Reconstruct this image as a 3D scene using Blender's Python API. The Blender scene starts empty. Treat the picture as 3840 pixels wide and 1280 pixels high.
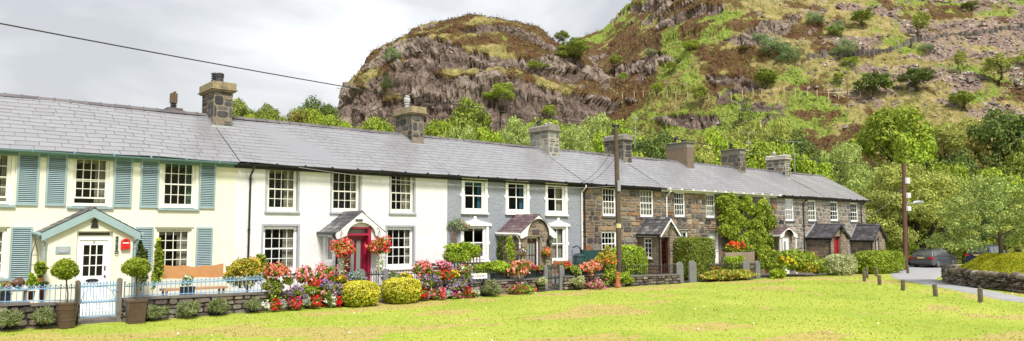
import bpy, bmesh, math, random
import numpy as np
from mathutils import Vector, Matrix
random.seed(11)
rng = np.random.default_rng(11)
scene = bpy.context.scene
COL = scene.collection
R = math.radians
def lin(r, g, b):
    f = lambda c: (c/255/12.92) if c/255 <= .04045 else ((c/255+.055)/1.055)**2.4
    return (f(r), f(g), f(b), 1)

# ------------------------------------------------------------------ camera
CAM = Vector((0, -25.2, 2.4)); YAW = R(40.15); PITCH = R(4.76); FPX = 2740.0
Fh = Vector((math.sin(YAW), math.cos(YAW), 0)); Rt = Vector((math.cos(YAW), -math.sin(YAW), 0))
Fw = Fh*math.cos(PITCH) + Vector((0, 0, math.sin(PITCH)))
Up = -Fh*math.sin(PITCH) + Vector((0, 0, math.cos(PITCH)))
def ray(u, v): return Fw + Rt*((u-1920)/FPX) + Up*((640-v)/FPX)
def onY(u, v, y=0.0):            # point of the plane Y=y seen at photo position u, v
    d = ray(u, v); return CAM + d*((y-CAM.y)/d.y)
def onZ(u, v, z=0.0):
    d = ray(u, v); return CAM + d*((z-CAM.z)/d.z)
def onD(u, v, dist):             # at a horizontal depth
    d = ray(u, v); return CAM + d*(dist/(d.x*Fh.x+d.y*Fh.y))
cd = bpy.data.cameras.new('camera'); cam = bpy.data.objects.new('camera', cd); COL.objects.link(cam)
cam.location = CAM; cam.rotation_euler = (R(90)+PITCH, 0, -YAW)
cd.sensor_width = 36; cd.lens = FPX/3840*36; cd.clip_start = .1; cd.clip_end = 6000
scene.camera = cam
scene.view_settings.view_transform = 'Standard'; scene.view_settings.look = 'None'
scene.view_settings.gamma = 1

# ------------------------------------------------------------------ object helpers
ORG = {}
def link(o): COL.objects.link(o); return o
def tag(o, label=None, cat=None, group=None, kind=None):
    if label: o['label'] = label
    if cat: o['category'] = cat
    if group: o['group'] = group
    if kind: o['kind'] = kind
    return o
def thing(name, label, cat, loc=(0, 0, 0), group=None):
    o = link(bpy.data.objects.new(name, None)); o.empty_display_size = .2
    o.location = loc; ORG[o.name] = Vector(loc)
    return tag(o, label, cat, group)
def children(o): return [c for c in bpy.data.objects if c.parent == o]
def dup(o, loc=None, rotz=None, scale=None, parent=None, label=None, group=None):
    kids = children(o)
    c = o.copy(); link(c); ORG[c.name] = ORG.get(o.name, Vector())
    if parent: c.parent = parent
    if loc is not None: c.location = loc; ORG[c.name] = Vector(loc)
    if rotz is not None: c.rotation_euler = (0, 0, rotz)
    if scale is not None: c.scale = scale if hasattr(scale, '__len__') else (scale,)*3
    if label: c['label'] = label
    if group: c['group'] = group
    for k in kids: dup(k, parent=c)
    return c
def link_mesh(name, me, mat, parent=None, loc=None):
    o = bpy.data.objects.new(name, me); link(o)
    if mat and not me.materials: me.materials.append(mat)
    if parent: o.parent = parent; ORG[o.name] = ORG[parent.name]
    elif loc is not None: o.location = loc; ORG[o.name] = Vector(loc)
    return o
def mesh_np(name, V, F, smooth=False):
    """V (n,3) array; F (m,k) array of equal-sized faces"""
    me = bpy.data.meshes.new(name); V = np.asarray(V, dtype=np.float32); F = np.asarray(F, dtype=np.int32)
    k = F.shape[1]
    me.vertices.add(len(V)); me.vertices.foreach_set('co', V.ravel())
    me.loops.add(F.size); me.loops.foreach_set('vertex_index', F.ravel())
    me.polygons.add(len(F)); me.polygons.foreach_set('loop_start', np.arange(0, F.size, k, dtype=np.int32))
    me.polygons.foreach_set('loop_total', np.full(len(F), k, dtype=np.int32))
    me.polygons.foreach_set('use_smooth', np.full(len(F), smooth))
    me.update(calc_edges=True); me.validate(); return me

class MB:
    """collects shapes in world coordinates; build() makes ONE mesh object"""
    def __init__(s): s.v = []; s.f = []; s.m = []; s.cur = 0
    def add(s, vs, fs):
        n = len(s.v); s.v.extend([tuple(v) for v in vs])
        for f in fs: s.f.append([i+n for i in f]); s.m.append(s.cur)
    def box(s, x0, x1, y0, y1, z0, z1):
        s.add([(x0,y0,z0),(x1,y0,z0),(x1,y1,z0),(x0,y1,z0),(x0,y0,z1),(x1,y0,z1),(x1,y1,z1),(x0,y1,z1)],
              [(3,2,1,0),(4,5,6,7),(0,1,5,4),(1,2,6,5),(2,3,7,6),(3,0,4,7)]); return s
    def bar(s, a, b, w, h=None, up=(0,0,1)):
        """a square bar from a to b"""
        a, b = Vector(a), Vector(b); h = h or w; d = (b-a).normalized(); up = Vector(up)
        if abs(d.dot(up)) > .95: up = Vector((0, 1, 0))
        sx = d.cross(up).normalized()*w/2; sz = sx.cross(d).normalized()*h/2
        vs = [p+i*sx+j*sz for p in (a, b) for i, j in ((-1,-1),(1,-1),(1,1),(-1,1))]
        s.add(vs, [(0,1,2,3),(7,6,5,4),(0,4,5,1),(1,5,6,2),(2,6,7,3),(3,7,4,0)]); return s
    def prism(s, poly, d, org=(0,0,0), U=(1,0,0), V=(0,0,1)):
        """polygon in the U,V plane at org, extruded by the vector d"""
        org, U, V, d = Vector(org), Vector(U), Vector(V), Vector(d); n = len(poly)
        a = [org+U*p[0]+V*p[1] for p in poly]; b = [p+d for p in a]
        s.add(a+b, [tuple(range(n)), tuple(range(2*n-1, n-1, -1))]+[(i, i+n, (i+1)%n+n, (i+1)%n) for i in range(n)]); return s
    def tube(s, pts, rad, n=8, cap=True):
        pts = [Vector(p) for p in pts]
        if not hasattr(rad, '__len__'): rad = [rad]*len(pts)
        base = len(s.v); ref = None
        for i, p in enumerate(pts):
            d = (pts[min(i+1, len(pts)-1)]-pts[max(i-1, 0)]).normalized()
            if ref is None:
                ref = d.orthogonal().normalized()
            ref = (ref-d*ref.dot(d)); ref = ref.normalized() if ref.length > 1e-5 else d.orthogonal().normalized()
            q = d.cross(ref)
            for k in range(n):
                a = 2*math.pi*k/n; s.v.append(tuple(p+(ref*math.cos(a)+q*math.sin(a))*rad[i]))
        for i in range(len(pts)-1):
            for k in range(n):
                s.f.append([base+i*n+k, base+i*n+(k+1)%n, base+(i+1)*n+(k+1)%n, base+(i+1)*n+k]); s.m.append(s.cur)
        if cap:
            s.f.append([base+k for k in reversed(range(n))]); s.m.append(s.cur)
            s.f.append([base+(len(pts)-1)*n+k for k in range(n)]); s.m.append(s.cur)
        return s
    def lathe(s, prof, c=(0,0,0), n=12):
        return s.tube([(c[0], c[1], c[2]+z+i*1e-6) for i, (r, z) in enumerate(prof)], [max(r, 1e-4) for r, z in prof], n)
    def ball(s, c, r, n=8, m=6):
        if not hasattr(r, '__len__'): r = (r,)*3
        base = len(s.v)
        for i in range(m+1):
            t = math.pi*i/m
            for k in range(n):
                a = 2*math.pi*k/n
                s.v.append((c[0]+r[0]*math.sin(t)*math.cos(a), c[1]+r[1]*math.sin(t)*math.sin(a), c[2]+r[2]*math.cos(t)))
        for i in range(m):
            for k in range(n):
                s.f.append([base+i*n+k, base+(i+1)*n+k, base+(i+1)*n+(k+1)%n, base+i*n+(k+1)%n]); s.m.append(s.cur)
        return s
    def stones(s, org, U, V, N, w, h, holes=(), sx=.42, sz=.24, gap=.022, rise=.03, rnd=None, irregular=.35):
        """random rubble masonry facing: bevelled stones standing proud of the plane org+U,V along N"""
        rnd = rnd or random; org, U, V, N = Vector(org), Vector(U), Vector(V), Vector(N)
        z = 0.0
        while z < h-.02:
            rh = sz*rnd.uniform(.7, 1.45)
            if z+rh > h-.1: rh = h-z
            x = -rnd.uniform(0, sx)
            while x < w:
                rw = sx*rnd.uniform(.45, 1.75)
                if w-(x+rw) < .12: rw = w-x
                cells = [(max(x, 0), min(x+rw, w), z, z+rh)]
                if rh > .2 and rnd.random() < .4 and rw > .2:
                    k = z+rh*rnd.uniform(.35, .65); cells = [(max(x,0), min(x+rw,w), z, k), (max(x,0), min(x+rw,w), k, z+rh)]
                x += rw
                for hx0, hx1, hz0, hz1 in holes:
                    out = []
                    for a0, a1, b0, b1 in cells:
                        if a1 <= hx0 or a0 >= hx1 or b1 <= hz0 or b0 >= hz1: out.append((a0,a1,b0,b1)); continue
                        if a0 < hx0: out.append((a0, hx0, b0, b1))
                        if a1 > hx1: out.append((hx1, a1, b0, b1))
                        m0, m1 = max(a0, hx0), min(a1, hx1)
                        if b0 < hz0: out.append((m0, m1, b0, hz0))
                        if b1 > hz1: out.append((m0, m1, hz1, b1))
                    cells = out
                for a0, a1, b0, b1 in cells:
                    if a1-a0 < .05 or b1-b0 < .04: continue
                    j = min(a1-a0, b1-b0)*irregular*.5; g = gap*rnd.uniform(.6, 1.5); hh = rise*rnd.uniform(.5, 1.5)
                    q = []
                    cw, ch = (a1-a0)*.2, (b1-b0)*.2
                    for (px, pz) in ((a0+cw,b0),(a1-cw,b0),(a1,b0+ch),(a1,b1-ch),(a1-cw,b1),(a0+cw,b1),(a0,b1-ch),(a0,b0+ch)):
                        mx, mz = (a0+a1)/2, (b0+b1)/2
                        dx, dz = px-mx, pz-mz
                        k = 1-rnd.uniform(0, irregular)*.24
                        q.append((mx+dx*k*(1-2*g/max(a1-a0,.05)), mz+dz*k*(1-2*g/max(b1-b0,.05))))
                    # push the octagon's corners outwards so stones look squarish
                    bx = min(.018, (a1-a0)*.12)
                    mx, mz = (a0+a1)/2, (b0+b1)/2
                    top = [(mx+(p[0]-mx)*.9, mz+(p[1]-mz)*.86) for p in q]
                    n = 8; tilt = (rnd.uniform(-.4,.4), rnd.uniform(-.4,.4))
                    vs = [org+U*p[0]+V*p[1]-N*.02 for p in q]+[org+U*p[0]+V*p[1]+N*(hh*(1+tilt[0]*(p[0]-mx)/(a1-a0)*2*.5+tilt[1]*(p[1]-mz)/(b1-b0))) for p in top]
                    s.add(vs, [tuple(range(n, 2*n))]+[(i,(i+1)%n,(i+1)%n+n,i+n) for i in range(n)])
            z += rh
        return s
    def build(s, name, mats, parent=None, loc=None, smooth=False, bevel=0):
        me = bpy.data.meshes.new(name)
        o0 = ORG[parent.name] if parent else Vector(loc or (0,0,0))
        me.from_pydata([(v[0]-o0.x, v[1]-o0.y, v[2]-o0.z) for v in s.v], [], s.f)
        if not isinstance(mats, (list, tuple)): mats = [mats]
        for m in mats: me.materials.append(m)
        if len(mats) > 1: me.polygons.foreach_set('material_index', s.m)
        bm = bmesh.new(); bm.from_mesh(me); bmesh.ops.recalc_face_normals(bm, faces=bm.faces)
        if bevel: bmesh.ops.bevel(bm, geom=bm.edges[:], offset=bevel, segments=1, affect='EDGES', clamp_overlap=True)
        bm.to_mesh(me); bm.free()
        if smooth: me.polygons.foreach_set('use_smooth', [True]*len(me.polygons))
        o = bpy.data.objects.new(name, me); link(o)
        if parent: o.parent = parent; ORG[o.name] = o0
        else: o.location = o0; ORG[o.name] = o0
        return o

# ------------------------------------------------------------------ materials
class NT:
    def __init__(s, name):
        s.m = bpy.data.materials.new(name); s.m.use_nodes = True; s.t = s.m.node_tree
        s.b = s.t.nodes['Principled BSDF']; s.out = s.t.nodes['Material Output']
    def n(s, typ, **kw):
        x = s.t.nodes.new(typ)
        for k, v in kw.items():
            if k.startswith('i_'): x.inputs[k[2:].replace('_', ' ')].default_value = v
            else: setattr(x, k, v)
        return x
    def l(s, a, b): s.t.links.new(a, b)
    def co(s): 
        if not hasattr(s, '_co'): s._co = s.n('ShaderNodeTexCoord')
        return s._co.outputs['Object']
    def mapped(s, scale):
        m = s.n('ShaderNodeMapping'); m.inputs['Scale'].default_value = scale; s.l(s.co(), m.inputs['Vector']); return m.outputs[0]
    def noise(s, scale, detail=4, rough=.55, co=None, dist=0):
        x = s.n('ShaderNodeTexNoise'); x.inputs['Scale'].default_value = scale; x.inputs['Detail'].default_value = detail
        x.inputs['Roughness'].default_value = rough; x.inputs['Distortion'].default_value = dist
        s.l(co if co is not None else s.co(), x.inputs['Vector']); return x.outputs['Fac']
    def ramp(s, fac, stops, interp='LINEAR'):
        x = s.n('ShaderNodeValToRGB'); r = x.color_ramp; r.interpolation = interp
        while len(r.elements) < len(stops): r.elements.new(.5)
        for e, (p, c) in zip(r.elements, stops): e.position = p; e.color = c if len(c) == 4 else (*c, 1)
        s.l(fac, x.inputs['Fac']); return x.outputs['Color']
    def mix(s, fac, a, b, mode='MIX'):
        x = s.n('ShaderNodeMix', data_type='RGBA', blend_type=mode)
        for sock, val in ((x.inputs['Factor'], fac), (x.inputs['A'], a), (x.inputs['B'], b)):
            pass
        def put(sock, val):
            if hasattr(val, 'is_linked') or hasattr(val, 'links'): s.l(val, sock)
            elif isinstance(val, (int, float)): sock.default_value = val
            else: sock.default_value = val if len(val) == 4 else (*val, 1)
        put(x.inputs[0], fac); put(x.inputs[6], a); put(x.inputs[7], b); return x.outputs[2]
    def bump(s, h, strength=.4, dist=.02):
        x = s.n('ShaderNodeBump'); x.inputs['Strength'].default_value = strength; x.inputs['Distance'].default_value = dist
        s.l(h, x.inputs['Height']); s.l(x.outputs[0], s.b.inputs['Normal']); return x
    def col(s, c):
        if hasattr(c, 'links'): s.l(c, s.b.inputs['Base Color'])
        else: s.b.inputs['Base Color'].default_value = c if len(c) == 4 else (*c, 1)
    def island(s): return s.n('ShaderNodeNewGeometry').outputs['Random Per Island']
    def objrand(s): return s.n('ShaderNodeObjectInfo').outputs['Random']
    def rough(s, r, spec=.5): s.b.inputs['Roughness'].default_value = r; s.b.inputs['Specular IOR Level'].default_value = spec

def paint(name, c, rough=.45, wear=.12, scale=3.0, bump=.1, spec=.4, metal=0):
    t = NT(name); c = tuple(c[:3]); n = t.noise(scale, 6, .65)
    d = tuple(x*(1-wear*2) for x in c); b = tuple(min(1, x*(1+wear*.4)) for x in c)
    t.col(t.ramp(n, [(.25, d), (.5, c), (.8, b)])); t.rough(rough, spec); t.b.inputs['Metallic'].default_value = metal
    if bump: t.bump(t.noise(scale*14, 3), bump, .01)
    return t.m
def render_mat(name, c, bumpy, scale, stain=(.5,.47,.38)):
    """painted render over rubble: broad unevenness, fine grain, faint streaks"""
    t = NT(name); c = tuple(c[:3])
    n1 = t.noise(.9, 5, .6); n2 = t.noise(1, 4, .7, t.mapped((2.2, 2.2, .35)))
    base = t.ramp(n1, [(.3, tuple(x*.9 for x in c)), (.62, c)])
    st = t.ramp(n2, [(.54, (0,0,0)), (.78, (.5,.5,.5))])
    t.col(t.mix(st, base, tuple(c[i]*(.55+.45*stain[i]) for i in range(3)))); t.rough(.85, .2)
    a = t.noise(scale, 3, .6); b = t.noise(scale*5, 4, .7)
    m = t.n('ShaderNodeMath', operation='MULTIPLY_ADD'); t.l(b, m.inputs[0]); m.inputs[1].default_value = .35; t.l(a, m.inputs[2])
    t.bump(m.outputs[0], bumpy, .05); return t.m
def island_mat(name, stops, rough=.85, nscale=9, namt=.35, bump=.5, spec=.3, blotch=None, bdist=.02):
    t = NT(name); c = t.ramp(t.island(), stops)
    n = t.noise(nscale, 5, .7); k = t.ramp(n, [(.2, (1-namt,)*3), (.75, (1+namt*.5,)*3)])
    c = t.mix(1, c, k, 'MULTIPLY')
    if blotch:
        bc, sc, lo, hi = blotch; c = t.mix(t.ramp(t.noise(sc, 6, .7), [(lo, (0,0,0)), (hi, (.8,.8,.8))]), c, bc)
    t.col(c); t.rough(rough, spec)
    if bump: t.bump(n, bump, bdist)
    return t.m
def leaf_mat(name, stops, trans=.22, rough=.55, clump=1.2, var=.25):
    t = NT(name); c = t.ramp(t.island(), stops)
    k = t.ramp(t.noise(clump, 3, .5), [(.3, (1-var,)*3), (.7, (1+var,)*3)])
    c = t.mix(1, c, k, 'MULTIPLY'); t.col(c); t.rough(rough, .25)
    tr = t.n('ShaderNodeBsdfTranslucent'); t.l(c, tr.inputs['Color'])
    mx = t.n('ShaderNodeMixShader'); mx.inputs[0].default_value = trans
    t.l(t.b.outputs[0], mx.inputs[1]); t.l(tr.outputs[0], mx.inputs[2]); t.l(mx.outputs[0], t.out.inputs['Surface']); return t.m

# ------------------------------------------------------------------ noise (numpy)
_perm = np.random.default_rng(5).permutation(256); _perm = np.concatenate([_perm, _perm, _perm])
_grad = np.random.default_rng(6).normal(size=(256, 3)); _grad /= np.linalg.norm(_grad, axis=1)[:, None]
def pn(x, y, z=0.0):
    x, y = np.asarray(x, float), np.asarray(y, float); z = np.zeros_like(x)+z
    xi, yi, zi = np.floor(x).astype(int), np.floor(y).astype(int), np.floor(z).astype(int)
    xf, yf, zf = x-xi, y-yi, z-zi
    f = lambda t: t*t*t*(t*(t*6-15)+10)
    u, v, w = f(xf), f(yf), f(zf); out = 0
    for dx in (0, 1):
        for dy in (0, 1):
            for dz in (0, 1):
                h = _perm[_perm[_perm[(xi+dx) & 255]+((yi+dy) & 255)]+((zi+dz) & 255)]
                g = _grad[h & 255]
                d = g[..., 0]*(xf-dx)+g[..., 1]*(yf-dy)+g[..., 2]*(zf-dz)
                out = out+d*(u if dx else 1-u)*(v if dy else 1-v)*(w if dz else 1-w)
    return out*1.6
def fbm(x, y, z=0.0, o=5, g=.5):
    a, s, t = 1, 1, 0
    for i in range(o): t = t+a*pn(np.asarray(x)*s+17.3*i, np.asarray(y)*s-9.1*i, np.asarray(z)*s+3.7*i); a *= g; s *= 2.03
    return t
def voro(P):
    """3D cellular noise: F1, F2-F1 and a random number per cell"""
    I = np.floor(P).astype(int); best = np.full(len(P), 9.0); sec = best.copy(); rid = np.zeros(len(P))
    for dx in (-1,0,1):
        for dy in (-1,0,1):
            for dz in (-1,0,1):
                c = I+np.array([dx,dy,dz]); h = _perm[_perm[_perm[c[:,0]&255]+(c[:,1]&255)]+(c[:,2]&255)]
                off = (_grad[h]*.45+.5)*.9; d = np.linalg.norm(c+off-P, axis=1)
                n = d < best; sec = np.where(n, best, np.minimum(sec, d)); rid = np.where(n, h/255., rid); best = np.where(n, d, best)
    return best, sec-best, rid
def sstep(a, b, x): t = np.clip((x-a)/(b-a), 0, 1); return t*t*(3-2*t)

# ------------------------------------------------------------------ light and sky
SUN_EL, SUN_AZ = R(51), R(-150)      # high and behind the camera's left shoulder
w = bpy.data.worlds.new('World'); scene.world = w; w.use_nodes = True
nt = w.node_tree; bg = nt.nodes['Background']
sky = nt.nodes.new('ShaderNodeTexSky'); sky.sky_type = 'NISHITA'; sky.sun_disc = False
sky.sun_elevation = SUN_EL; sky.sun_rotation = math.pi/2-SUN_AZ+math.pi if False else R(200)
sky.air_density = 1.5; sky.dust_density = 4; sky.ozone_density = 1
tc = nt.nodes.new('ShaderNodeTexCoord'); mp = nt.nodes.new('ShaderNodeMapping'); mp.inputs['Scale'].default_value = (1.1, 1.1, 2.3)
mp.inputs['Location'].default_value = (.35, .1, .2)
nt.links.new(tc.outputs['Generated'], mp.inputs['Vector'])
nz = nt.nodes.new('ShaderNodeTexNoise'); nz.inputs['Scale'].default_value = 2.2; nz.inputs['Detail'].default_value = 7; nz.inputs['Roughness'].default_value = .5; nz.inputs['Distortion'].default_value = .35
nt.links.new(mp.outputs[0], nz.inputs['Vector'])
rp = nt.nodes.new('ShaderNodeValToRGB'); e = rp.color_ramp.elements
e[0].position = .40; e[0].color = (1.95, 1.98, 2.06, 1); e[1].position = .66; e[1].color = (4.0, 4.0, 4.0, 1)
ee = rp.color_ramp.elements.new(.49); ee.color = (2.5, 2.53, 2.6, 1)
ee = rp.color_ramp.elements.new(.57); ee.color = (3.3, 3.32, 3.36, 1)
nt.links.new(nz.outputs['Fac'], rp.inputs['Fac'])
mx = nt.nodes.new('ShaderNodeMix'); mx.data_type = 'RGBA'; mx.inputs[0].default_value = .93   # cloud cover
nt.links.new(sky.outputs[0], mx.inputs[6]); nt.links.new(rp.outputs[0], mx.inputs[7])
nt.links.new(mx.outputs[2], bg.inputs['Color']); bg.inputs['Strength'].default_value = .10
sd = bpy.data.lights.new('sun', 'SUN'); sd.energy = 1.5; sd.angle = R(14); sd.color = (1, .96, .88)
sun = link(bpy.data.objects.new('sun', sd))
sd_dir = Vector((math.cos(SUN_EL)*math.sin(R(200)), math.cos(SUN_EL)*math.cos(R(200)), math.sin(SUN_EL)))
sun.rotation_euler = (-sd_dir).to_track_quat('-Z', 'Y').to_euler()
scene.view_settings.exposure = 1.72
try:
    scene.cycles.max_bounces = 6; scene.cycles.transparent_max_bounces = 12
except Exception: pass
# ================================================================== GROUND, HILLS
def gz(x, y):                        # lawn height: nearly level, sinking a little to the car park
    x = np.asarray(x, float); y = np.asarray(y, float)
    return -.42*sstep(30, 66, x+.35*np.clip(y+4, -40, 6)) + .035*fbm(x*.12, y*.12, 3., 3) - .10*sstep(20, 34, x)
def cs(x, y):                        # lateral, depth in a frame turned with the valley
    dx, dy = x-CAM.x, y-CAM.y
    return dx*Rt.x+dy*Rt.y, dx*Fh.x+dy*Fh.y
def hill_h(x, y, detail=True):
    s, d = cs(x, y)
    wob = 6*fbm(x*.012, y*.012, 1.2, 3)
    zr = np.interp(s, [-140, -60, -20, 20, 30, 41, 48, 70, 100, 140, 260], [5, 14, 38, 63.5, 68, 78, 86, 104, 118, 124, 130])
    d0 = np.interp(s, [-100, -20, 20, 60, 110, 200], [120, 118, 108, 92, 84, 80])
    dt = 242 + 6*fbm(s*.02, 0*s, 5.1, 3)
    t = np.clip((d-d0)/(dt-d0), 0, 1)
    base = zr*(t**1.12)*(1-.25*sstep(0, 200, d-dt)) 
    foot = .165*np.clip(y-5, 0, 90)*(1-.55*sstep(66, 84, x))*sstep(-60, -20, x+.2*y+40)
    foot = foot+.06*np.clip(x-84, 0, 60)
    h = np.maximum(base, foot)+.35*np.minimum(base, foot)-.6
    # terraces and knolls of the big hill
    kx = np.exp(-(((s-52)/26)**2+((d-172)/30)**2)); h = h+13*kx
    kx = np.exp(-(((s-66)/18)**2+((d-215)/22)**2)); h = h+8*kx
    st = 8+2*fbm(x*.02, y*.02, 8.8, 2)
    q = (h+wob*.8)/st; tr = np.floor(q)+sstep(.45, .85, q-np.floor(q))
    cliff = sstep(8, 25, h)*np.clip(.30+.55*fbm(x*.02, y*.02, 2.2, 3), 0, .75)
    cliff = cliff*(1-.7*sstep(62, 95, s))
    h = h+(tr*st-wob*.8-h)*cliff
    # the rocky mound behind the white house
    ms, md = s+9.5, d-186
    md2 = np.where(md < 0, md/44, md/60)
    sw = np.where(ms < 0, 39.0, 47.0)
    wv = .10*fbm(x*.03, y*.03, 4.4, 3)
    qq = np.abs(ms/sw)**np.where(ms < 0, 2.5, 2.3)+np.abs(md2)**2.3+wv
    m = 55.5*np.clip(1-qq, 0, 1)**.52
    mm = sstep(.0, .12, 1-qq)
    stp = 9.0; q = (m+4*fbm(x*.03, y*.03, 6.6, 3)+.10*ms)/stp; tr = np.floor(q)+sstep(.30, .9, q-np.floor(q))
    m2 = tr*stp-.10*ms-4*fbm(x*.03, y*.03, 6.6, 3)
    m = m+(m2-m)*.33*mm*sstep(.08, .3, 1-qq)
    k = 3.0
    h = np.where(qq < 1, np.maximum(h, m), h)
    # lower wooded rise on the left
    h = np.maximum(h, 24*np.exp(-(((s+58)/28)**2+((d-190)/40)**2))-1.5)
    if detail: h = h+1.1*fbm(x*.07, y*.07, 0.3, 4)*sstep(6, 18, h)
    return h, qq, kx
def hz(x, y):
    return float(hill_h(np.array([float(x)]), np.array([float(y)]))[0][0])
_tx = np.linspace(0, 1, 900)
def onHill(u, v):                    # first meeting of a line of sight with the hillside
    d = ray(u, v); k = 40+_tx*330; X = CAM.x+d.x*k; Y = CAM.y+d.y*k; Z = CAM.z+d.z*k
    h = hill_h(X, Y)[0]; hit = np.nonzero((Z < h))[0]
    i = hit[0] if len(hit) else int(np.argmin(Z-h)); return Vector((X[i], Y[i], h[i]))

def terrain():
    NA, NR = 1150, 470
    az = np.linspace(-math.radians(52), math.radians(56), NA)+YAW
    t = np.linspace(0, 1, NR); r = 56+60*t+130*t**1.3+260*sstep(.62, 1.25, t)
    A, Rr = np.meshgrid(az, r, indexing='ij')
    X = CAM.x+np.sin(A)*Rr; Y = CAM.y+np.cos(A)*Rr
    X, Y = X.ravel(), Y.ravel(); h, qq, kx = hill_h(X, Y)
    s, d = cs(X, Y)
    # slope
    H = h.reshape(NA, NR); gr = np.gradient(H, axis=1)/np.gradient(Rr, axis=1)
    ga = np.gradient(H, axis=0)/(np.gradient(A, axis=0)*Rr)
    slope = np.sqrt(gr**2+ga**2).ravel()
    nx = -(gr*np.sin(A)+ga*np.cos(A)).ravel(); ny = -(gr*np.cos(A)-ga*np.sin(A)).ravel()
    nl = np.sqrt(nx**2+ny**2+1); Nn = np.stack([nx/nl, ny/nl, 1/nl], 1)
    P = np.stack([X, Y, h], 1)
    onm = sstep(1.0, .93, qq)                                # on the mound
    hi = sstep(6, 16, h)
    n1 = fbm(X*.05, Y*.05, h*.06, 5); n2 = fbm(X*.025+9, Y*.025, h*.03, 4)
    n3 = fbm(X*.06+2, Y*.06, h*.13, 5); led = fbm(X*.045, Y*.045+8, h*.17, 4)
    rock = sstep(.0, .26, .62*(slope-1.12)+(.62+.4*onm)*n3-(.55+.15*onm)*sstep(.02, .40, led)+.24*onm-.22*(1-onm)-.16*sstep(62, 80, s)-.10*onm*sstep(30, 42, h)+.30*kx)*hi
    rock = rock*(1-.75*sstep(40, 50, h)*onm*sstep(.9, .2, slope))
    scree = sstep(.18, .5, n2+.35*np.exp(-((s-62-.25*(d-100))/14)**2)-.1)*sstep(50, 72, s)*(1-rock)
    # blocky crags: slabs leaning to the right, displaced along the normal
    Q = np.stack([s*.17+h*.13, d*.17, h*.17-s*.06], 1)+.30*np.stack([fbm(X*.15, Y*.15, h*.15, 3), fbm(X*.15+5, Y*.15, h*.15, 3), fbm(X*.15, Y*.15+7, h*.15, 3)], 1)
    f1, f2, rid = voro(Q); g1, g2, gid = voro(Q*np.array([2.2, 2.2, 3.0])+3.1)
    disp = (rid-.5)*2.3+(gid-.5)*.6-.9*sstep(.13, 0, f2)-.4*sstep(.14, 0, g2)+.5*n1
    soft = .55*fbm(X*.35, Y*.35, h*.35, 4)
    P = P+Nn*(disp*rock+soft*(1-rock)*hi*.8)[:, None]
    # a second, finer grain everywhere on the slopes
    P = P+Nn*(.22*fbm(X*1.1, Y*1.1, h*1.1, 3)*hi)[:, None]
    hf = fbm(X*.22, Y*.22, h*.22, 4); hf2 = fbm(X*.16+30, Y*.16, h*.16, 4)
    heath = sstep(-.30, .55, fbm(X*.055+3, Y*.055, h*.055, 4)*.8+.75*hf+.28*kx+.36*onm+.10*(qq > 1.0)*(s > 30)*(s < 66)-.42*sstep(64, 80, s)+.15*sstep(.4, .9, slope))
    heath = np.where((qq > 1.0) & (s < 40) & (h < 42+s*.3), heath*.45, heath)   # green gully beside the mound
    green = sstep(-.35, .60, fbm(X*.04, Y*.04+4, h*.03, 4)*.8+.6*hf2+.45*np.exp(-((s-78)/16)**2)*sstep(190, 215, d)+.40*(qq > 1.0)*(s < 45)-.55*onm*sstep(10, 30, h)-.02*sstep(60, 80, s))
    scree = np.clip(scree*.6+.85*sstep(-.05, .40, fbm(X*.13+7, Y*.13, h*.2, 4))*sstep(52, 75, s), 0, 1)*(1-rock)
    F = np.arange(NA*NR).reshape(NA, NR)
    F = np.stack([F[:-1,:-1], F[1:,:-1], F[1:,1:], F[:-1,1:]], -1).reshape(-1, 4)[:, ::-1]
    me = mesh_np('hillside', P, F, False)
    a = me.color_attributes.new('cover', 'FLOAT_COLOR', 'POINT')
    a.data.foreach_set('color', np.stack([rock, heath, green, scree], 1).astype(np.float32).ravel())
    a = me.color_attributes.new('grain', 'FLOAT_COLOR', 'POINT')
    a.data.foreach_set('color', np.stack([rid, gid, np.clip(f2*3, 0, 1), onm], 1).astype(np.float32).ravel())
    t = NT('hillside')
    c = t.n('ShaderNodeVertexColor', layer_name='cover'); sp = t.n('ShaderNodeSeparateColor'); t.l(c.outputs[0], sp.inputs[0])
    g = t.n('ShaderNodeVertexColor', layer_name='grain'); sg = t.n('ShaderNodeSeparateColor'); t.l(g.outputs[0], sg.inputs[0])
    na = t.noise(.55, 7, .72); nb = t.noise(1.6, 6, .75); nc = t.noise(.16, 5, .65)
    rk = t.mix(.55, t.ramp(sg.outputs[0], [(0,(.075,.05,.048)),(.35,(.16,.118,.108)),(.65,(.25,.195,.168)),(1,(.40,.345,.30))]),
               t.ramp(na, [(.30,(.05,.033,.028)),(.46,(.155,.108,.086)),(.58,(.27,.21,.165)),(.72,(.45,.39,.32))]))
    rk = t.mix(t.ramp(nb, [(.6,(0,0,0)),(.72,(.6,.6,.6))]), rk, (.13,.10,.05))
    gs = t.ramp(na, [(.3,(.10,.095,.035)),(.42,(.19,.175,.055)),(.53,(.30,.25,.095)),(.64,(.45,.335,.18))])
    gn = t.ramp(nb, [(.3,(.07,.12,.02)),(.5,(.19,.25,.04)),(.7,(.33,.35,.08))])
    ht = t.mix(.5, t.ramp(nb, [(.28,(.03,.019,.013)),(.42,(.08,.038,.022)),(.52,(.125,.06,.032)),(.6,(.12,.105,.03)),(.72,(.22,.18,.05))]), t.ramp(na, [(.32,(.045,.028,.02)),(.45,(.13,.055,.032)),(.55,(.12,.10,.03)),(.66,(.20,.19,.05))]))
    sc = t.ramp(nb, [(.3,(.07,.048,.045)),(.43,(.17,.12,.105)),(.58,(.31,.225,.185)),(.72,(.52,.43,.38))])
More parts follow.
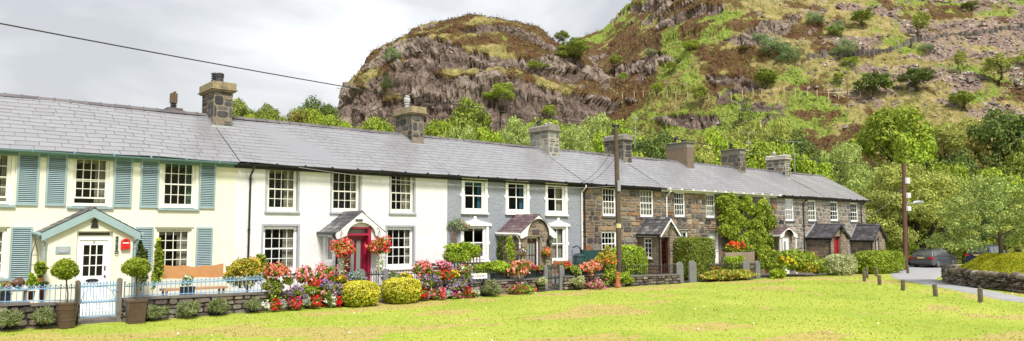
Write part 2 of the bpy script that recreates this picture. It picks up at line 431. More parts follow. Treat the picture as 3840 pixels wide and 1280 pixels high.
    def edge(val, n, lo=.38, hi=.62, amp=2.6):
        m = t.n('ShaderNodeMath', operation='MULTIPLY_ADD'); t.l(n, m.inputs[0]); m.inputs[1].default_value = amp
        k = t.n('ShaderNodeMath', operation='SUBTRACT'); t.l(val, k.inputs[0]); k.inputs[1].default_value = amp*.5; t.l(k.outputs[0], m.inputs[2])
        return t.ramp(m.outputs[0], [(lo,(0,0,0)),(hi,(1,1,1))])
    vm = t.n('ShaderNodeMapping'); vm.inputs['Scale'].default_value = (.36, .36, .30); vm.inputs['Rotation'].default_value = (.4, .6, .2); t.l(t.co(), vm.inputs['Vector'])
    wv = t.n('ShaderNodeVectorMath', operation='MULTIPLY_ADD'); nn = t.n('ShaderNodeTexNoise'); nn.inputs['Scale'].default_value = .5; nn.inputs['Detail'].default_value = 4; t.l(t.co(), nn.inputs['Vector']); t.l(nn.outputs['Color'], wv.inputs[0]); wv.inputs[1].default_value = (.9,.9,.9); t.l(vm.outputs[0], wv.inputs[2])
    vo = t.n('ShaderNodeTexVoronoi', feature='DISTANCE_TO_EDGE'); vo.inputs['Scale'].default_value = 1.0; t.l(wv.outputs[0], vo.inputs['Vector'])
    crack = t.ramp(vo.outputs['Distance'], [(0,(0,0,0)),(.10,(1,1,1))])
    rk = t.mix(crack, t.mix(.6, rk, (.05,.04,.03)), rk)
    cc = t.mix(edge(sp.outputs[2], na), gs, gn)
    cc = t.mix(edge(c.outputs[1], nb), cc, sc)
    cc = t.mix(edge(sp.outputs[1], na), cc, ht)
    cc = t.mix(edge(sp.outputs[0], nb, .42, .55, 2.0), cc, rk)
    hh = t.n('ShaderNodeMath', operation='MULTIPLY_ADD'); t.l(crack, hh.inputs[0]); hh.inputs[1].default_value = .5; t.l(nb, hh.inputs[2])
    t.col(cc); t.rough(.95, .15); t.bump(hh.outputs[0], .65, .6)
    o = link_mesh('hillside', me, t.m); o['kind'] = 'structure'; o['label'] = 'rocky hillside of crags, heather and rough grass behind the terrace'
    return X, Y, P, rock, heath, green, scree, slope, s, d, qq, Nn
TER = terrain()

# the wide ground beneath everything
mb = MB(); N = 64
mb.add([(0, 0, -1.6)]+[(3000*math.cos(2*math.pi*i/N), 3000*math.sin(2*math.pi*i/N), -1.6) for i in range(N)], [(0, i+1, (i+1) % N+1) for i in range(N)])
t = NT('rough_ground'); t.col(t.ramp(t.noise(.05, 8, .6), [(.3,(.10,.15,.02)),(.6,(.24,.28,.04)),(.75,(.3,.26,.08))])); t.rough(.95, .1)
o = mb.build('ground', t.m); o['kind'] = 'structure'

# lawn: one sheet
PATHC = [onZ(2790+0, 2000, 0)] and None
path_pts = [(p, w) for p, w in ((onZ(4150, 1152, 0), 1.0), (onZ(3840, 1120, -.02), 1.0), (onZ(3640, 1089, -.1), 1.1), (onZ(3530, 1072, -.15), 1.3),
            (onZ(3430, 1050, -.22), 1.8), (onZ(3430, 1033, -.3), 2.6), (onZ(3490, 1014, -.4), 4.2))]
def path_mask(X, Y):
    m = np.zeros_like(X)
    for (a, wa), (b, wb) in zip(path_pts[:-1], path_pts[1:]):
        ax, ay, bx, by = a.x, a.y, b.x, b.y; L2 = (bx-ax)**2+(by-ay)**2
        t = np.clip(((X-ax)*(bx-ax)+(Y-ay)*(by-ay))/L2, 0, 1)
        dd = np.hypot(X-ax-t*(bx-ax), Y-ay-t*(by-ay))-(wa+(wb-wa)*t)*.5
        m = np.maximum(m, sstep(.18, -.12, dd+.10*fbm(X*1.1, Y*1.1, .5, 3)))
    return m
def lawn():
    xs = np.concatenate([np.arange(-60, -12, 2.0), np.arange(-12, 60, .16), np.arange(60, 95, .35)])
    ys = np.concatenate([np.arange(-90, -26, 2.0), np.arange(-26, 13, .16)])
    X, Y = np.meshgrid(xs, ys, indexing='ij'); sh = X.shape; X, Y = X.ravel(), Y.ravel()
    Z = gz(X, Y)
    # behind the garden walls (up to the terrace) it is earth and paving, beyond the car park rough grass
    pm = path_mask(X, Y)
    Z = Z-.02*pm+.012*fbm(X*2, Y*2, 0, 2)*(1-pm)
    worn = sstep(.18, .42, fbm(X*.22+4, Y*.38, 2., 4)+.42*np.exp(-((Y+5.0)/.8)**2)*(X > 9)+.18*np.exp(-((Y+9)/3)**2)*np.exp(-((X-7)/5)**2))*(X < 48)
    garden = ((Y > -3.3) & (X < 55.6)).astype(float)
    cp = sstep(.5, -.5, np.hypot((X-PK.x)/7.0, (Y-PK.y)/4.6)-1+.05*fbm(X*.7, Y*.7, 1, 3))*(Y > -12)
    road = np.maximum(pm, cp)
    F = np.arange(X.size).reshape(sh); F = np.stack([F[:-1,:-1], F[1:,:-1], F[1:,1:], F[:-1,1:]], -1).reshape(-1, 4)
    cx, cy = X[F].mean(1), Y[F].mean(1)
    def sheet(name, keep, mat, dz, label):
        f = F[keep]; u, inv = np.unique(f, return_inverse=True)
        me = mesh_np(name, np.stack([X[u], Y[u], Z[u]+dz], 1), inv.reshape(f.shape), True)
        a = me.color_attributes.new('worn', 'FLOAT_COLOR', 'POINT')
        a.data.foreach_set('color', np.stack([worn[u], road[u], garden[u], worn[u]*0+1], 1).astype(np.float32).ravel())
        o = link_mesh(name, me, mat); o['kind'] = 'structure'; o['label'] = label; return o
    rf = road[F].max(1)
    t = NT('lawn')
    c = t.n('ShaderNodeVertexColor', layer_name='worn'); sp = t.n('ShaderNodeSeparateColor'); t.l(c.outputs[0], sp.inputs[0])
    n1 = t.noise(.22, 6, .62); n2 = t.noise(6, 6, .7); n3 = t.noise(1.6, 5, .65)
    gr = t.mix(.5, t.ramp(n1, [(.34,(.21,.30,.035)),(.5,(.31,.385,.05)),(.64,(.45,.47,.09))]), t.ramp(n2, [(.28,(.25,.325,.038)),(.5,(.31,.38,.05)),(.7,(.39,.43,.08))]))
    gr = t.mix(t.ramp(n3, [(.55,(0,0,0)),(.78,(.55,.55,.55))]), gr, (.47,.43,.11))
    dry = t.ramp(n2, [(.3,(.32,.22,.08)),(.55,(.47,.34,.14)),(.7,(.42,.40,.09))])
    m = t.n('ShaderNodeMath', operation='MULTIPLY'); t.l(sp.outputs[0], m.inputs[0]); m.inputs[1].default_value = .8
    a = t.n('ShaderNodeMath', operation='MULTIPLY_ADD'); t.l(n2, a.inputs[0]); a.inputs[1].default_value = .9; t.l(m.outputs[0], a.inputs[2])
    gr = t.mix(t.ramp(a.outputs[0], [(.70,(0,0,0)),(1.25,(.75,.75,.75))]), gr, dry)
    t.col(gr); t.rough(.9, .15); t.bump(n2, .6, .06)
    gm = (cy > -3.3) & (cx < 55.6)
    sheet('lawn', ~gm, t.m, 0, 'bright green lawn with worn dry patches')
    t = NT('garden_soil'); t.col(t.ramp(t.noise(3, 6, .7), [(.3,(.05,.04,.03)),(.55,(.16,.14,.12)),(.75,(.27,.25,.23))])); t.rough(.95, .1); t.bump(t.noise(8, 4), .5, .03)
    sheet('garden_ground', gm, t.m, 0, 'earth and slate paving of the front gardens')
    t = NT('tarmac'); n = t.noise(14, 6, .75); t.col(t.mix(.5, t.ramp(n, [(.3,(.2,.2,.205)),(.6,(.36,.36,.37)),(.75,(.48,.48,.49))]), t.ramp(t.noise(.7, 5), [(.3,(.28,.28,.285)),(.7,(.42,.42,.425))])))
    t.rough(.9, .2); t.bump(n, .4, .01)
    k = (pm[F].max(1) > .12) & ~gm; o = sheet('path', k, t.m, .0, 'grey tarmac path winding past the bollards')
    me = o.data; n = len(me.vertices); co = np.empty(n*3, np.float32); me.vertices.foreach_get('co', co); co = co.reshape(-1, 3)
    q = path_mask(co[:,0].astype(float), co[:,1].astype(float)); co[:,2] += np.where(q > .45, .045, -.06); me.vertices.foreach_set('co', co.ravel()); me.update()
    k = (cp[F].max(1) > .05) & ~gm; o = sheet('car_park', k, t.m, .0, 'grey tarmac parking place beyond the brown pole')
    me = o.data; n = len(me.vertices); co = np.empty(n*3, np.float32); me.vertices.foreach_get('co', co); co = co.reshape(-1, 3)
    q = sstep(.5, -.5, np.hypot((co[:,0]-PK.x)/7.0, (co[:,1]-PK.y)/4.6)-1+.05*fbm(co[:,0]*.7, co[:,1]*.7, 1, 3)); co[:,2] += np.where(q > .45, .051, -.06); me.vertices.foreach_set('co', co.ravel()); me.update()
PK = onZ(3530, 1002, -.4)
lawn()

# grass: blades standing over the lawn
def grass():
    n = 70000
    az = rng.uniform(-.66, .66, n)+YAW; r = 14+42*rng.random(n)**1.25
    x = CAM.x+np.sin(az)*r; y = CAM.y+np.cos(az)*r
    ok = (y < -3.75) & (path_mask(x, y) < .3) & (x < 66) & (np.hypot((x-PK.x)/7.4, (y-PK.y)/5) > 1)
    x, y, r = x[ok], y[ok], r[ok]; n = len(x)
    h = (.014+.024*rng.random(n))*(1+.8*(rng.random(n) < .05)); wd = .011+.0006*r
    a = rng.uniform(0, 6.28, n); lx, ly = rng.normal(0, .022, n), rng.normal(0, .022, n); z = gz(x, y)
    V = np.stack([np.stack([x-wd*np.cos(a), y-wd*np.sin(a), z-.01], 1), np.stack([x+wd*np.cos(a), y+wd*np.sin(a), z-.01], 1), np.stack([x+lx, y+ly, z+h], 1)], 1).reshape(-1, 3)
    me = mesh_np('grass', V, np.arange(n*3).reshape(-1, 3))
    m = leaf_mat('grass_blades', [(0,(.27,.35,.04)),(.4,(.335,.41,.052)),(.75,(.40,.455,.078)),(.93,(.52,.49,.12)),(1,(.54,.44,.18))], .25, .7, .25, .12)
    link_mesh('grass', me, m)['kind'] = 'stuff'
    n = 500; az = rng.uniform(-.66, .66, n)+YAW; r = 14+30*rng.random(n)**1.4
    x = CAM.x+np.sin(az)*r; y = CAM.y+np.cos(az)*r; ok = (y < -4.2) & (x < 50); x, y = x[ok], y[ok]; n = len(x)
    z = gz(x, y)+.05; a = rng.uniform(0, 6.28, n); L = rng.uniform(.015, .045, n); tl = rng.normal(0, .02, (n, 4))
    V = np.stack([np.stack([x+L*np.cos(a+k*1.571)*(1 if k % 2 else .55), y+L*np.sin(a+k*1.571)*(1 if k % 2 else .55), z+tl[:, k]], 1) for k in range(4)], 1).reshape(-1, 3)
    me = mesh_np('fallen_leaves', V, np.arange(n*4).reshape(-1, 4))
    m = island_mat('fallen_leaves', [(0,(.5,.42,.10)),(.4,(.62,.60,.42)),(.7,(.75,.75,.66)),(.85,(.42,.18,.05)),(1,(.25,.12,.05))], .7, 20, .2, 0)
    link_mesh('fallen_leaves', me, m)['kind'] = 'stuff'
grass()
# ================================================================== TERRACE
EZ, RZ, RY = 4.74, 6.80, 3.30       # eaves, ridge height, ridge depth
CREAM = lin(250, 246, 224); WHITE = lin(246, 246, 246); GREYB = lin(168, 173, 184); BLUE = lin(146, 168, 172)
M = {}
M['cream'] = render_mat('cream_render', tuple(x*.84 for x in CREAM[:3]), .15, 3)
M['white'] = render_mat('white_roughcast', (.76, .76, .757), .45, 7)
M['grey'] = render_mat('grey_roughcast', tuple(x*.74 for x in GREYB[:3]), .8, 6)
M['joinery'] = paint('white_gloss', (.84, .84, .82), .35, .05, 2, .03)
M['creamjoin'] = paint('cream_gloss', (.80, .79, .69), .4, .05, 2, .03)
M['blue'] = paint('pale_blue_paint', BLUE, .45, .08, 2.5, .05)
M['bluegutter'] = paint('blue_green_gutter', lin(104, 138, 142), .4, .12, 3, .05)
M['bluerail'] = paint('railing_blue', lin(128, 165, 198), .4, .1, 4, .05)
M['black'] = paint('black_iron', (.018, .018, .02), .4, .2, 5, .08)
M['darkgreen'] = paint('dark_green_iron', (.02, .045, .04), .45, .2, 5, .08)
M['greypaint'] = paint('grey_surround', lin(165, 168, 175), .6, .1, 3, .1)
M['red'] = paint('claret_gloss', lin(152, 30, 62), .3, .1, 3, .03)
M['pillar'] = paint('scarlet_enamel', lin(205, 25, 30), .3, .08, 4, .02)
M['brown'] = paint('dark_brown_varnish', lin(70, 32, 18), .35, .2, 5, .05)
M['reddoor'] = paint('red_door_paint', lin(150, 28, 30), .4, .1, 4, .03)
M['lead'] = island_mat('lead_flashing', [(0,(.30,.31,.34)),(1,(.42,.43,.45))], .5, 6, .25, .1, .5)
M['slate'] = island_mat('roof_slate', [(0,(.232,.231,.25)),(.3,(.246,.245,.264)),(.6,(.256,.255,.274)),(.85,(.268,.267,.285)),(.95,(.246,.237,.248)),(1,(.222,.218,.233))], .33, 5, .10, .08, .95, ((.16,.17,.16), .5, .60, .8), .004)
M['slate2'] = M['slate']
M['slateporch'] = island_mat('porch_slate', [(0,(.06,.058,.068)),(.5,(.10,.096,.108)),(.85,(.15,.147,.15)),(1,(.26,.25,.24))], .5, 9, .3, .2, .5, ((.30,.30,.27), 3, .66, .78), .004)
M['slateblack'] = island_mat('porch_dark_slate', [(0,(.045,.043,.05)),(.6,(.075,.07,.082)),(1,(.12,.115,.125))], .45, 9, .3, .2, .5, None, .004)
M['slateplum'] = island_mat('porch_plum_slate', [(0,(.10,.062,.072)),(.5,(.145,.095,.105)),(1,(.2,.145,.15))], .5, 9, .25, .2, .5, None, .004)
M['ridge'] = island_mat('ridge_tile', [(0,(.10,.092,.10)),(.6,(.15,.138,.145)),(1,(.19,.16,.16))], .7, 7, .3, .3)
STONE_B = [(0,(.07,.06,.058)),(.16,(.14,.125,.12)),(.30,(.22,.19,.165)),(.44,(.28,.19,.12)),(.58,(.36,.24,.14)),(.68,(.32,.15,.075)),(.76,(.21,.13,.085)),(.86,(.25,.225,.20)),(1,(.42,.34,.24))]
STONE_G = [(0,(.10,.098,.10)),(.2,(.18,.175,.178)),(.42,(.26,.25,.245)),(.6,(.33,.30,.27)),(.74,(.34,.25,.18)),(.86,(.23,.17,.14)),(1,(.40,.36,.31))]
STONE_P = [(0,(.12,.09,.075)),(.25,(.21,.155,.115)),(.5,(.29,.20,.13)),(.7,(.35,.26,.17)),(.85,(.19,.165,.155)),(1,(.38,.31,.23))]
STONE_C = [(0,(.05,.048,.05)),(.3,(.09,.088,.092)),(.55,(.14,.13,.125)),(.75,(.19,.15,.11)),(1,(.24,.20,.16))]
lich = ((.42,.38,.27), 5, .62, .75)
M['stoneB'] = island_mat('brown_rubble', STONE_B, .9, 8, .5, .7, .2, lich)
M['stoneG'] = island_mat('grey_rubble', STONE_G, .9, 8, .45, .7, .2, lich)
M['stoneP'] = island_mat('honey_rubble', STONE_P, .9, 8, .45, .7, .2, lich)
M['stoneC'] = island_mat('chimney_stone', STONE_C, .9, 8, .5, .7, .2, ((.32,.27,.19), 6, .62, .78))
M['stonePale'] = island_mat('pale_chimney_stone', [(0,(.15,.145,.14)),(.5,(.24,.23,.22)),(1,(.34,.325,.30))], .9, 8, .4, .7, .2)
M['mortar'] = island_mat('mortar', [(0,(.23,.20,.16)),(1,(.27,.235,.19))], .95, 6, .45, .5, .1, ((.12,.10,.08), 2, .5, .7))
M['mortarpale'] = island_mat('pale_mortar', [(0,(.36,.335,.29)),(1,(.40,.37,.32))], .95, 6, .35, .5, .1)
M['capstone'] = island_mat('ochre_capping', [(0,(.27,.21,.13)),(1,(.32,.255,.165))], .9, 5, .45, .6, .2, ((.10,.09,.07), 3, .52, .7))
M['capgrey'] = island_mat('grey_capping', [(0,(.15,.14,.13)),(1,(.24,.22,.20))], .9, 5, .45, .6, .2, ((.36,.30,.19), 3, .52, .7))
M['cappale'] = island_mat('pale_capping', [(0,(.42,.38,.34)),(1,(.46,.42,.38))], .9, 5, .4, .6, .2)
M['pebble'] = island_mat('pebbledash', [(0,(.20,.155,.115)),(1,(.22,.17,.125))], .95, 26, .7, 1.0, .2)
M['potdark'] = paint('dark_chimney_pot', (.045, .045, .05), .5, .25, 6, .1)
M['potpale'] = paint('pale_chimney_pot', (.42, .42, .44), .6, .25, 6, .1)
M['terracotta'] = paint('terracotta', lin(172, 104, 70), .8, .2, 5, .1)
M['curtain'] = paint('pale_curtain', (.62, .58, .48), .95, .15, 4, .1, .1)
M['curtaingreen'] = paint('green_curtain', (.20, .33, .25), .95, .15, 4, .1, .1)
M['curtainblue'] = paint('blue_curtain', (.10, .30, .42), .95, .15, 4, .1, .1)
M['dark'] = paint('dark_interior', (.03, .028, .026), .9, .2, 2, 0)
t = NT('window_glass'); tr = t.n('ShaderNodeBsdfTransparent'); tr.inputs[0].default_value = (.62, .64, .63, 1)
gl = t.n('ShaderNodeBsdfGlossy'); gl.inputs['Roughness'].default_value = .03; lw = t.n('ShaderNodeLayerWeight'); lw.inputs[0].default_value = .12
bp = t.n('ShaderNodeBump'); bp.inputs['Strength'].default_value = .08; bp.inputs['Distance'].default_value = .05; t.l(t.noise(2.5, 2), bp.inputs['Height']); t.l(bp.outputs[0], gl.inputs['Normal'])
mxs = t.n('ShaderNodeMixShader'); t.l(lw.outputs['Fresnel'], mxs.inputs[0]); t.l(tr.outputs[0], mxs.inputs[1]); t.l(gl.outputs[0], mxs.inputs[2]); t.l(mxs.outputs[0], t.out.inputs['Surface'])
M['glass'] = t.m
t = NT('frosted_glass'); t.col((.22, .25, .23)); t.rough(.25, .5); M['frosted'] = t.m

def wall_grid(mb, x0, x1, z0, z1, y, holes, reveal=.24):
    xs = sorted({x0, x1, *[h[0] for h in holes], *[h[1] for h in holes]}); zs = sorted({z0, z1, *[h[2] for h in holes], *[h[3] for h in holes]})
    for a, b in zip(xs[:-1], xs[1:]):
        for c, d in zip(zs[:-1], zs[1:]):
            mx, mz = (a+b)/2, (c+d)/2
            if any(h[0] < mx < h[1] and h[2] < mz < h[3] for h in holes): continue
            mb.add([(a,y,c),(b,y,c),(b,y,d),(a,y,d)], [(0,1,2,3)])
    for h0, h1, h2, h3 in holes:
        r = y+reveal
        mb.add([(h0,y,h2),(h0,r,h2),(h0,r,h3),(h0,y,h3)], [(0,1,2,3)]); mb.add([(h1,y,h2),(h1,r,h2),(h1,r,h3),(h1,y,h3)], [(3,2,1,0)])
        mb.add([(h0,y,h3),(h1,y,h3),(h1,r,h3),(h0,r,h3)], [(0,1,2,3)]); mb.add([(h0,y,h2),(h1,y,h2),(h1,r,h2),(h0,r,h2)], [(3,2,1,0)])

def slates(mb, org, U, V, width, length, sw=.34, ex=.215, rnd=random, dz=.018):
    org, U, V = Vector(org), Vector(U), Vector(V).normalized(); N = U.cross(V).normalized()
    if N.z < 0: N = -N
    rows = max(2, round(length/ex)); ex = length/rows
    for r in range(rows):
        x = -(sw/2 if r % 2 else 0)-rnd.uniform(0, .02)
        while x < width:
            w_ = sw*rnd.uniform(.94, 1.06); a, b = max(x, 0), min(x+w_, width); x += w_
            if b-a < .03: continue
            g = .007; lift = dz*.75+rnd.uniform(0, .004); sag = rnd.uniform(-.004, .004)
            p = [org+U*(a+g)+V*(r*ex+sag), org+U*(b-g)+V*(r*ex+sag), org+U*(b-g)+V*(min((r+1)*ex+.03, length)), org+U*(a+g)+V*(min((r+1)*ex+.03, length))]
            q = [p[0]+N*lift, p[1]+N*lift, p[2]+N*.002, p[3]+N*.002]
            lo = [p[0]-N*.002, p[1]-N*.002]
            mb.add(q+lo, [(0,1,2,3), (4,5,1,0), (5,2,1), (4,0,3)])

def sash(house, x0, x1, z0, z1, cols, rows, y=.10, frame=M['joinery'], fw=.07, bar=.022, curtain='sides', cmat=None, slide=0, sill=None, sillmat=None, ylook=0):
    """a sash window in the opening; the frame with its bars is the part, pane, curtain and sill are sub-parts"""
    mb = MB(); d = .06
    for a, b, c, e in ((x0, x0+fw, z0, z1), (x1-fw, x1, z0, z1), (x0+fw, x1-fw, z1-fw, z1), (x0+fw, x1-fw, z0, z0+fw*1.2)): mb.box(a, b, y-.03, y+d, c, e)
    gx0, gx1, gz0, gz1 = x0+fw, x1-fw, z0+fw*1.2, z1-fw; zm = (gz0+gz1)/2
    up, lo = rows//2, rows-rows//2
    for (a, b, n, yy, st) in ((zm, gz1, up, y+.01, 1), (gz0+slide, zm+slide*.4, lo, y-.015, 0)):
        s = .035
        mb.box(gx0, gx1, yy-.015, yy+.02, a-s/2 if st else a, (a+s/2) if st else a+s*1.3); mb.box(gx0, gx1, yy-.0148, yy+.0198, b-s*.8, b)
        mb.box(gx0, gx0+s*.8, yy-.0146, yy+.0196, a, b); mb.box(gx1-s*.8, gx1, yy-.0146, yy+.0196, a, b)
        for i in range(1, cols):
            x = gx0+(gx1-gx0)*i/cols; mb.box(x-bar/2, x+bar/2, yy-.012, yy+.012, a, b)
        for i in range(1, n):
            z = a+(b-a)*i/n; mb.box(gx0, gx1, yy-.011, yy+.011, z-bar/2, z+bar/2)
    w_ = mb.build('window', frame, house)
    p = MB(); p.add([(gx0,y+.004,gz0),(gx1,y+.004,gz0),(gx1,y+.004,gz1),(gx0,y+.004,gz1)], [(0,1,2,3)]); p.build('pane', M['glass'], w_)
    if curtain:
        c = MB(); yy = y+.13; W = gx1-gx0
        def drape(a, b, z0_, z1_, k=14):
            n = max(6, int((b-a)/.02)); vs = []
            for i in range(n+1):
                t_ = i/n; x = a+(b-a)*t_; o_ = .022*math.sin(t_*(b-a)*k*6.28/1.2*1.6)
                vs += [(x, yy+o_, z0_), (x, yy+o_*.6, z1_)]
            c.add(vs, [(2*i, 2*i+2, 2*i+3, 2*i+1) for i in range(n)])
        if 'sides' in curtain: drape(gx1-W*.17, gx1+.03, gz0-.05, gz1+.03); drape(gx0-.03, gx0+W*.10, gz0-.05, gz1+.03)
        if 'full' in curtain: drape(gx0-.02, gx1+.02, gz0-.05, gz1+.03)
        if 'top' in curtain:
            n = 24; vs = []
            for i in range(n+1):
                x = gx0+W*i/n; vs += [(x, yy-.03, gz1-.10-.035*abs(math.sin(i*math.pi/6))), (x, yy-.03, gz1+.02)]
            c.add(vs, [(2*i, 2*i+2, 2*i+3, 2*i+1) for i in range(n)])
        if 'half' in curtain: drape(gx0-.02, gx1+.02, gz0-.02, gz0+(gz1-gz0)*.45)
        if 'right' in curtain: drape(gx1-W*.34, gx1+.03, gz0-.05, gz1+.03)
        c.build('curtain', cmat or M['curtain'], w_)
    if sill:
        s_ = MB(); s_.box(x0-sill, x1+sill, -.075, y-.032, z0-.075, z0-.003); s_.build('sill', sillmat or M['joinery'], w_)
    return w_

def shutter(house, x0, x1, z0, z1):
    mb = MB(); y0, y1 = -.055, -.012; f = .05
    mb.box(x0, x0+f, y0, y1, z0, z1); mb.box(x1-f, x1, y0, y1, z0, z1); mb.box(x0+f, x1-f, y0, y1, z0, z0+f*1.3); mb.box(x0+f, x1-f, y0, y1, z1-f*1.3, z1)
    n = int((z1-z0-.13)/.056)
    for i in range(n):
        z = z0+.066+(z1-z0-.132)*(i+.5)/n
        mb.add([(x0+f,y0+.004,z-.022),(x1-f,y0+.004,z-.022),(x1-f,y1-.002,z+.020),(x0+f,y1-.002,z+.020),(x0+f,y0+.016,z-.022),(x1-f,y0+.016,z-.022)], [(0,1,2,3),(0,4,5,1)])
    o = mb.build('shutter', M['blue'], house)
    b = MB(); b.add([(x0+f,y1+.004,z0+f),(x1-f,y1+.004,z0+f),(x1-f,y1+.004,z1-f),(x0+f,y1+.004,z1-f)], [(0,1,2,3)]); b.build('backing', M['dark'], o)

def gutter(house, x0, x1, mat, y=-.36, z=EZ-.03):
    mb = MB(); n = 8; r = .062
    for x in (x0, x1): pass
    prof = [(math.cos(math.pi+math.pi*k/n)*r, math.sin(math.pi+math.pi*k/n)*r) for k in range(n+1)]
    vs = [(x0, y+a, z+b) for a, b in prof]+[(x1, y+a, z+b) for a, b in prof]
    mb.add(vs, [(i, i+1, i+n+2, i+n+1) for i in range(n)]+[tuple(range(n+1)), tuple(range(n+1, 2*n+2))])
    vs = [(x0, y+a*.86, z+b*.8) for a, b in prof]+[(x1, y+a*.86, z+b*.8) for a, b in prof]; mb.add(vs, [(i, i+1, i+n+2, i+n+1) for i in range(n)])
    x = x0+.3
    while x < x1:
        mb.tube([(x, y, z-.004), (x+.05, y, z-.004)], .072, 10); x += 1.05
    mb.box(x0, x1, -.05, -.02, EZ-.17, EZ-.02)       # board behind
    return mb.build('gutter', mat, house)
def downpipe(parent, x, mat, ztop=EZ-.1, zbot=.05, ygut=-.36, y=-.07, r=.036, name='downpipe'):
    mb = MB(); mb.tube([(x, ygut, ztop+.02), (x, ygut, ztop-.08), (x, (ygut+y)/2, ztop-.2), (x, y, ztop-.33), (x, y, zbot)], r, 10)
    z = ztop-.4
    while z > zbot: mb.tube([(x, y, z), (x, y, z-.07)], r*1.35, 10); z -= 1.75
    mb.tube([(x, y, zbot+.08), (x, y, zbot)], r*1.3, 10)
    return mb.build(name, mat, parent)

def pot_prof(kind):
    if kind == 'ribbed': return [(.10,0),(.10,.06)]+[q for k in range(4) for q in ((.10,.08+k*.085),(.145,.10+k*.085),(.145,.115+k*.085),(.10,.14+k*.085))]+[(.09,.43),(.16,.44),(.15,.47),(.05,.51)]
    if kind == 'plain': return [(.15,0),(.14,.05),(.13,.26),(.155,.28),(.155,.31),(.135,.33),(.15,.35),(.15,.39),(.10,.42)]
    if kind == 'cowl': return [(.10,0),(.10,.22),(.13,.23),(.13,.27),(.10,.28),(.10,.33),(.14,.34),(.14,.46),(.10,.60),(.095,.62)]
    if kind == 'dome': return [(.09,0),(.09,.10),(.13,.11),(.13,.15),(.09,.16),(.16,.2),(.15,.27),(.09,.34),(.02,.37)]
    if kind == 'stub': return [(.10,0),(.10,.22),(.12,.22),(.12,.27),(.10,.27),(.10,.30),(.06,.31)]
def chimney(house, x0, x1, y0, y1, ztop, face, mortar, capmat, capkind, pots, sx=.40, sz=.26, gap=.02):
    zb = EZ+(y0+.30)*(RZ-EZ)/(RY+.30)-.02
    zc = ztop-.36
    mb = MB(); mb.cur = 0
    # stack whose foot follows the roof
    mb.prism([(y0, zb), (y1, zb), (y1, zc), (y0, zc)], (x1-x0, 0, 0), org=(x0, 0, 0), U=(0, 1, 0), V=(0, 0, 1)); mb.cur = 1
    if face is not M['pebble']:
        rnd = random.Random(int(x0*100))
        mb.stones((x0, y0, zb), (1,0,0), (0,0,1), (0,-1,0), x1-x0, zc-zb, sx=sx, sz=sz, gap=gap, rnd=rnd, rise=.025)
        mb.stones((x0, y0, zb), (0,1,0), (0,0,1), (-1,0,0), y1-y0, zc-zb, sx=sx, sz=sz, gap=gap, rnd=rnd, rise=.025)
        mb.stones((x1, y0, zb), (0,1,0), (0,0,1), (1,0,0), y1-y0, zc-zb, sx=sx, sz=sz, gap=gap, rnd=rnd, rise=.025)
    st = mb.build('chimney', [mortar, face], house)
    c = MB()
    if capkind == 'deep':
        c.box(x0-.09, x1+.09, y0-.09, y1+.09, zc+.002, zc+.05); c.box(x0-.15, x1+.15, y0-.15, y1+.15, zc+.052, zc+.10); c.box(x0-.10, x1+.10, y0-.10, y1+.10, zc+.102, ztop)
    elif capkind == 'slab': c.box(x0-.10, x1+.10, y0-.10, y1+.10, ztop-.055, ztop); c.box(x0-.004, x1+.004, y0-.004, y1+.004, zc+.002, ztop-.057)
    else:
        c.box(x0-.12, x1+.12, y0-.12, y1+.12, zc+.002, zc+.08)
        a = .05; poly = [(x0-a, zc+.082), (x1+a, zc+.082), (x1+a, ztop-.10), (x1-.12, ztop), (x0+.12, ztop), (x0-a, ztop-.10)]
        c.prism(poly, (0, y1-y0+2*a, 0), org=(0, y0-a, 0))
    c.build('capping', capmat, st, bevel=.015)
    for (fy, kind, mat, s, *off) in pots:
        p = MB(); px = (x0+x1)/2+(off[0] if off else 0); py = y0+(y1-y0)*fy
        if kind == 'bend':
            p.tube([(px, py, ztop-.02), (px, py, ztop+.26), (px-.01, py-.03, ztop+.33), (px-.02, py-.20, ztop+.36)], [.09, .09, .10, .12], 12, cap=False)
            p.tube([(px-.02, py-.201, ztop+.36), (px-.01, py-.02, ztop+.335)], [.09, .075], 12)
        elif kind == 'vent':
            p.box(px-.13, px+.13, py-.1, py+.1, ztop-.02, ztop+.14); p.box(px-.16, px+.16, py-.13, py+.13, ztop+.141, ztop+.17)
        else: p.lathe([(r*s, z*s) for r, z in pot_prof(kind)], (px, py, ztop-.01), 14)
        p.build('chimney_pot', mat, st, smooth=kind in ('dome',))
    f = MB(); # stepped lead flashing at the foot
    k = (RZ-EZ)/(RY+.30)
    f.box(x0-.10, x1+.10, y0-.16, y0-.026, zb-.10, zb+.015)
    for i in range(7):
        ya = y0+i*.12; za = zb+.02+k*(i*.12)
        for xa in (x0-.036, x1+.030): f.box(xa, xa+.006, ya, ya+.16, za-.16, za+.12)
    f.build('flashing', M['lead'], st)
    return st

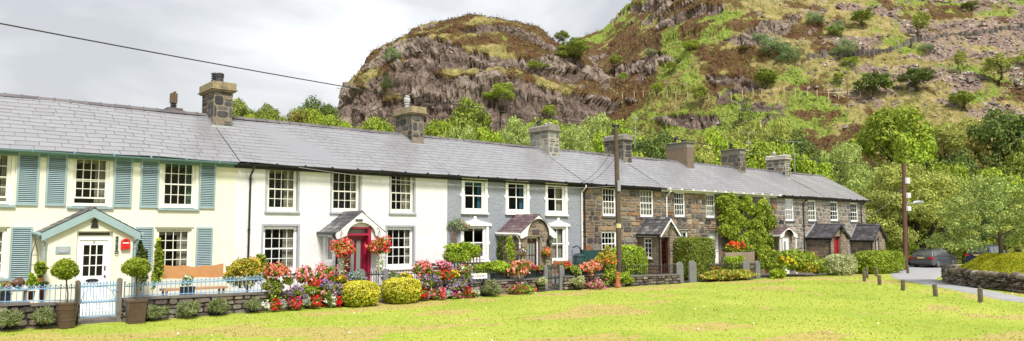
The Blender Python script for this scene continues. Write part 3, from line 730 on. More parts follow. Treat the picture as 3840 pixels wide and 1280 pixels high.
def roof(house, x0, x1, mat, x0v=0, x1v=0, sw=.56, ex=.29, ridge=True, seed=1):
    rnd = random.Random(seed); Vv = Vector((0, RY+.30, RZ-EZ)); L = Vv.length
    mb = MB(); slates(mb, (x0-x0v, -.30, EZ), (1,0,0), Vv, x1-x0+x0v+x1v, L, sw, ex, rnd)
    # boarding below the slates and the rear slope
    a, b = x0-x0v+.01, x1+x1v-.01
    mb.add([(a,-.26,EZ-.006),(b,-.26,EZ-.006),(b,RY,RZ-.02),(a,RY,RZ-.02),(b,2*RY+.3,EZ),(a,2*RY+.3,EZ)], [(0,1,2,3),(3,2,4,5)])
    mb.v = [(x, y, z+.022*math.sin(x*.83+y*.5+seed)*math.sin(x*.31+seed*2)+.010*math.sin(x*2.3+y*1.7)) for x, y, z in mb.v]
    o = mb.build('roof', mat, house)
    r = MB(); x = x0-x0v; 
    while x < x1+x1v-.05:
        e = min(x+.46, x1+x1v); dz = rnd.uniform(-.006, .006)
        for (q, t_) in ((0, .0), (1, .02)):
            xa, xb = (x+.004, e-.004) if q == 0 else (e-.05, e+.012)
            pr = [(-.15-t_, -.075), (-.02, .035+t_), (.02, .035+t_), (.15+t_, -.075), (.13, -.095), (0, .0), (-.13, -.095)]
            r.prism([(RY+a_, RZ+.03+b_+dz) for a_, b_ in pr], (xb-xa, 0, 0), org=(xa, 0, 0), U=(0,1,0), V=(0,0,1))
        x = e
    r.build('ridge', M['ridge'], o)
    return o

def house_base(label, x0, x1): return thing('terraced_house', label, 'house', ((x0+x1)/2, 0, 0), 'houses of the terrace')
def shell(mb, x0, x1):
    mb.add([(x0+.01,0,-.4),(x0+.01,6.6,-.4),(x0+.01,6.6,EZ),(x0+.01,RY,RZ-.05),(x0+.01,0,EZ)], [(0,1,2,3,4)])
    mb.add([(x1-.01,0,-.4),(x1-.01,6.6,-.4),(x1-.01,6.6,EZ),(x1-.01,RY,RZ-.05),(x1-.01,0,EZ)], [(0,1,2,3,4)])
    mb.add([(x0,6.6,-.4),(x1,6.6,-.4),(x1,6.6,EZ),(x0,6.6,EZ)], [(0,1,2,3)])
    mb.add([(x0+.01,.05,2.45),(x1-.01,.05,2.45),(x1-.01,6.55,2.45),(x0+.01,6.55,2.45)], [(0,1,2,3)])   # upper floor
    xm = x0+.01
    mb.add([(x0+.01,2.6,-.4),(x1-.01,2.6,-.4),(x1-.01,2.6,EZ),(x0+.01,2.6,EZ)], [(0,1,2,3)])             # inner wall

def fX(u, v=866): return onY(u, v).x
def op(u0, u1, v0, v1):
    """opening of the front wall from four photo measurements"""
    um = (u0+u1)/2; return (fX(u0), fX(u1), onY(um, v1).z, onY(um, v0).z)

def porch(house, xl, xr, depth, ze, za, mats, door, over=.10, board='white', stone=None, roofmat=None, z0=-.3, boardw=.16, arch=False, proud=.16, side=None):
    """gabled porch; xl, xr are the roof's eaves. door = (x0, x1, z0, z1) opening in the gable wall"""
    yf = -depth; wl, wr = xl+over, xr-over; xm = (xl+xr)/2; zw = ze+.02
    rise = (za-ze)/((xr-xl)/2); zr = za-.06
    mb = MB(); mb.cur = 0
    dx0, dx1, dz0, dz1 = door
    zwl = ze+rise*over-.04
    # front wall with door opening and gable
    wall_grid(mb, wl, wr, z0, zwl, yf, [(dx0, dx1, dz0, min(dz1, zwl-.001))], .25)
    if dz1 < zwl: mb.add([(wl,yf,zwl),(wr,yf,zwl),(xm,yf,zr-.02)], [(0,1,2)])
    else:
        zs_ = lambda x: zr-.02-(zr-.02-zwl)*abs(x-xm)/(wr-xm)
        mb.add([(wl,yf,zwl),(dx0,yf,zwl),(dx0,yf,zs_(dx0))], [(0,1,2)]); mb.add([(wr,yf,zwl),(dx1,yf,zwl),(dx1,yf,zs_(dx1))], [(0,1,2)])
        mb.add([(dx0,yf,dz1),(dx1,yf,dz1),(dx1,yf,zs_(dx1)),(xm,yf,zr-.02),(dx0,yf,zs_(dx0))], [(0,1,2,3,4)])
    sh = [side] if side else []
    ym0, ym1 = yf, 0
    def sidewall(x, holes):
        ys = sorted({yf, 0, *[h[0] for h in holes], *[h[1] for h in holes]}); zs = sorted({z0, zwl, *[h[2] for h in holes], *[h[3] for h in holes]})
        for a, b in zip(ys[:-1], ys[1:]):
            for c, d in zip(zs[:-1], zs[1:]):
                if any(h[0] < (a+b)/2 < h[1] and h[2] < (c+d)/2 < h[3] for h in holes): continue
                mb.add([(x,a,c),(x,b,c),(x,b,d),(x,a,d)], [(0,1,2,3)])
        for h in holes:
            X = x+.14
            mb.add([(x,h[0],h[2]),(X,h[0],h[2]),(X,h[0],h[3]),(x,h[0],h[3])], [(0,1,2,3)]); mb.add([(x,h[1],h[2]),(X,h[1],h[2]),(X,h[1],h[3]),(x,h[1],h[3])], [(0,1,2,3)])
            mb.add([(x,h[0],h[2]),(X,h[0],h[2]),(X,h[1],h[2]),(x,h[1],h[2])], [(0,1,2,3)]); mb.add([(x,h[0],h[3]),(X,h[0],h[3]),(X,h[1],h[3]),(x,h[1],h[3])], [(0,1,2,3)])
    sidewall(wl, sh); sidewall(wr, [])
    mb.add([(wl+.01,-.02,z0),(wr-.01,-.02,z0),(wr-.01,-.02,zwl),(wl+.01,-.02,zwl)], [(0,1,2,3)])
    if stone:
        mb.cur = 1; rnd = random.Random(int(xl*77))
        mb.stones((wl, yf, z0), (1,0,0), (0,0,1), (0,-1,0), wr-wl, zwl-z0, [(dx0-wl-.01, dx1-wl+.01, dz0-z0, dz1-z0)], sx=.27, sz=.19, rnd=rnd, rise=.02)
        mb.stones((wl, yf, z0), (0,1,0), (0,0,1), (-1,0,0), depth, zwl-z0, [(s[0]-yf-.02, s[1]-yf+.02, s[2]-z0-.02, s[3]-z0+.02) for s in sh], sx=.30, sz=.20, rnd=rnd, rise=.02)
        n = 4
        for i in range(n):
            za_, zb_ = zwl+(zr-zwl)*i/n, zwl+(zr-zwl)*(i+1)/n; k = 1-(i+1)/n*1.0+.08
            hw = (wr-wl)/2*min(1, k); mb.stones((xm-hw, yf, za_), (1,0,0), (0,0,1), (0,-1,0), 2*hw, zb_-za_, sx=.24, sz=zb_-za_, rnd=rnd, rise=.018)
    p = mb.build('porch', mats, house)
    # roof
    r = MB(); rnd = random.Random(int(xl*31)); yb = .05; yo = yf-proud
    for (xe, sgn) in ((xl, 1), (xr, -1)):
        Vv = Vector((xm-xe, 0, za-ze)); slates(r, (xe, yo, ze) if sgn > 0 else (xe, yo, ze), (0,1,0), Vv, depth+proud, Vv.length, .27, .20, rnd, .016)
        r.add([(xe, yo+.01, ze-.012), (xe, 0, ze-.012), (xm, 0, za-.012), (xm, yo+.01, za-.012)], [(0,1,2,3)])
    y = yo
    while y < 0:
        e = min(y+.34, 0); 
        r.prism([(-.13,-.085),(-.015,.03),(.015,.03),(.13,-.085),(.11,-.1),(0,.0),(-.11,-.1)], (0, e-y-.008, 0), org=(xm, y, za+.01+rnd.uniform(-.005,.005)), U=(1,0,0), V=(0,0,1)); y = e
    ro = r.build('porch_roof', roofmat or M['slateporch'], p)
    # bargeboards
    b = MB(); t_ = .035; yb0 = yo+.02
    nrm = Vector((-(za-ze), 0, (xr-xl)/2)).normalized()
    def boardpoly(w_):
        lo = w_/nrm.z
        return [(xl, ze-.02), (xm, za-.02), (xr, ze-.02), (xr, ze-.02-lo*.9), (xm, za-.02-lo), (xl, ze-.02-lo*.9)]
    q = boardpoly(boardw)
    if arch:
        n = 14; arc = []
        ax = (wr-wl)/2*.70; zb_ = ze-.12
        for i in range(n+1):
            a_ = math.pi*i/n; arc.append((xm+ax*math.cos(a_), zb_+(za-boardw*1.25-.02-zb_)*math.sin(a_)))
        q = [(xl, ze-.02), (xm, za-.02), (xr, ze-.02), (xr, ze-.22), (xr-.10, ze-.24)]+arc+[(xl+.10, ze-.24), (xl, ze-.22)]
        m_ = len(q)//2
        # two halves so that the shape stays simple
        L = [(xl, ze-.02), (xm, za-.02)]+[p_ for p_ in arc if p_[0] <= xm+1e-6]+[(xl+.10, ze-.24), (xl, ze-.22)]
        Rr = [(xm+.0005, za-.02), (xr, ze-.02), (xr, ze-.22), (xr-.10, ze-.24)]+[p_ for p_ in arc if p_[0] >= xm-1e-6]
        b.prism(L, (0, t_, 0), org=(0, yb0, 0)); b.prism(Rr, (0, t_, 0), org=(0, yb0, 0))
    else:
        b.prism([q[0], q[1], q[4], q[5]], (0, t_, 0), org=(0, yb0, 0)); b.prism([(q[1][0]+.0005, q[1][1]), q[2], q[3], (q[4][0]+.0005, q[4][1])], (0, t_, 0), org=(0, yb0, 0))
    for xe in (xl, xr): b.box(xe-.01 if xe == xl else xe-.02, xe+.02 if xe == xl else xe+.01, yb0+t_+.002, -.02, ze-.13, ze-.02)
    b.build('bargeboard', M[board], p)
    return p
def porch_gutter(p, xl, depth, ze, mat, zbot=.1, proud=.16, pipe=True, right=None):
    g = MB(); yf = -depth
    for x in [xl-.05]+([right+.05] if right else []):
        g.tube([(x, -.03, ze-.03), (x, yf-proud+.06, ze-.05)], .05, 8)
        if pipe: sx = .17 if x < (xl+.5) else -.17; g.tube([(x, yf+.02, ze-.07), (x, yf+.02, ze-.14), (x+sx*.9, yf+.04, ze-.30), (x+sx*.9, yf+.04, zbot)], .036, 8); g.tube([(x+sx*.9, yf+.04, ze-.42), (x+sx*.9, yf+.04, ze-.48)], .048, 8)
    return g.build('porch_gutter', mat, p)

def panel_door(parent, x0, x1, z0, z1, y, mat, glaz=None, frame=None, fw=.07, glass='glass', knob=True, panels=()):
    """door leaf with glazed grid: glaz=(x0,x1,z0,z1,cols,rows) in fractions of the leaf"""
    f = MB(); fm = frame or mat
    f.box(x0, x0+fw, y-.05, y+.06, z0, z1); f.box(x1-fw, x1, y-.05, y+.06, z0, z1); f.box(x0+fw, x1-fw, y-.05, y+.06, z1-fw, z1)
    f.build('door_frame', fm, parent)
    a, b, c, d = x0+fw+.004, x1-fw-.004, z0+.01, z1-fw-.004; W, H = b-a, d-c
    m = MB(); m.cur = 0; holes = []
    for g in ([glaz] if glaz else []):
        holes.append((a+W*g[0], a+W*g[1], c+H*g[2], c+H*g[3]))
    hs = holes
    xs = sorted({a, b, *[h[0] for h in hs], *[h[1] for h in hs]}); zs = sorted({c, d, *[h[2] for h in hs], *[h[3] for h in hs]})
    for p, q in zip(xs[:-1], xs[1:]):
        for r_, s_ in zip(zs[:-1], zs[1:]):
            if any(h[0] < (p+q)/2 < h[1] and h[2] < (r_+s_)/2 < h[3] for h in hs): continue
            m.box(p, q, y-.02, y+.02, r_, s_)
    for (p0, p1, p2, p3) in panels:
        X0, X1, Z0, Z1 = a+W*p0, a+W*p1, c+H*p2, c+H*p3; k = .025
        for e in ((X0,X1,Z0,Z0+k),(X0,X1,Z1-k,Z1),(X0,X0+k,Z0+k,Z1-k),(X1-k,X1,Z0+k,Z1-k)): m.box(e[0], e[1], y-.03, y-.0205, e[2], e[3])
    if glaz:
        h = holes[0]; nc, nr = glaz[4], glaz[5]
        for i in range(1, nc): x = h[0]+(h[1]-h[0])*i/nc; m.box(x-.014, x+.014, y-.018, y+.018, h[2], h[3])
        for i in range(1, nr): z = h[2]+(h[3]-h[2])*i/nr; m.box(h[0], h[1], y-.017, y+.017, z-.014, z+.014)
        m.cur = 1; m.add([(h[0],y,h[2]),(h[1],y,h[2]),(h[1],y,h[3]),(h[0],y,h[3])], [(0,1,2,3)])
    m.cur = 2
    if knob: m.ball((b-W*.07, y-.05, c+H*.47), .03, 8, 6); m.box(b-W*.07-.02, b-W*.07+.02, y-.026, y-.0206, c+H*.55, c+H*.62)
    return m.build('door', [mat, M[glass], M['black']], parent)

def text_mesh(name, body, size, center, mat, parent=None, depth=.004, spacing=1.0, loc=None, face=(1,0,0), serif=False):
    cu = bpy.data.curves.new(name, 'FONT'); cu.body = body; cu.size = size; cu.extrude = depth; cu.align_x = 'CENTER'; cu.align_y = 'CENTER'; cu.space_character = spacing; cu.resolution_u = 2
    tmp = link(bpy.data.objects.new('tmp', cu)); bpy.context.view_layer.update()
    me = bpy.data.meshes.new_from_object(tmp.evaluated_get(bpy.context.evaluated_depsgraph_get())); bpy.data.objects.remove(tmp); bpy.data.curves.remove(cu)
    me.transform(Matrix.Rotation(R(90), 4, 'X')); me.name = name
    o0 = ORG[parent.name] if parent else Vector(loc or center)
    me.transform(Matrix.Translation(Vector(center)-o0)); me.materials.clear(); me.materials.append(mat)
    o = link(bpy.data.objects.new(name, me))
    if parent: o.parent = parent; ORG[o.name] = o0
    else: o.location = o0; ORG[o.name] = o0
    return o
# ------------------------------------------------------------------ the eight houses
def side_opening(xw, u0, u1, v0, v1):
    """opening of a porch's side wall (plane X=xw): y0, y1, z0, z1"""
    def onX(u, v): d = ray(u, v); return CAM+d*((xw-CAM.x)/d.x)
    a, b = onX(u0, v1), onX(u1, v0); m0, m1 = onX((u0+u1)/2, v1), onX((u0+u1)/2, v0)
    return (min(a.y, b.y), max(a.y, b.y), m0.z, m1.z)

# --- house 1: cream, blue shutters
X0, X1 = -1.6, 8.9
h = house_base('cream rendered cottage with pale blue louvred shutters and gabled cream porch', X0, X1)
B = op(250, 416, 581, 775); Cw = op(590, 740, 598, 782); wB = B[1]-B[0]
xr = fX(46); A = (xr-wB, xr, B[2], B[3])
LC = op(581, 727, 853, 1022); xr2 = fX(37); LA = (xr2-wB, xr2, LC[2], LC[3])
mb = MB(); wall_grid(mb, X0, X1, -.4, EZ, 0, [A, B, Cw, LA, LC], .22); shell(mb, X0, X1); mb.build('wall', M['cream'], h)
for (o_, sl, cur, cm) in ((A, .10, 'sides top', None), (B, .14, 'right top', None), (Cw, 0, 'sides top', M['curtaingreen']), (LA, 0, 'sides top', None), (LC, 0, 'right top', None)):
    i = .10 if o_ in (B, A, Cw) else .06
    sash(h, o_[0]+i, o_[1]-i, o_[2]+.02, o_[3]-.05, 4, 4, .13, M['creamjoin'], curtain=cur, cmat=cm, slide=sl)
    s_ = MB(); s_.box(o_[0]-.03, o_[1]+.03, -.08, .10, o_[2]-.07, o_[2]-.002); s_.build('sill', M['blue'], h)
    s_ = MB(); s_.box(o_[0]+.004, o_[0]+i-.002, .04, .2, o_[2], o_[3]-.004); s_.box(o_[1]-i+.002, o_[1]-.004, .04, .2, o_[2], o_[3]-.004); s_.box(o_[0]+i, o_[1]-i, .04, .2, o_[3]-.048, o_[3]-.004)
    s_.build('window_lining', M['creamjoin'], h)
for u0, u1, v0, v1 in ((52,135,572,771),(162,240,574,773),(417,487,585,778),(518,588,597,780),(740,801,605,783),(41,122,851,1056),(508,575,852,1010),(736,797,853,1006)):
    shutter(h, *op(u0, u1, v0, v1))
roof(h, X0, X1, M['slate'], seed=3); gutter(h, X0, X1-.12, M['bluegutter'])
chimney(h, 8.85, 9.53, 2.47, 3.85, 7.98, M['stoneC'], M['mortar'], M['capstone'], 'deep', [(.62,'ribbed',M['potdark'],1.0,-.06),(.78,'ribbed',M['potdark'],.75,.05),(.36,'plain',M['potdark'],1.05,.0)], sx=.62, sz=.34)
# rear stack just showing over the ridge
bk = onY(650, 410, 5.2); mb = MB(); mb.box(bk.x-.28, bk.x+.28, 4.9, 5.5, 5.6, bk.z+.02); q = mb.build('rear_chimney', M['stoneC'], h)
mb = MB(); mb.lathe([(r*.9, z*.8) for r, z in pot_prof('ribbed')][:18]+[(.09,.33)], (bk.x, 5.2, bk.z-.06), 12); mb.build('chimney_pot', M['potdark'], q)
mb = MB()
for k in range(4): mb.box(bk.x-.12+.062*k, bk.x-.072+.062*k, 5.08, 5.32, bk.z+.24+.02*(k % 2), bk.z+.62+.04*(k % 3))
mb.build('chimney_cowl', paint('sooty_clay', (.16,.105,.07), .9, .3, 6, .2), q)
p1d = (onY(288, 900, -1.2).x, onY(423, 900, -1.2).x, .16, onY(355, 868, -1.2).z)
ze = onY(340, 868, -1.2).z-.02; za = onY(359, 780, -1.2).z
pz = porch(h, 3.14, 5.64, 1.2, ze, za, M['cream'], p1d, over=.17, board='blue', boardw=.22)
porch_gutter(pz, 3.14, 1.2, ze, M['blue'], right=5.64)
db = onY(355, 888, -1.2).z
panel_door(pz, p1d[0], p1d[1], p1d[2], db-.01, -1.03, M['joinery'], (.16, .84, .48, .93, 3, 3), fw=.09, panels=((.16,.84,.06,.38),))
mb = MB(); mb.box(p1d[0]+.002, p1d[1]-.002, -1.08, -.98, db-.008, p1d[3]-.002); mb.cur = 1; mb.box(p1d[0]+.06, p1d[1]-.06, -1.088, -1.0805, db+.035, p1d[3]-.035); mb.build('fanlight', [M['joinery'], paint('olive_panel', (.11, .085, .045), .3, .1, 3)], pz)
text_mesh('lettering', 'GREENWAYS', .125, ((p1d[0]+p1d[1])/2, -1.091, (db+p1d[3])/2), M['black'], pz, spacing=1.1)
text_mesh('number', '3', .13, ((p1d[0]+p1d[1])/2, -1.055, db-.17), M['black'], pz)
mb = MB(); dm = (p1d[0]+p1d[1])/2; mb.tube([(dm+.16*math.cos(a), -1.058, .98+.045*math.sin(a)) for a in [k*.5236 for k in range(13)]], .013, 6); mb.box(dm-.14, dm+.14, -1.056, -1.0515, .955, 1.005); mb.build('letter_plate', M['black'], pz)
mb = MB(); mb.box(p1d[0]-.05, p1d[1]+.05, -1.62, -1.205, -.1, .15); mb.build('doorstep', M['joinery'], pz)
# fittings on that porch
YF = -1.2
c = onY(236, 938, YF); t_ = thing('wall_plaque', 'oval name plate on a pale blue board on the cream porch', 'plaque', c)
mb = MB(); mb.box(c.x-.18, c.x+.18, YF-.03, YF-.004, c.z-.10, c.z+.10); mb.build('board', M['blue'], t_)
mb = MB(); mb.prism([(.15*math.cos(k*.3142), .075*math.sin(k*.3142)) for k in range(20)], (0, -.014, 0), org=(c.x, YF-.0305, c.z)); mb.build('plate', M['greypaint'], t_)
c = onY(355, 838, YF); mb = MB()
mb.prism([(-.10,-.13),(.10,-.13),(.10,-.09),(.085,-.08),(.085,-.03),(.065,-.03),(.06,.02),(.085,.03),(.085,.055),(.05,.06),(.075,.09),(.04,.10),(.02,.135),(-.02,.135),(-.04,.10),(-.075,.09),(-.05,.06),(-.085,.055),(-.085,.03),(-.06,.02),(-.065,-.03),(-.085,-.03),(-.085,-.08),(-.10,-.09)], (0, -.03, 0), org=(c.x, YF-.004, c.z))
tag(mb.build('wall_ornament', M['black'], loc=c), 'dark pagoda shaped cast plaque under the cream porch gable', 'ornament')
c = onY(437, 918, YF); t_ = thing('bell_pull', 'black wrought iron bell pull on a blue backboard', 'bell pull', c)
mb = MB(); mb.box(c.x-.04, c.x+.04, YF-.02, YF-.004, c.z-.19, c.z+.24); mb.build('board', M['blue'], t_)
mb = MB(); mb.tube([(c.x, YF-.05, c.z+.25), (c.x, YF-.05, c.z-.18)], .014, 6)
for k, zz in enumerate((.22, .13, -.02, -.09)): mb.ball((c.x, YF-.05, c.z+zz), (.035, .02, .025), 8, 5)
mb.tube([(c.x+.045*math.sin(k*.6283), YF-.05, c.z-.225+.045*math.cos(k*.6283)) for k in range(11)], .012, 6); mb.build('pull', M['black'], t_)
c = onY(469, 916, YF); t_ = thing('letterbox', 'small red letterbox with rounded top beside the cream porch door', 'letterbox', c)
mb = MB(); a = [(.12*math.cos(math.pi*k/10), .06+.10*math.sin(math.pi*k/10)) for k in range(11)]; mb.prism(a+[(-.12,-.15),(.12,-.15)], (0, -.10, 0), org=(c.x, YF-.006, c.z)); mb.build('body', M['pillar'], t_, bevel=.006)
mb = MB(); mb.box(c.x-.085, c.x+.085, YF-.118, YF-.1105, c.z+.02, c.z+.05); mb.build('flap', M['joinery'], t_); mb = MB(); mb.prism([(.05,.09),(-.05,.09),(0,.125)], (0,-.008,0), org=(c.x, YF-.1065, c.z)); mb.build('emblem', M['black'], t_)

# --- house 2: white roughcast
X0, X1 = 8.9, 17.7
h = house_base('white roughcast cottage with grey edged windows and a claret front door', X0, X1)
U = [op(998,1113,627,792), op(1242,1348,641,795), op(1463,1552,650,798)]; L = [op(988,1118,848,1018), op(1451,1552,852,1004)]
mb = MB(); wall_grid(mb, X0, X1, -.4, EZ, 0, U+L, .24); shell(mb, X0, X1); mb.build('wall', M['white'], h)
for k, o_ in enumerate(U+L):
    sash(h, o_[0]+.015, o_[1]-.015, o_[2]+.01, o_[3]-.015, 4, 4, .14, M['creamjoin'] if k < 3 else M['joinery'], curtain=['right top', 'sides', 'right', 'right', 'sides'][k])
    s_ = MB(); d_ = .007; b_ = .075       # painted grey band and reveals
    s_.box(o_[0]-b_, o_[0], -d_, 0.004, o_[2]-.02, o_[3]); s_.box(o_[1], o_[1]+b_, -d_, .004, o_[2]-.02, o_[3])
    if k >= 3: s_.box(o_[0]-b_, o_[1]+b_, -d_, .004, o_[3]+.001, o_[3]+b_)
    s_.box(o_[1]-.006, o_[1]-.001, .005, .10, o_[2], o_[3]); s_.box(o_[0]+.001, o_[0]+.006, .005, .10, o_[2], o_[3])
    s_.build('window_surround', M['greypaint'], h)
    s_ = MB(); s_.box(o_[0]-.09, o_[1]+.09, -.07, .11, o_[2]-.08, o_[2]-.022); s_.build('sill', M['greypaint'] if k < 3 else M['joinery'], h)
roof(h, X0, X1, M['slate'], seed=4); gutter(h, X0-.1, X1, M['black']); downpipe(h, fX(931), M['black'])
chimney(h, 17.5, 18.1, 2.47, 3.9, 8.0, M['stoneC'], M['mortar'], M['capstone'], 'deep', [(.66,'cowl',M['potpale'],1.05)], sx=.5, sz=.32)
d2 = (onY(1293,900,-1.3).x, onY(1389,900,-1.3).x, .14, 2.56)
pz = porch(h, 11.95, 13.92, 1.3, 2.37, onY(1336,794,-1.3).z, M['white'], d2, over=.16, boardw=.30, side=side_opening(12.11, 1219, 1247, 884, 982), roofmat=M['slateporch'], arch=True)
porch_gutter(pz, 11.95, 1.3, 2.37, M['black'])
s0 = side_opening(12.11, 1219, 1247, 884, 982); mb = MB(); mb.cur = 0
for a, b, c_, e in ((s0[0], s0[0]+.07, s0[2], s0[3]), (s0[1]-.07, s0[1], s0[2], s0[3]), (s0[0]+.07, s0[1]-.07, s0[2], s0[2]+.08), (s0[0]+.07, s0[1]-.07, s0[3]-.07, s0[3])): mb.box(12.17, 12.22, a, b, c_, e)
mb.cur = 1; mb.add([(12.195, s0[0]+.06, s0[2]+.06), (12.195, s0[1]-.06, s0[2]+.06), (12.195, s0[1]-.06, s0[3]-.06), (12.195, s0[0]+.06, s0[3]-.06)], [(0,1,2,3)]); mb.build('side_window', [M['joinery'], M['frosted']], pz)
dt = onY(1340, 882, -1.3).z
panel_door(pz, d2[0]+.11, d2[1]-.11, d2[2], dt-.02, -1.10, paint('deep_claret', lin(118, 22, 46), .3, .1, 3), None, frame=M['red'], fw=.06, panels=((.1,.9,.04,.22),))
mb = MB(); 
for a, b in ((d2[0]-.01, d2[0]+.11), (d2[1]-.11, d2[1]+.01)): mb.box(a, b, -1.34, -1.06, .05, d2[3])
mb.box(d2[0]+.11, d2[1]-.11, -1.335, -1.06, dt-.018, dt+.06); mb.box(d2[0]+.11, d2[1]-.11, -1.33, -1.06, d2[3]-.06, d2[3]); mb.build('door_surround', M['red'], pz)
mb = MB(); mb.add([(d2[0]+.11,-1.12,dt+.06),(d2[1]-.11,-1.12,dt+.06),(d2[1]-.11,-1.12,d2[3]-.06),(d2[0]+.11,-1.12,d2[3]-.06)], [(0,1,2,3)]); mb.build('fanlight', M['frosted'], pz)
for a, b in ((.22, .42), (.56, .80)):
    xa, xb = d2[0]+.17+(d2[1]-d2[0]-.34)*a, d2[0]+.17+(d2[1]-d2[0]-.34)*b; mb = MB(); mb.box(xa, xb, -1.131, -1.124, .75, dt-.2); mb.build('door_pane', M['frosted'], pz)
c = onY(1347, 826, -1.46); mb = MB(); mb.box(c.x-.14, c.x+.14, -1.475, -1.445, c.z-.035, c.z+.035); tag(mb.build('house_sign', M['slateblack'], loc=(c.x, -1.46, c.z)), 'small dark slate name plate on the white scalloped gable', 'sign')

# --- house 3: grey roughcast
X0, X1 = 17.7, 25.76
h = house_base('blue grey roughcast cottage with white moulded window surrounds and plum slate porch', X0, X1)
U = [op(1738,1817,674,795), op(1903,1975,682,798), op(2052,2119,692,803)]; L = [op(1736,1822,848,975), op(2064,2120,850,980)]
mb = MB(); wall_grid(mb, X0, X1, -.4, EZ, 0, U+L, .2); shell(mb, X0, X1); mb.build('wall', M['grey'], h)
for k, o_ in enumerate(U+L):
    s_ = MB(); x0, x1, z0, z1 = o_; b_ = .13; d_ = .05
    s_.box(x0-b_, x0, -d_, .004, z0-.02, z1); s_.box(x1, x1+b_, -d_, .004, z0-.02, z1)
    s_.box(x0+.001, x0+.006, .005, .09, z0, z1); s_.box(x1-.006, x1-.001, .005, .09, z0, z1)
    for xx, sg in ((x0-b_, -1), (x1+b_, 1)):
        s_.prism([(sg*.07*math.cos(a), .085*math.sin(a)) for a in [math.pi*(j/8-.5) for j in range(9)]], (0, d_-.002, 0), org=(xx, -d_+.001, (z0+z1)/2))
    if k < 3: s_.box(x0-b_, x1+b_, -d_-.002, .004, z1+.001, z1+.10); s_.box(x0-b_-.03, x1+b_+.03, -.11, .004, z0-.10, z0-.021)
    else:
        xm = (x0+x1)/2; w_ = (x1-x0)/2+.26
        s_.prism([(-w_,.001),(w_,.001),(w_,.10),(.18,.24),(.12,.28),(-.12,.28),(-.18,.24),(-w_,.10)], (0, .085, 0), org=(xm, -.083, z1))
        s_.ball((xm, -.04, z1+.34), (.085, .045, .085), 10, 8); s_.box(x0-b_-.03, x1+b_+.03, -.11, .004, z0-.10, z0-.021)
    s_.build('window_surround', M['joinery'], h)
    sash(h, x0+.01, x1-.01, z0+.01, z1-.01, 2, 2, .08, M['joinery'], fw=.08, bar=.045, curtain=['sides top', 'sides', 'right', 'half top', 'full'][k], cmat=M['curtainblue'] if k < 2 else None)
roof(h, X0, X1, M['slate'], seed=5); gutter(h, X0, X1, M['black']); downpipe(h, fX(2181)-.04, M['joinery']); downpipe(h, fX(2190), M['black'])
chimney(h, 25.85, 26.6, 2.47, 3.95, 8.0, M['stonePale'], M['mortarpale'], M['capgrey'], 'round', [(.75,'stub',M['potdark'],1.1,-.05),(.45,'dome',M['cappale'],.5,.05),(.25,'dome',M['cappale'],.5,.1)], sx=.36, sz=.27, gap=.04)
ze = onY(1945, 874, -1.5).z; za = onY(2013, 806, -1.5).z
d3 = (onY(1977,900,-1.5).x, onY(2025,900,-1.5).x, .10, onY(2000,890,-1.5).z)
pz = porch(h, 20.35, 22.45, 1.5, ze, za, [M['mortar'], M['stoneP']], d3, over=.13, stone=True, arch=True, boardw=.12, roofmat=M['slateplum'])
porch_gutter(pz, 20.35, 1.5, ze, M['joinery'])
panel_door(pz, d3[0], d3[1], d3[2], d3[3], -1.3, M['brown'], (.14, .86, .12, .90, 3, 3), frame=M['joinery'], fw=.05, glass='frosted')
text_mesh('number', '5', .12, ((d3[0]+d3[1])/2, -1.335, d3[3]-.12), M['joinery'], pz)
c = onY(2008, 869, -1.5); mb = MB(); mb.box(c.x-.19, c.x+.19, -1.56, -1.53, c.z-.07, c.z+.09); tag(mb.build('house_sign', M['slateblack'], loc=(c.x, -1.55, c.z)), 'dark slate name plate over the brown door of the stone porch', 'sign')
def lantern(u, v, Y, label, s=1.0):
    c = onY(u, v, Y); t_ = thing('wall_lantern', label, 'lantern', c); mb = MB()
    mb.box(c.x-.05*s, c.x+.05*s, Y-.03, Y-.006, c.z-.10*s, c.z+.10*s); mb.tube([(c.x, Y-.03, c.z-.05*s), (c.x, Y-.12, c.z-.10*s), (c.x, Y-.17, c.z-.05*s), (c.x, Y-.17, c.z)], .012*s, 6); mb.build('bracket', M['black'], t_)
    mb = MB(); yc = Y-.17
    for a in range(4):
        q = R(45+90*a); mb.tube([(c.x+.05*s*math.cos(q), yc+.05*s*math.sin(q), c.z), (c.x+.085*s*math.cos(q), yc+.085*s*math.sin(q), c.z+.16*s)], .009*s, 5)
    mb.lathe([(.12*s, .16*s), (.12*s, .175*s), (.05*s, .24*s), (.02*s, .29*s)], (c.x, yc, c.z), 8); mb.lathe([(.02*s, -.02*s), (.06*s, -.012*s), (.055*s, .004*s)], (c.x, yc, c.z), 8); mb.build('lamp_cage', M['black'], t_)
    mb = MB(); mb.lathe([(.045*s, .005), (.07*s, .155*s)], (c.x, yc, c.z), 8); mb.build('lamp_glass', M['frosted'], t_)
lantern(2054, 912, -1.5, 'black carriage lantern to the right of the brown porch door', 1.2)

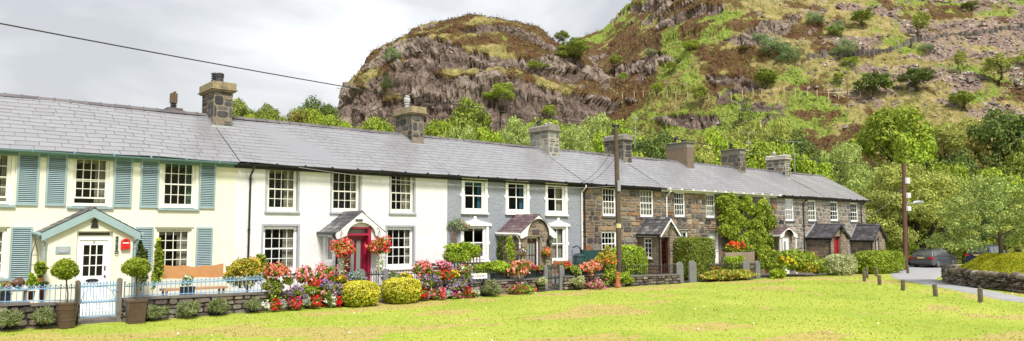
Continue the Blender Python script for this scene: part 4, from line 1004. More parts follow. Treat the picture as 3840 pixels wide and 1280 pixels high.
# --- stone houses
def stone_house(label, X0, X1, holes, mat, mort, seed, roofmat, xv=0):
    h = house_base(label, X0, X1); mb = MB(); mb.cur = 0; wall_grid(mb, X0, X1, -.7, EZ, 0, [o[:4] for o in holes], .22); shell(mb, X0, X1); mb.cur = 1
    lint = []
    for o in holes: lint.append((o[0]-X0-.01, o[1]-X0+.01, o[2]+.7-.01, o[3]+.7+.01))
    big = [(a-.22, b+.22, d, d+.26) for a, b, c, d in lint if d+.26 < EZ+.7-.05]
    mb.stones((X0, 0, -.7), (1,0,0), (0,0,1), (0,-1,0), X1-X0, EZ+.7, lint+big, sx=.46, sz=.27, rnd=random.Random(seed), rise=.03)
    for a, b, c, d in big: mb.stones((X0+a, 0, -.7+c), (1,0,0), (0,0,1), (0,-1,0), b-a, d-c, sx=b-a, sz=d-c, rnd=random.Random(seed+int(a*9)), rise=.04)
    if xv: mb.stones((X1, 0, -.7), (0,1,0), (0,0,1), (1,0,0), 6.6, EZ+.7, sx=.46, sz=.27, rnd=random.Random(seed+50))
    mb.build('wall', [mort, mat], h); roof(h, X0, X1, roofmat, seed=seed, x1v=.22 if xv else 0)
    return h
def dress(h, o, cols, rows, cur='sides', cmat=None, fw=.06):
    sash(h, o[0]+.005, o[1]-.005, o[2]+.005, o[3]-.005, cols, rows, .07, M['joinery'], fw=fw, bar=.026, curtain=cur, cmat=cmat)
    s = MB(); s.box(o[0]-.08, o[1]+.08, -.08, .03, o[2]-.09, o[2]-.004); s.build('sill', M['slateporch'], h)
h = stone_house('brown rubble cottage behind the wooden pole with a stone porch and slate lean roof', 25.76, 31.9,
    [op(2261,2311,703,811), op(2402,2452,710,814), op(2256,2312,868,962)], M['stoneB'], M['mortar'], 21, M['slate2'])
for o, cu in ((op(2261,2311,703,811), 'half'), (op(2402,2452,710,814), 'full'), (op(2256,2312,868,962), 'sides')): dress(h, o, 4, 4, cu)
gutter(h, 25.76, 31.9, M['black'])
chimney(h, 31.7, 32.4, 2.47, 3.95, 8.0, M['stoneC'], M['mortar'], M['capgrey'], 'round', [(.7,'bend',M['potdark'],1)], sx=.55, sz=.34)
ze = onY(2470, 879, -1.5).z; za = onY(2513, 817, -1.5).z; d4 = (onY(2479,900,-1.5).x, onY(2512,900,-1.5).x, -.05, onY(2495,890,-1.5).z)
sw = side_opening(29.9, 2415, 2443, 893, 968)
pz = porch(h, 29.78, 31.42, 1.5, ze, za, [M['mortar'], M['stoneP']], d4, over=.12, stone=True, boardw=.11, side=sw, roofmat=M['slateporch'], z0=-.5)
porch_gutter(pz, 29.78, 1.5, ze, M['black'], zbot=-.2)
mb = MB(); mb.cur = 0; y0, y1, z0, z1 = sw
for a, b, c_, e in ((y0, y0+.06, z0, z1), (y1-.06, y1, z0, z1), (y0+.06, y1-.06, z0, z0+.07), (y0+.06, y1-.06, z1-.06, z1), ((y0+y1)/2-.015, (y0+y1)/2+.015, z0+.07, z1-.06)): mb.box(29.93, 29.98, a, b, c_, e)
for k in (1, 2, 3): zz = z0+(z1-z0)*k/4; mb.box(29.935, 29.975, y0+.06, y1-.06, zz-(.03 if k == 3 else .014), zz+(.03 if k == 3 else .014))
mb.box(29.80, 29.93, y0-.05, y1+.05, z0-.06, z0-.002)
mb.cur = 1; mb.add([(29.96,y0+.05,z0+.05),(29.96,y1-.05,z0+.05),(29.96,y1-.05,z1-.05),(29.96,y0+.05,z1-.05)], [(0,1,2,3)]); mb.build('side_window', [M['joinery'], M['glass']], pz)
panel_door(pz, d4[0], d4[1], d4[2], d4[3], -1.32, paint('mahogany', lin(60, 27, 18), .35, .15, 4), (.16, .84, .36, .93, 3, 5), frame=M['brown'], fw=.05)
lantern(2512, 858, -1.66, 'small black lantern under the white gable of the brown door porch', .9)

h = stone_house('brown rubble cottage with a narrow white glazed door beside the clipped hedge', 31.9, 38.0,
    [op(2531,2571,720,814), op(2650,2684,728,817), op(2545,2579,867,940), op(2659,2695,868,990)], M['stoneB'], M['mortar'], 22, M['slate2'])
for o, cu in ((op(2531,2571,720,814), 'sides'), (op(2650,2684,728,817), 'full')): dress(h, o, 4, 4, cu)
dress(h, op(2545,2579,867,940), 2, 2, 'full')
o = op(2659,2695,868,990); zt = onY(2676, 888, 0).z
panel_door(h, o[0]+.004, o[1]-.004, o[2], zt, .1, M['joinery'], (.16, .84, .20, .93, 2, 5), fw=.06, glass='frosted')
mb = MB(); mb.cur = 0; mb.box(o[0]+.004, o[0]+.06, .05, .16, zt+.002, o[3]-.004); mb.box(o[1]-.06, o[1]-.004, .05, .16, zt+.002, o[3]-.004); mb.box(o[0]+.06, o[1]-.06, .05, .16, o[3]-.06, o[3]-.004); mb.cur = 1; mb.add([(o[0]+.05,.1,zt),(o[1]-.05,.1,zt),(o[1]-.05,.1,o[3]-.05),(o[0]+.05,.1,o[3]-.05)], [(0,1,2,3)]); mb.build('fanlight', [M['joinery'], M['frosted']], h)
gutter(h, 31.9, 38.0, M['joinery']); downpipe(h, fX(2476)+.5, M['joinery'], zbot=2.9)
chimney(h, 37.67, 38.36, 2.47, 4.1, 8.0, M['pebble'], M['pebble'], M['capgrey'], 'slab', [(.72,'bend',M['potdark'],1),(.3,'vent',M['potdark'],.8)])

h = stone_house('stone cottage half covered by a green climber with a white arched door canopy', 38.0, 43.75,
    [op(2766,2795,732,822), op(2866,2892,738,823)], M['stoneB'], M['mortar'], 23, M['slate2'])
for o in (op(2766,2795,732,822), op(2866,2892,738,823)): dress(h, o, 1, 2, 'full')
gutter(h, 38.0, 43.72, M['joinery']); downpipe(h, fX(2737), M['joinery'], zbot=-.3)
chimney(h, 43.6, 44.2, 2.47, 4.0, 8.0, M['stoneC'], M['mortar'], M['capgrey'], 'slab', [(.6,'ribbed',M['potdark'],.95)], sx=.5, sz=.28)
xl, xr, dep = 41.95, 44.0, .95; ze = onY(2925, 879, -1.05).z; za = onY(2949, 851, -1.05).z
d6 = (onY(2934,900,-dep).x, onY(2960,900,-dep).x, -.3, onY(2947,888,-dep).z)
pz = porch(h, xl, xr, dep, ze, za, [M['mortar'], M['stoneP']], d6, over=.2, stone=True, boardw=.12, arch=True, roofmat=M['slateplum'], z0=-.5, proud=.3)
panel_door(pz, d6[0], d6[1], d6[2], d6[3], -dep+.1, M['joinery'], (.3, .7, .5, .9, 1, 1), fw=.07, glass='frosted')
for x in (xl+.1, xr-.1): mb = MB(); mb.box(x-.045, x+.045, -dep-.24, -dep-.15, -.5, ze-.2); mb.build('porch_post', M['joinery'], pz)
c = onY(2913, 842, -.05); mb = MB(); mb.prism([(.30*math.cos(math.pi*k/12), .30*math.sin(math.pi*k/12)) for k in range(13)], (0, -.04, 0), org=(c.x, -.35, c.z)); mb.tube([(c.x, -.01, c.z+.1), (c.x, -.35, c.z+.1)], .02, 6); tag(mb.build('satellite_dish', M['black'], loc=c), 'dark satellite dish above the plum canopy roof', 'dish')

for (X0, X1, holes, lab, seed, pr, door, dm, chim) in (
    (43.75, 49.8, [op(2947,2979,746,829), op(3033,3063,752,830)], 'grey stone cottage with a dark roofed porch and a red door', 31, (47.25, 49.95, 1.7, 3111, 892, 3147, 841), (3126, 3152, 883, 975), M['reddoor'], (49.4, 50.1)),
    (49.8, 56.4, [op(3117,3146,757,829), op(3192,3220,762,832)], 'grey stone end cottage with a dark roofed porch and white door frame', 32, (53.65, 56.0, 1.6, 3268, 901, 3296, 841), (3281, 3297, 895, 975), M['brown'], None)):
    h = stone_house(lab, X0, X1, holes, M['stoneG'], M['mortarpale'], seed, M['slate2'], xv=1 if X1 > 56 else 0)
    for o in holes: dress(h, o, 3, 4, 'full' if X0 < 45 else 'sides')
    gutter(h, X0, X1+(.2 if X1 > 56 else 0), M['black']); downpipe(h, fX(3012) if X0 < 45 else fX(3229), M['black'], zbot=-.4)
    if chim: chimney(h, *chim, 2.47, 4.0, 8.0, M['stoneC'], M['mortarpale'], M['cappale'], 'round', [(.72,'dome',M['cappale'],.9),(.2,'dome',M['cappale'],.4)], sx=.42, sz=.24, gap=.035)
    xl, xr, dep, ua, va, ub, vb = pr; ze = onY(ua, va, -dep).z; za = onY(ub, vb, -dep).z
    dd = (onY(door[0],900,-dep).x, onY(door[1],900,-dep).x, -.35, onY(door[0],door[2],-dep).z)
    pz = porch(h, xl, xr, dep, ze, za, [M['mortar'], M['stoneP']], dd, over=.14, stone=True, board='black', boardw=.14, roofmat=M['slateblack'], z0=-.7)
    porch_gutter(pz, xl, dep, ze, M['black'], zbot=-.4)
    panel_door(pz, dd[0], dd[1], dd[2], dd[3], -dep+.2, dm, None, frame=dm if X0 < 45 else M['joinery'], fw=.08, panels=((.12,.88,.08,.45),(.12,.88,.55,.92)))
    f_ = MB(); 
    for xe, sg in ((xl, 1),): f_.prism([(xe-.05, ze-.05), ((xl+xr)/2, za-.02), ((xl+xr)/2-.02, za+.12), (xe-.12, ze+.12)], (0, -.012, 0), org=(0, -.045, 0))
    f_.build('flashing', M['lead'], pz)
lantern(3153, 868, -1.75, 'black lantern beside the red door of the dark roofed porch', 1.1)
# ================================================================== FOLIAGE TOOLS
def leaf_cards(P, Nrm, size, r, flat=.5, narrow=.55):
    """one folded diamond per point"""
    n = len(P); rnd = r.normal(size=(n, 3)); rnd /= np.linalg.norm(rnd, axis=1)[:, None]
    N = Nrm*flat+rnd*(1-flat); N /= np.linalg.norm(N, axis=1)[:, None]+1e-9
    T = np.cross(N, r.normal(size=(n, 3))); T /= np.linalg.norm(T, axis=1)[:, None]+1e-9
    B = np.cross(N, T); s = (size*r.uniform(.65, 1.35, n))[:, None]
    V = np.stack([P-T*s, P+B*s*narrow+N*s*.12, P+T*s, P-B*s*narrow+N*s*.12], 1).reshape(-1, 3)
    return V, np.arange(n*4).reshape(-1, 4)
def lobe_points(lobes, n, r, shell=.6, under=.25):
    L = np.array(lobes, float); wt = (L[:, 3]*L[:, 4]+L[:, 3]*L[:, 5]+L[:, 4]*L[:, 5]); wt /= wt.sum()
    k = r.choice(len(L), int(n*1.7), p=wt); d = r.normal(size=(len(k), 3)); d /= np.linalg.norm(d, axis=1)[:, None]
    keep = (d[:, 2] > -.35) | (r.random(len(k)) < under); k, d = k[keep], d[keep]
    rad = shell+(1-shell)*r.random(len(k))**.6; rad = rad*(1+.10*r.normal(size=len(k)))
    P = L[k, :3]+d*L[k, 3:6]*rad[:, None]
    inside = np.zeros(len(P), bool)
    for j in range(len(L)):
        q = (((P-L[j, :3])/L[j, 3:6])**2).sum(1); inside |= (q < .42) & (k != j)
    P, d, k = P[~inside][:n], d[~inside][:n], k[~inside][:n]
    N = d/L[k, 3:6]; N /= np.linalg.norm(N, axis=1)[:, None]; return P, N
def crown_mesh(name, lobes, n, size, seed, shell=.55, flat=.45, narrow=.55, under=.3):
    r = np.random.default_rng(seed); P, N = lobe_points(lobes, n, r, shell, under)
    return mesh_np(name, *leaf_cards(P, N, size, r, flat, narrow))
def lobes_ball(rx, ry, rz, n, seed, size=.45, c=(0, 0, 0), low=-.5):
    """n lobes spread through an ellipsoid"""
    r = random.Random(seed); out = [(c[0], c[1], c[2], rx*.72, ry*.72, rz*.72)]
    for i in range(n):
        while True:
            x, y, z = r.gauss(0, 1), r.gauss(0, 1), r.gauss(0, 1); l = math.sqrt(x*x+y*y+z*z)
            x, y, z = x/l, y/l, z/l
            if z > low: break
        k = r.uniform(.55, .82); s = size*r.uniform(.6, 1.15)
        out.append((c[0]+x*rx*k, c[1]+y*ry*k, c[2]+z*rz*k, rx*s, ry*s, rz*s*.9))
    return out
LF = {}
LF['mid'] = leaf_mat('leaf_mid', [(0,(0.109,0.162,0.022)),(.5,(0.198,0.257,0.034)),(1,(0.338,0.369,0.054))])
LF['dark'] = leaf_mat('leaf_dark', [(0,(0.046,0.083,0.017)),(.5,(0.102,0.159,0.029)),(1,(0.186,0.234,0.041))])
LF['lime'] = leaf_mat('leaf_lime', [(0,(0.182,0.280,0.020)),(.5,(0.308,0.434,0.031)),(1,(0.462,0.560,0.056))])
LF['gold'] = leaf_mat('leaf_gold', [(0,(.36,.38,.02)),(.35,(.60,.56,.03)),(.7,(.78,.70,.06)),(1,(.84,.78,.20))])
LF['goldinner'] = leaf_mat('leaf_gold_inner', [(0,(0.132,0.220,0.013)),(1,(0.286,0.374,0.022))])
LF['acer'] = leaf_mat('leaf_acer', [(0,(0.200,0.250,0.019)),(.4,(0.425,0.413,0.037)),(.8,(0.650,0.500,0.075)),(1,(0.625,0.325,0.075))])
LF['silver'] = leaf_mat('leaf_silver', [(0,(0.330,0.374,0.330)),(1,(0.605,0.638,0.594))])
LF['lav'] = leaf_mat('leaf_lavender', [(0,(.13,.18,.06)),(.6,(.26,.31,.12)),(1,(.38,.40,.22))])
LF['cream'] = leaf_mat('leaf_variegated', [(0,(0.220,0.275,0.088)),(.4,(0.418,0.462,0.198)),(1,(0.682,0.682,0.418))])
LF['fresh'] = leaf_mat('leaf_fresh', [(0,(0.134,0.214,0.018)),(.5,(0.250,0.342,0.030)),(1,(0.442,0.484,0.053))])
LF['sage'] = leaf_mat('leaf_sage', [(0,(0.140,0.210,0.084)),(.5,(0.224,0.308,0.126)),(1,(0.336,0.420,0.196))])
LF['willow'] = leaf_mat('leaf_willow', [(0,(0.186,0.236,0.044)),(.5,(0.341,0.385,0.075)),(1,(0.558,0.560,0.134))])
LF['olive'] = leaf_mat('leaf_olive', [(0,(.10,.12,.02)),(.5,(.20,.20,.04)),(1,(.32,.24,.06))])
LF['ycreep'] = leaf_mat('leaf_rusty', [(0,(0.168,0.264,0.024)),(.5,(0.360,0.432,0.060)),(.8,(0.576,0.432,0.096)),(1,(0.600,0.240,0.072))])
def petal_mat(name, stops): return leaf_mat(name, stops, .25, .6, 3, .1)
PT = {}
PT['coral'] = petal_mat('petal_coral', [(0,(.72,.10,.09)),(.5,(.86,.22,.16)),(1,(.90,.36,.26))])
PT['red'] = petal_mat('petal_red', [(0,(.45,.008,.02)),(.6,(.74,.02,.03)),(1,(.85,.06,.05))])
PT['pink'] = petal_mat('petal_pink', [(0,(.75,.14,.28)),(.5,(.88,.32,.45)),(1,(.92,.52,.60))])
PT['magenta'] = petal_mat('petal_magenta', [(0,(.5,.02,.22)),(1,(.80,.10,.40))])
PT['purple'] = petal_mat('petal_purple', [(0,(.16,.10,.30)),(.6,(.30,.22,.48)),(1,(.46,.36,.60))])
PT['mauve'] = petal_mat('petal_mauve', [(0,(.26,.14,.24)),(.5,(.42,.24,.36)),(1,(.50,.38,.48))])
PT['white'] = petal_mat('petal_white', [(0,(.68,.68,.60)),(1,(.85,.85,.80))])
PT['yellow'] = petal_mat('petal_yellow', [(0,(.75,.48,.01)),(1,(.90,.70,.03))])
PT['orange'] = petal_mat('petal_orange', [(0,(.80,.20,.01)),(1,(.92,.38,.03))])
PT['peach'] = petal_mat('petal_peach', [(0,(.85,.24,.14)),(.5,(.90,.42,.28)),(1,(.93,.60,.46))])
PT['blue'] = petal_mat('petal_blue', [(0,(.25,.32,.52)),(1,(.45,.50,.68))])
BARK = island_mat('bark', [(0,(.07,.055,.04)),(1,(.12,.095,.07))], .95, 9, .5, .8, .1)
SOIL = island_mat('potting_soil', [(0,(.03,.022,.016)),(1,(.05,.035,.025))], .95, 12, .4, .5, .1)

def box_at(u0, u1, v0, v1, Y):
    """centre and half sizes in the plane Y of a stretch of the photo"""
    a, b = onY(u0, (v0+v1)/2, Y), onY(u1, (v0+v1)/2, Y); um = (u0+u1)/2
    t, d = onY(um, v0, Y).z, onY(um, v1, Y).z
    return Vector(((a.x+b.x)/2, Y, (t+d)/2)), (b.x-a.x)/2, (t-d)/2
def plant(name, label, cat, bb, Y, leaf='mid', petal=None, n=900, size=.045, npet=150, psize=.04, group=None, lobes=9, lsize=.42, flat=.4, ry=None, seed=None, stem=True, narrow=.6, base=True, trail=0):
    c, rx, rz = box_at(*bb, Y); seed = seed if seed is not None else int(bb[0]*7+bb[2])
    ryy = ry or max(min(rx*.85, .6), .12)
    zg = float(gz(c.x, Y))-.02; bz = min(c.z-rz, c.z) 
    t_ = thing(name, label, cat, (c.x, Y, max(zg, bz) if not base else max(zg, bz)), group)
    o0 = ORG[t_.name]
    L = lobes_ball(rx, ryy, rz, lobes, seed, lsize, (0, 0, c.z-o0.z), low=-.7)
    me = crown_mesh('foliage', L, n, size, seed, .35, flat, narrow, .6)
    link_mesh('foliage', me, LF[leaf] if isinstance(leaf, str) else leaf, t_)
    if petal:
        r = np.random.default_rng(seed+5)
        pets = petal if isinstance(petal, (list, tuple)) else [petal]
        for i, p in enumerate(pets):
            k = npet//len(pets); P, N = lobe_points(L, k*3, r, .85, .35); cl = fbm(P[:,0]*5+seed, P[:,1]*5, P[:,2]*5, 2); m = ((N[:, 1] < .35) | (N[:, 2] > .3)) & (cl > -.12); P, N = P[m][:int(k*.42)], N[m][:int(k*.42)]
            if len(P) == 0: continue
            P = np.repeat(P, 3, 0)+r.normal(0, psize*.7, (len(P)*3, 3))+np.repeat(N*r.uniform(0, .09, (len(P), 1)), 3, 0); N = np.repeat(N, 3, 0)
            link_mesh('blossom', mesh_np('blossom', *leaf_cards(P, N, psize, r, .6, .85)), PT[p], t_)
    if trail:
        r = np.random.default_rng(seed+9); n_ = trail; P = np.stack([r.uniform(-rx*.6, rx*.6, n_), r.normal(0, ryy*.4, n_)-ryy*.2, c.z-o0.z-rz*.6-r.random(n_)**.8*rz*1.2], 1)
        link_mesh('trailing_stem', mesh_np('trailing_stem', *leaf_cards(P, np.tile([[0,-1.,0]], (n_, 1)), size*.8, r, .5, .6)), LF['fresh'], t_)
    return t_

# ================================================================== FRONT GARDENS
FY = -3.4                                            # line of the garden walls
WALLM = [M['mortar'], island_mat('garden_wall_stone', [(0,(.05,.043,.04)),(.25,(.11,.09,.08)),(.5,(.17,.135,.11)),(.7,(.22,.20,.18)),(.85,(.16,.10,.07)),(1,(.34,.30,.24))], .95, 7, .5, .8, .15, ((.30,.32,.16), 6, .6, .75)), paint('slate_coping', (.15,.135,.125), .8, .25, 2, .3)]
DARKGAP = paint('dry_joint', (.03, .026, .022), .95, .2, 4, 0)
WALLM[0] = DARKGAP
def low_wall(label, u0, v0, u1, v1, thick=.3, Y=FY, seed=1, sz=.12, cope=True, zb=-.45):
    a, b = onY(u0, v0, Y), onY(u1, v1, Y); w_ = b.x-a.x
    mb = MB(); mb.cur = 0; n = max(2, int(w_/1.1)); rnd = random.Random(seed); h0, h1 = a.z-zb, b.z-zb
    mb.prism([(a.x, zb), (b.x, zb), (b.x, b.z-.06), (a.x, a.z-.06)], (0, thick-.02, 0), org=(0, Y+.012, 0))
    mb.cur = 1
    for i in range(n):
        x0, x1 = a.x+w_*i/n, a.x+w_*(i+1)/n; zt = a.z+(b.z-a.z)*(i+.5)/n-.05
        mb.stones((x0, Y+.01, zb), (1,0,0), (0,0,1), (0,-1,0), x1-x0, zt-zb, sx=.30, sz=sz, gap=.008, rise=.035, rnd=rnd, irregular=.5)
    for X in (a.x, b.x): mb.stones((X, Y+.01, zb), (0,1,0), (0,0,1), (-1 if X == a.x else 1,0,0), thick-.03, (a.z if X == a.x else b.z)-.05-zb, sx=.3, sz=sz, gap=.008, rnd=rnd)
    if cope:
        mb.cur = 2; x = a.x
        while x < b.x-.05:
            e = min(x+rnd.uniform(.7, 1.3), b.x); z = a.z+(b.z-a.z)*((x+e)/2-a.x)/w_
            mb.box(x+.004, e-.004, Y-.05-rnd.uniform(0,.02), Y+thick+.04, z-.058, z+rnd.uniform(-.006,.006)); x = e
    o = mb.build('garden_wall', WALLM, loc=((a.x+b.x)/2, Y, 0)); tag(o, label, 'wall', 'low garden walls', 'thing'); return a, b
def railing(label, u0, vt0, vb0, u1, vt1, vb1, mat, Y=FY+.13, pitch=.115, scroll=True, r=.010, name='railing'):
    a0, a1, b0, b1 = onY(u0, vt0, Y), onY(u0, vb0, Y), onY(u1, vt1, Y), onY(u1, vb1, Y)
    t_ = thing(name, label, 'railing', (a0.x, Y, a1.z), 'iron railings on the garden walls')
    mb = MB(); n = max(2, int((b0.x-a0.x)/pitch))
    P = lambda f, k: (a0.x+(b0.x-a0.x)*f, Y, (a1.z+(b1.z-a1.z)*f)*(1-k)+(a0.z+(b0.z-a0.z)*f)*k)
    for i in range(n+1):
        f = i/n; mb.tube([P(f, 0), P(f, .86)], r, 5, False); x, y, z = P(f, .86); H = P(f, 1)[2]-z
        mb.tube([(x, y, z), (x, y, z+H*.3), (x, y, z+H*.55), (x, y, z+H)], [r, r*2.3, r*2.0, .002], 5, False)
    bars = mb.build('bars', mat, t_)
    for k in (.10, .74): m2 = MB(); m2.bar(P(0, k), P(1, k), r*1.6, r*2.4); m2.build('rail', mat, t_)
    if scroll:
        m2 = MB()
        for i in range(n):
            x, y, z = P((i+.5)/n, .83); rr = pitch*.30
            for sg in (-1, 1): m2.tube([(x+sg*rr*.95+rr*.8*math.cos(q*.785), y, z+rr*.8*math.sin(q*.785)) for q in range(8)], r*.75, 4, False)
        m2.build('scrolls', mat, t_)
    for f in (0, 1):
        m2 = MB(); m2.tube([P(f, -.02), P(f, 1.02)], r*1.7, 6); m2.ball(P(f, 1.05), r*2.8, 6, 5); m2.build('post', mat, t_)
    return t_
def gate(label, u0, u1, vt, vb, mat, Y=FY+.12, nb=11, arch=True, r=.010):
    a, b = onY(u0, vt, Y), onY(u1, vt, Y); zb = onY((u0+u1)/2, vb, Y).z+.03; zt = (a.z+b.z)/2-.05; x0, x1 = a.x, b.x
    t_ = thing('garden_gate', label, 'gate', ((x0+x1)/2, Y, zb), 'iron garden gates')
    f = MB(); f.bar((x0,Y,zb), (x0,Y,zt+.05), .03); f.bar((x1,Y,zb), (x1,Y,zt+.05), .03)
    for z in (zb+.05, zt-.08): f.bar((x0+.015,Y,z), (x1-.015,Y,z), .016, .03)
    f.build('gate_frame', mat, t_)
    g = MB()
    zm = zb+(zt-zb)*.46
    for i in range(1, nb):
        x = x0+(x1-x0)*i/nb; g.tube([(x,Y-.002,zb), (x,Y-.002,zt-.03), (x,Y-.002,zt+.01), (x,Y-.002,zt+.07)], [r, r, r*2.2, .002], 5, False)
    for i in range(nb*2):
        x = x0+(x1-x0)*(i+.5)/(nb*2)
        for z in (zt-.04, zm): g.tube([(x+.02*math.cos(q*.9), Y-.01, z+.02*math.sin(q*.9)) for q in range(8)], r*.7, 4, False)
    for i in range(nb): x = x0+(x1-x0)*(i+.5)/nb; g.tube([(x,Y-.004,zm-.02), (x,Y-.004,zm+.03), (x,Y-.004,zm+.09)], [r*.8, r*1.8, .002], 5, False)
    g.build('bars', mat, t_)
    if arch:
        h = MB(); xm = (x0+x1)/2; h.tube([(xm+(x1-x0)*.48*math.cos(math.pi*q/14), Y-.02, zm+(zt-zm)*.86*math.sin(math.pi*q/14)) for q in range(15)], r*.9, 5); h.bar((x0,Y-.018,zm), (x1,Y-.018,zm), .012, .02); h.build('hoop', mat, t_)
    k = MB(); k.box(x1-.10, x1+.05, Y-.05, Y-.02, zt-.22, zt-.17); k.build('latch', mat, t_); return t_
SLATEPOST = paint('slate_gatepost', (.17,.17,.175), .8, .2, 2, .4); WOODPOST = paint('weathered_wood', (.19,.165,.14), .9, .25, 5, .4)
def gatepost(label, u0, u1, vt, vb, mat, Y=FY+.1, shape='slant', name='gatepost', deep=.16):
    a, b = onY(u0, vt, Y), onY(u1, vt, Y); zb = onY((u0+u1)/2, vb, Y).z-.1; zt = a.z; w_ = b.x-a.x; d_ = min(w_, deep) if shape == 'wood' else .09
    mb = MB(); x0, x1 = a.x, b.x
    if shape == 'slant': poly = [(x0,zb),(x1,zb),(x1,zt-.10),(x0+w_*.62,zt),(x0+w_*.38,zt),(x0,zt-.05)]
    elif shape == 'round': poly = [(x0,zb),(x1,zb),(x1,zt-.14),(x0+w_*.8,zt-.03),(x0+w_*.5,zt),(x0+w_*.2,zt-.02),(x0,zt-.12)]
    else: poly = [(x0,zb),(x1,zb),(x1,zt-.035),(x0+w_*.5,zt),(x0,zt-.035)]
    mb.prism(poly, (0, d_, 0), org=(0, Y-d_/2, 0)); o = mb.build(name, mat, loc=((x0+x1)/2, Y, zb), bevel=.008); tag(o, label, 'gatepost', 'gateposts along the terrace'); return o

low_wall('rough stone garden wall left of the pale blue gate', -260, 1146, 296, 1134, seed=2)
low_wall('long rough stone garden wall under the pale blue railing', 462, 1119, 1078, 1093, seed=3)
low_wall('low stone wall buried in flowers left of the black gate', 1085, 1092, 1345, 1078, seed=4)
low_wall('low stone wall behind flowers below the white street sign', 1457, 1072, 1800, 1056, seed=5)
low_wall('grey slate topped stone wall under the dark planters', 1804, 1054, 2046, 1041, seed=6)
low_wall('short stone wall between slate gatepost and wooden pole', 2114, 1036, 2300, 1024, seed=7)
low_wall('dark slate topped wall in front of the brown door porch', 2362, 1034, 2552, 1028, seed=8)
low_wall('low stone edging under the leafy ground cover', 2640, 1030, 2798, 1018, seed=9)
railing('pale blue spearhead railing left of the cream cottage gate', -250, 1078, 1144, 288, 1062, 1132, M['bluerail'])
railing('long pale blue spearhead railing in front of the wooden bench', 468, 1061, 1117, 982, 1029, 1095, M['bluerail'])
railing('black spiked railing half hidden by flowers left of the claret door', 1090, 1024, 1090, 1343, 1016, 1077, M['black'], scroll=False, r=.009)
railing('black spiked railing behind the pink and yellow flowers', 1456, 1014, 1071, 1840, 1005, 1053, M['black'], scroll=False, r=.009)
railing('dark green railing in front of the black planters', 1846, 1003, 1052, 2040, 1000, 1040, M['darkgreen'], scroll=False, r=.009)
railing('dark green railing between the slate gatepost and the pole', 2117, 994, 1035, 2305, 985, 1023, M['darkgreen'], scroll=False, r=.009)
railing('black railing in front of the porch with mahogany door', 2330, 993, 1032, 2548, 988, 1027, M['black'], scroll=False, r=.011, pitch=.14)
railing('short black railing beside the white glazed door', 2655, 992, 1024, 2795, 985, 1017, M['black'], scroll=False, r=.011, pitch=.16)
gate('pale blue iron gate with scrolls in front of the cream porch', 303, 438, 1056, 1196, M['bluerail'])
gate('black iron gate between the two golden privet bushes', 1374, 1438, 1016, 1126, M['black'], nb=7)
gate('dark green iron gate in front of the stone porch', 2052, 2096, 995, 1085, M['darkgreen'], nb=8)
gate('small dark gate beside the leafy ground cover', 2806, 2832, 985, 1032, M['black'], nb=6, arch=False)
gatepost('weathered wooden gatepost left of the pale blue gate', 285, 301, 1050, 1206, WOODPOST, shape='wood')
gatepost('weathered wooden gatepost right of the pale blue gate', 441, 459, 1042, 1200, WOODPOST, shape='wood')
gatepost('grey slate gatepost at the left of the claret door path', 1343, 1368, 1009, 1085, SLATEPOST)
gatepost('grey slate gatepost beside the right golden privet', 1436, 1455, 1008, 1130, SLATEPOST)
gatepost('grey slate gatepost left of the dark green gate', 2039, 2052, 995, 1075, SLATEPOST)
gatepost('tall grey slate gatepost right of the dark green gate', 2097, 2114, 995, 1090, SLATEPOST)
gatepost('round topped slate gatepost at the end of the porch wall', 2536, 2560, 983, 1052, SLATEPOST, shape='round')
gatepost('dark leaning slate gatepost in front of the clipped hedge', 2583, 2609, 979, 1055, SLATEPOST)
gatepost('grey slate gatepost left of the small dark gate', 2785, 2808, 981, 1014, SLATEPOST)
gatepost('grey slate gatepost right of the small dark gate', 2832, 2848, 978, 1035, SLATEPOST, shape='round')

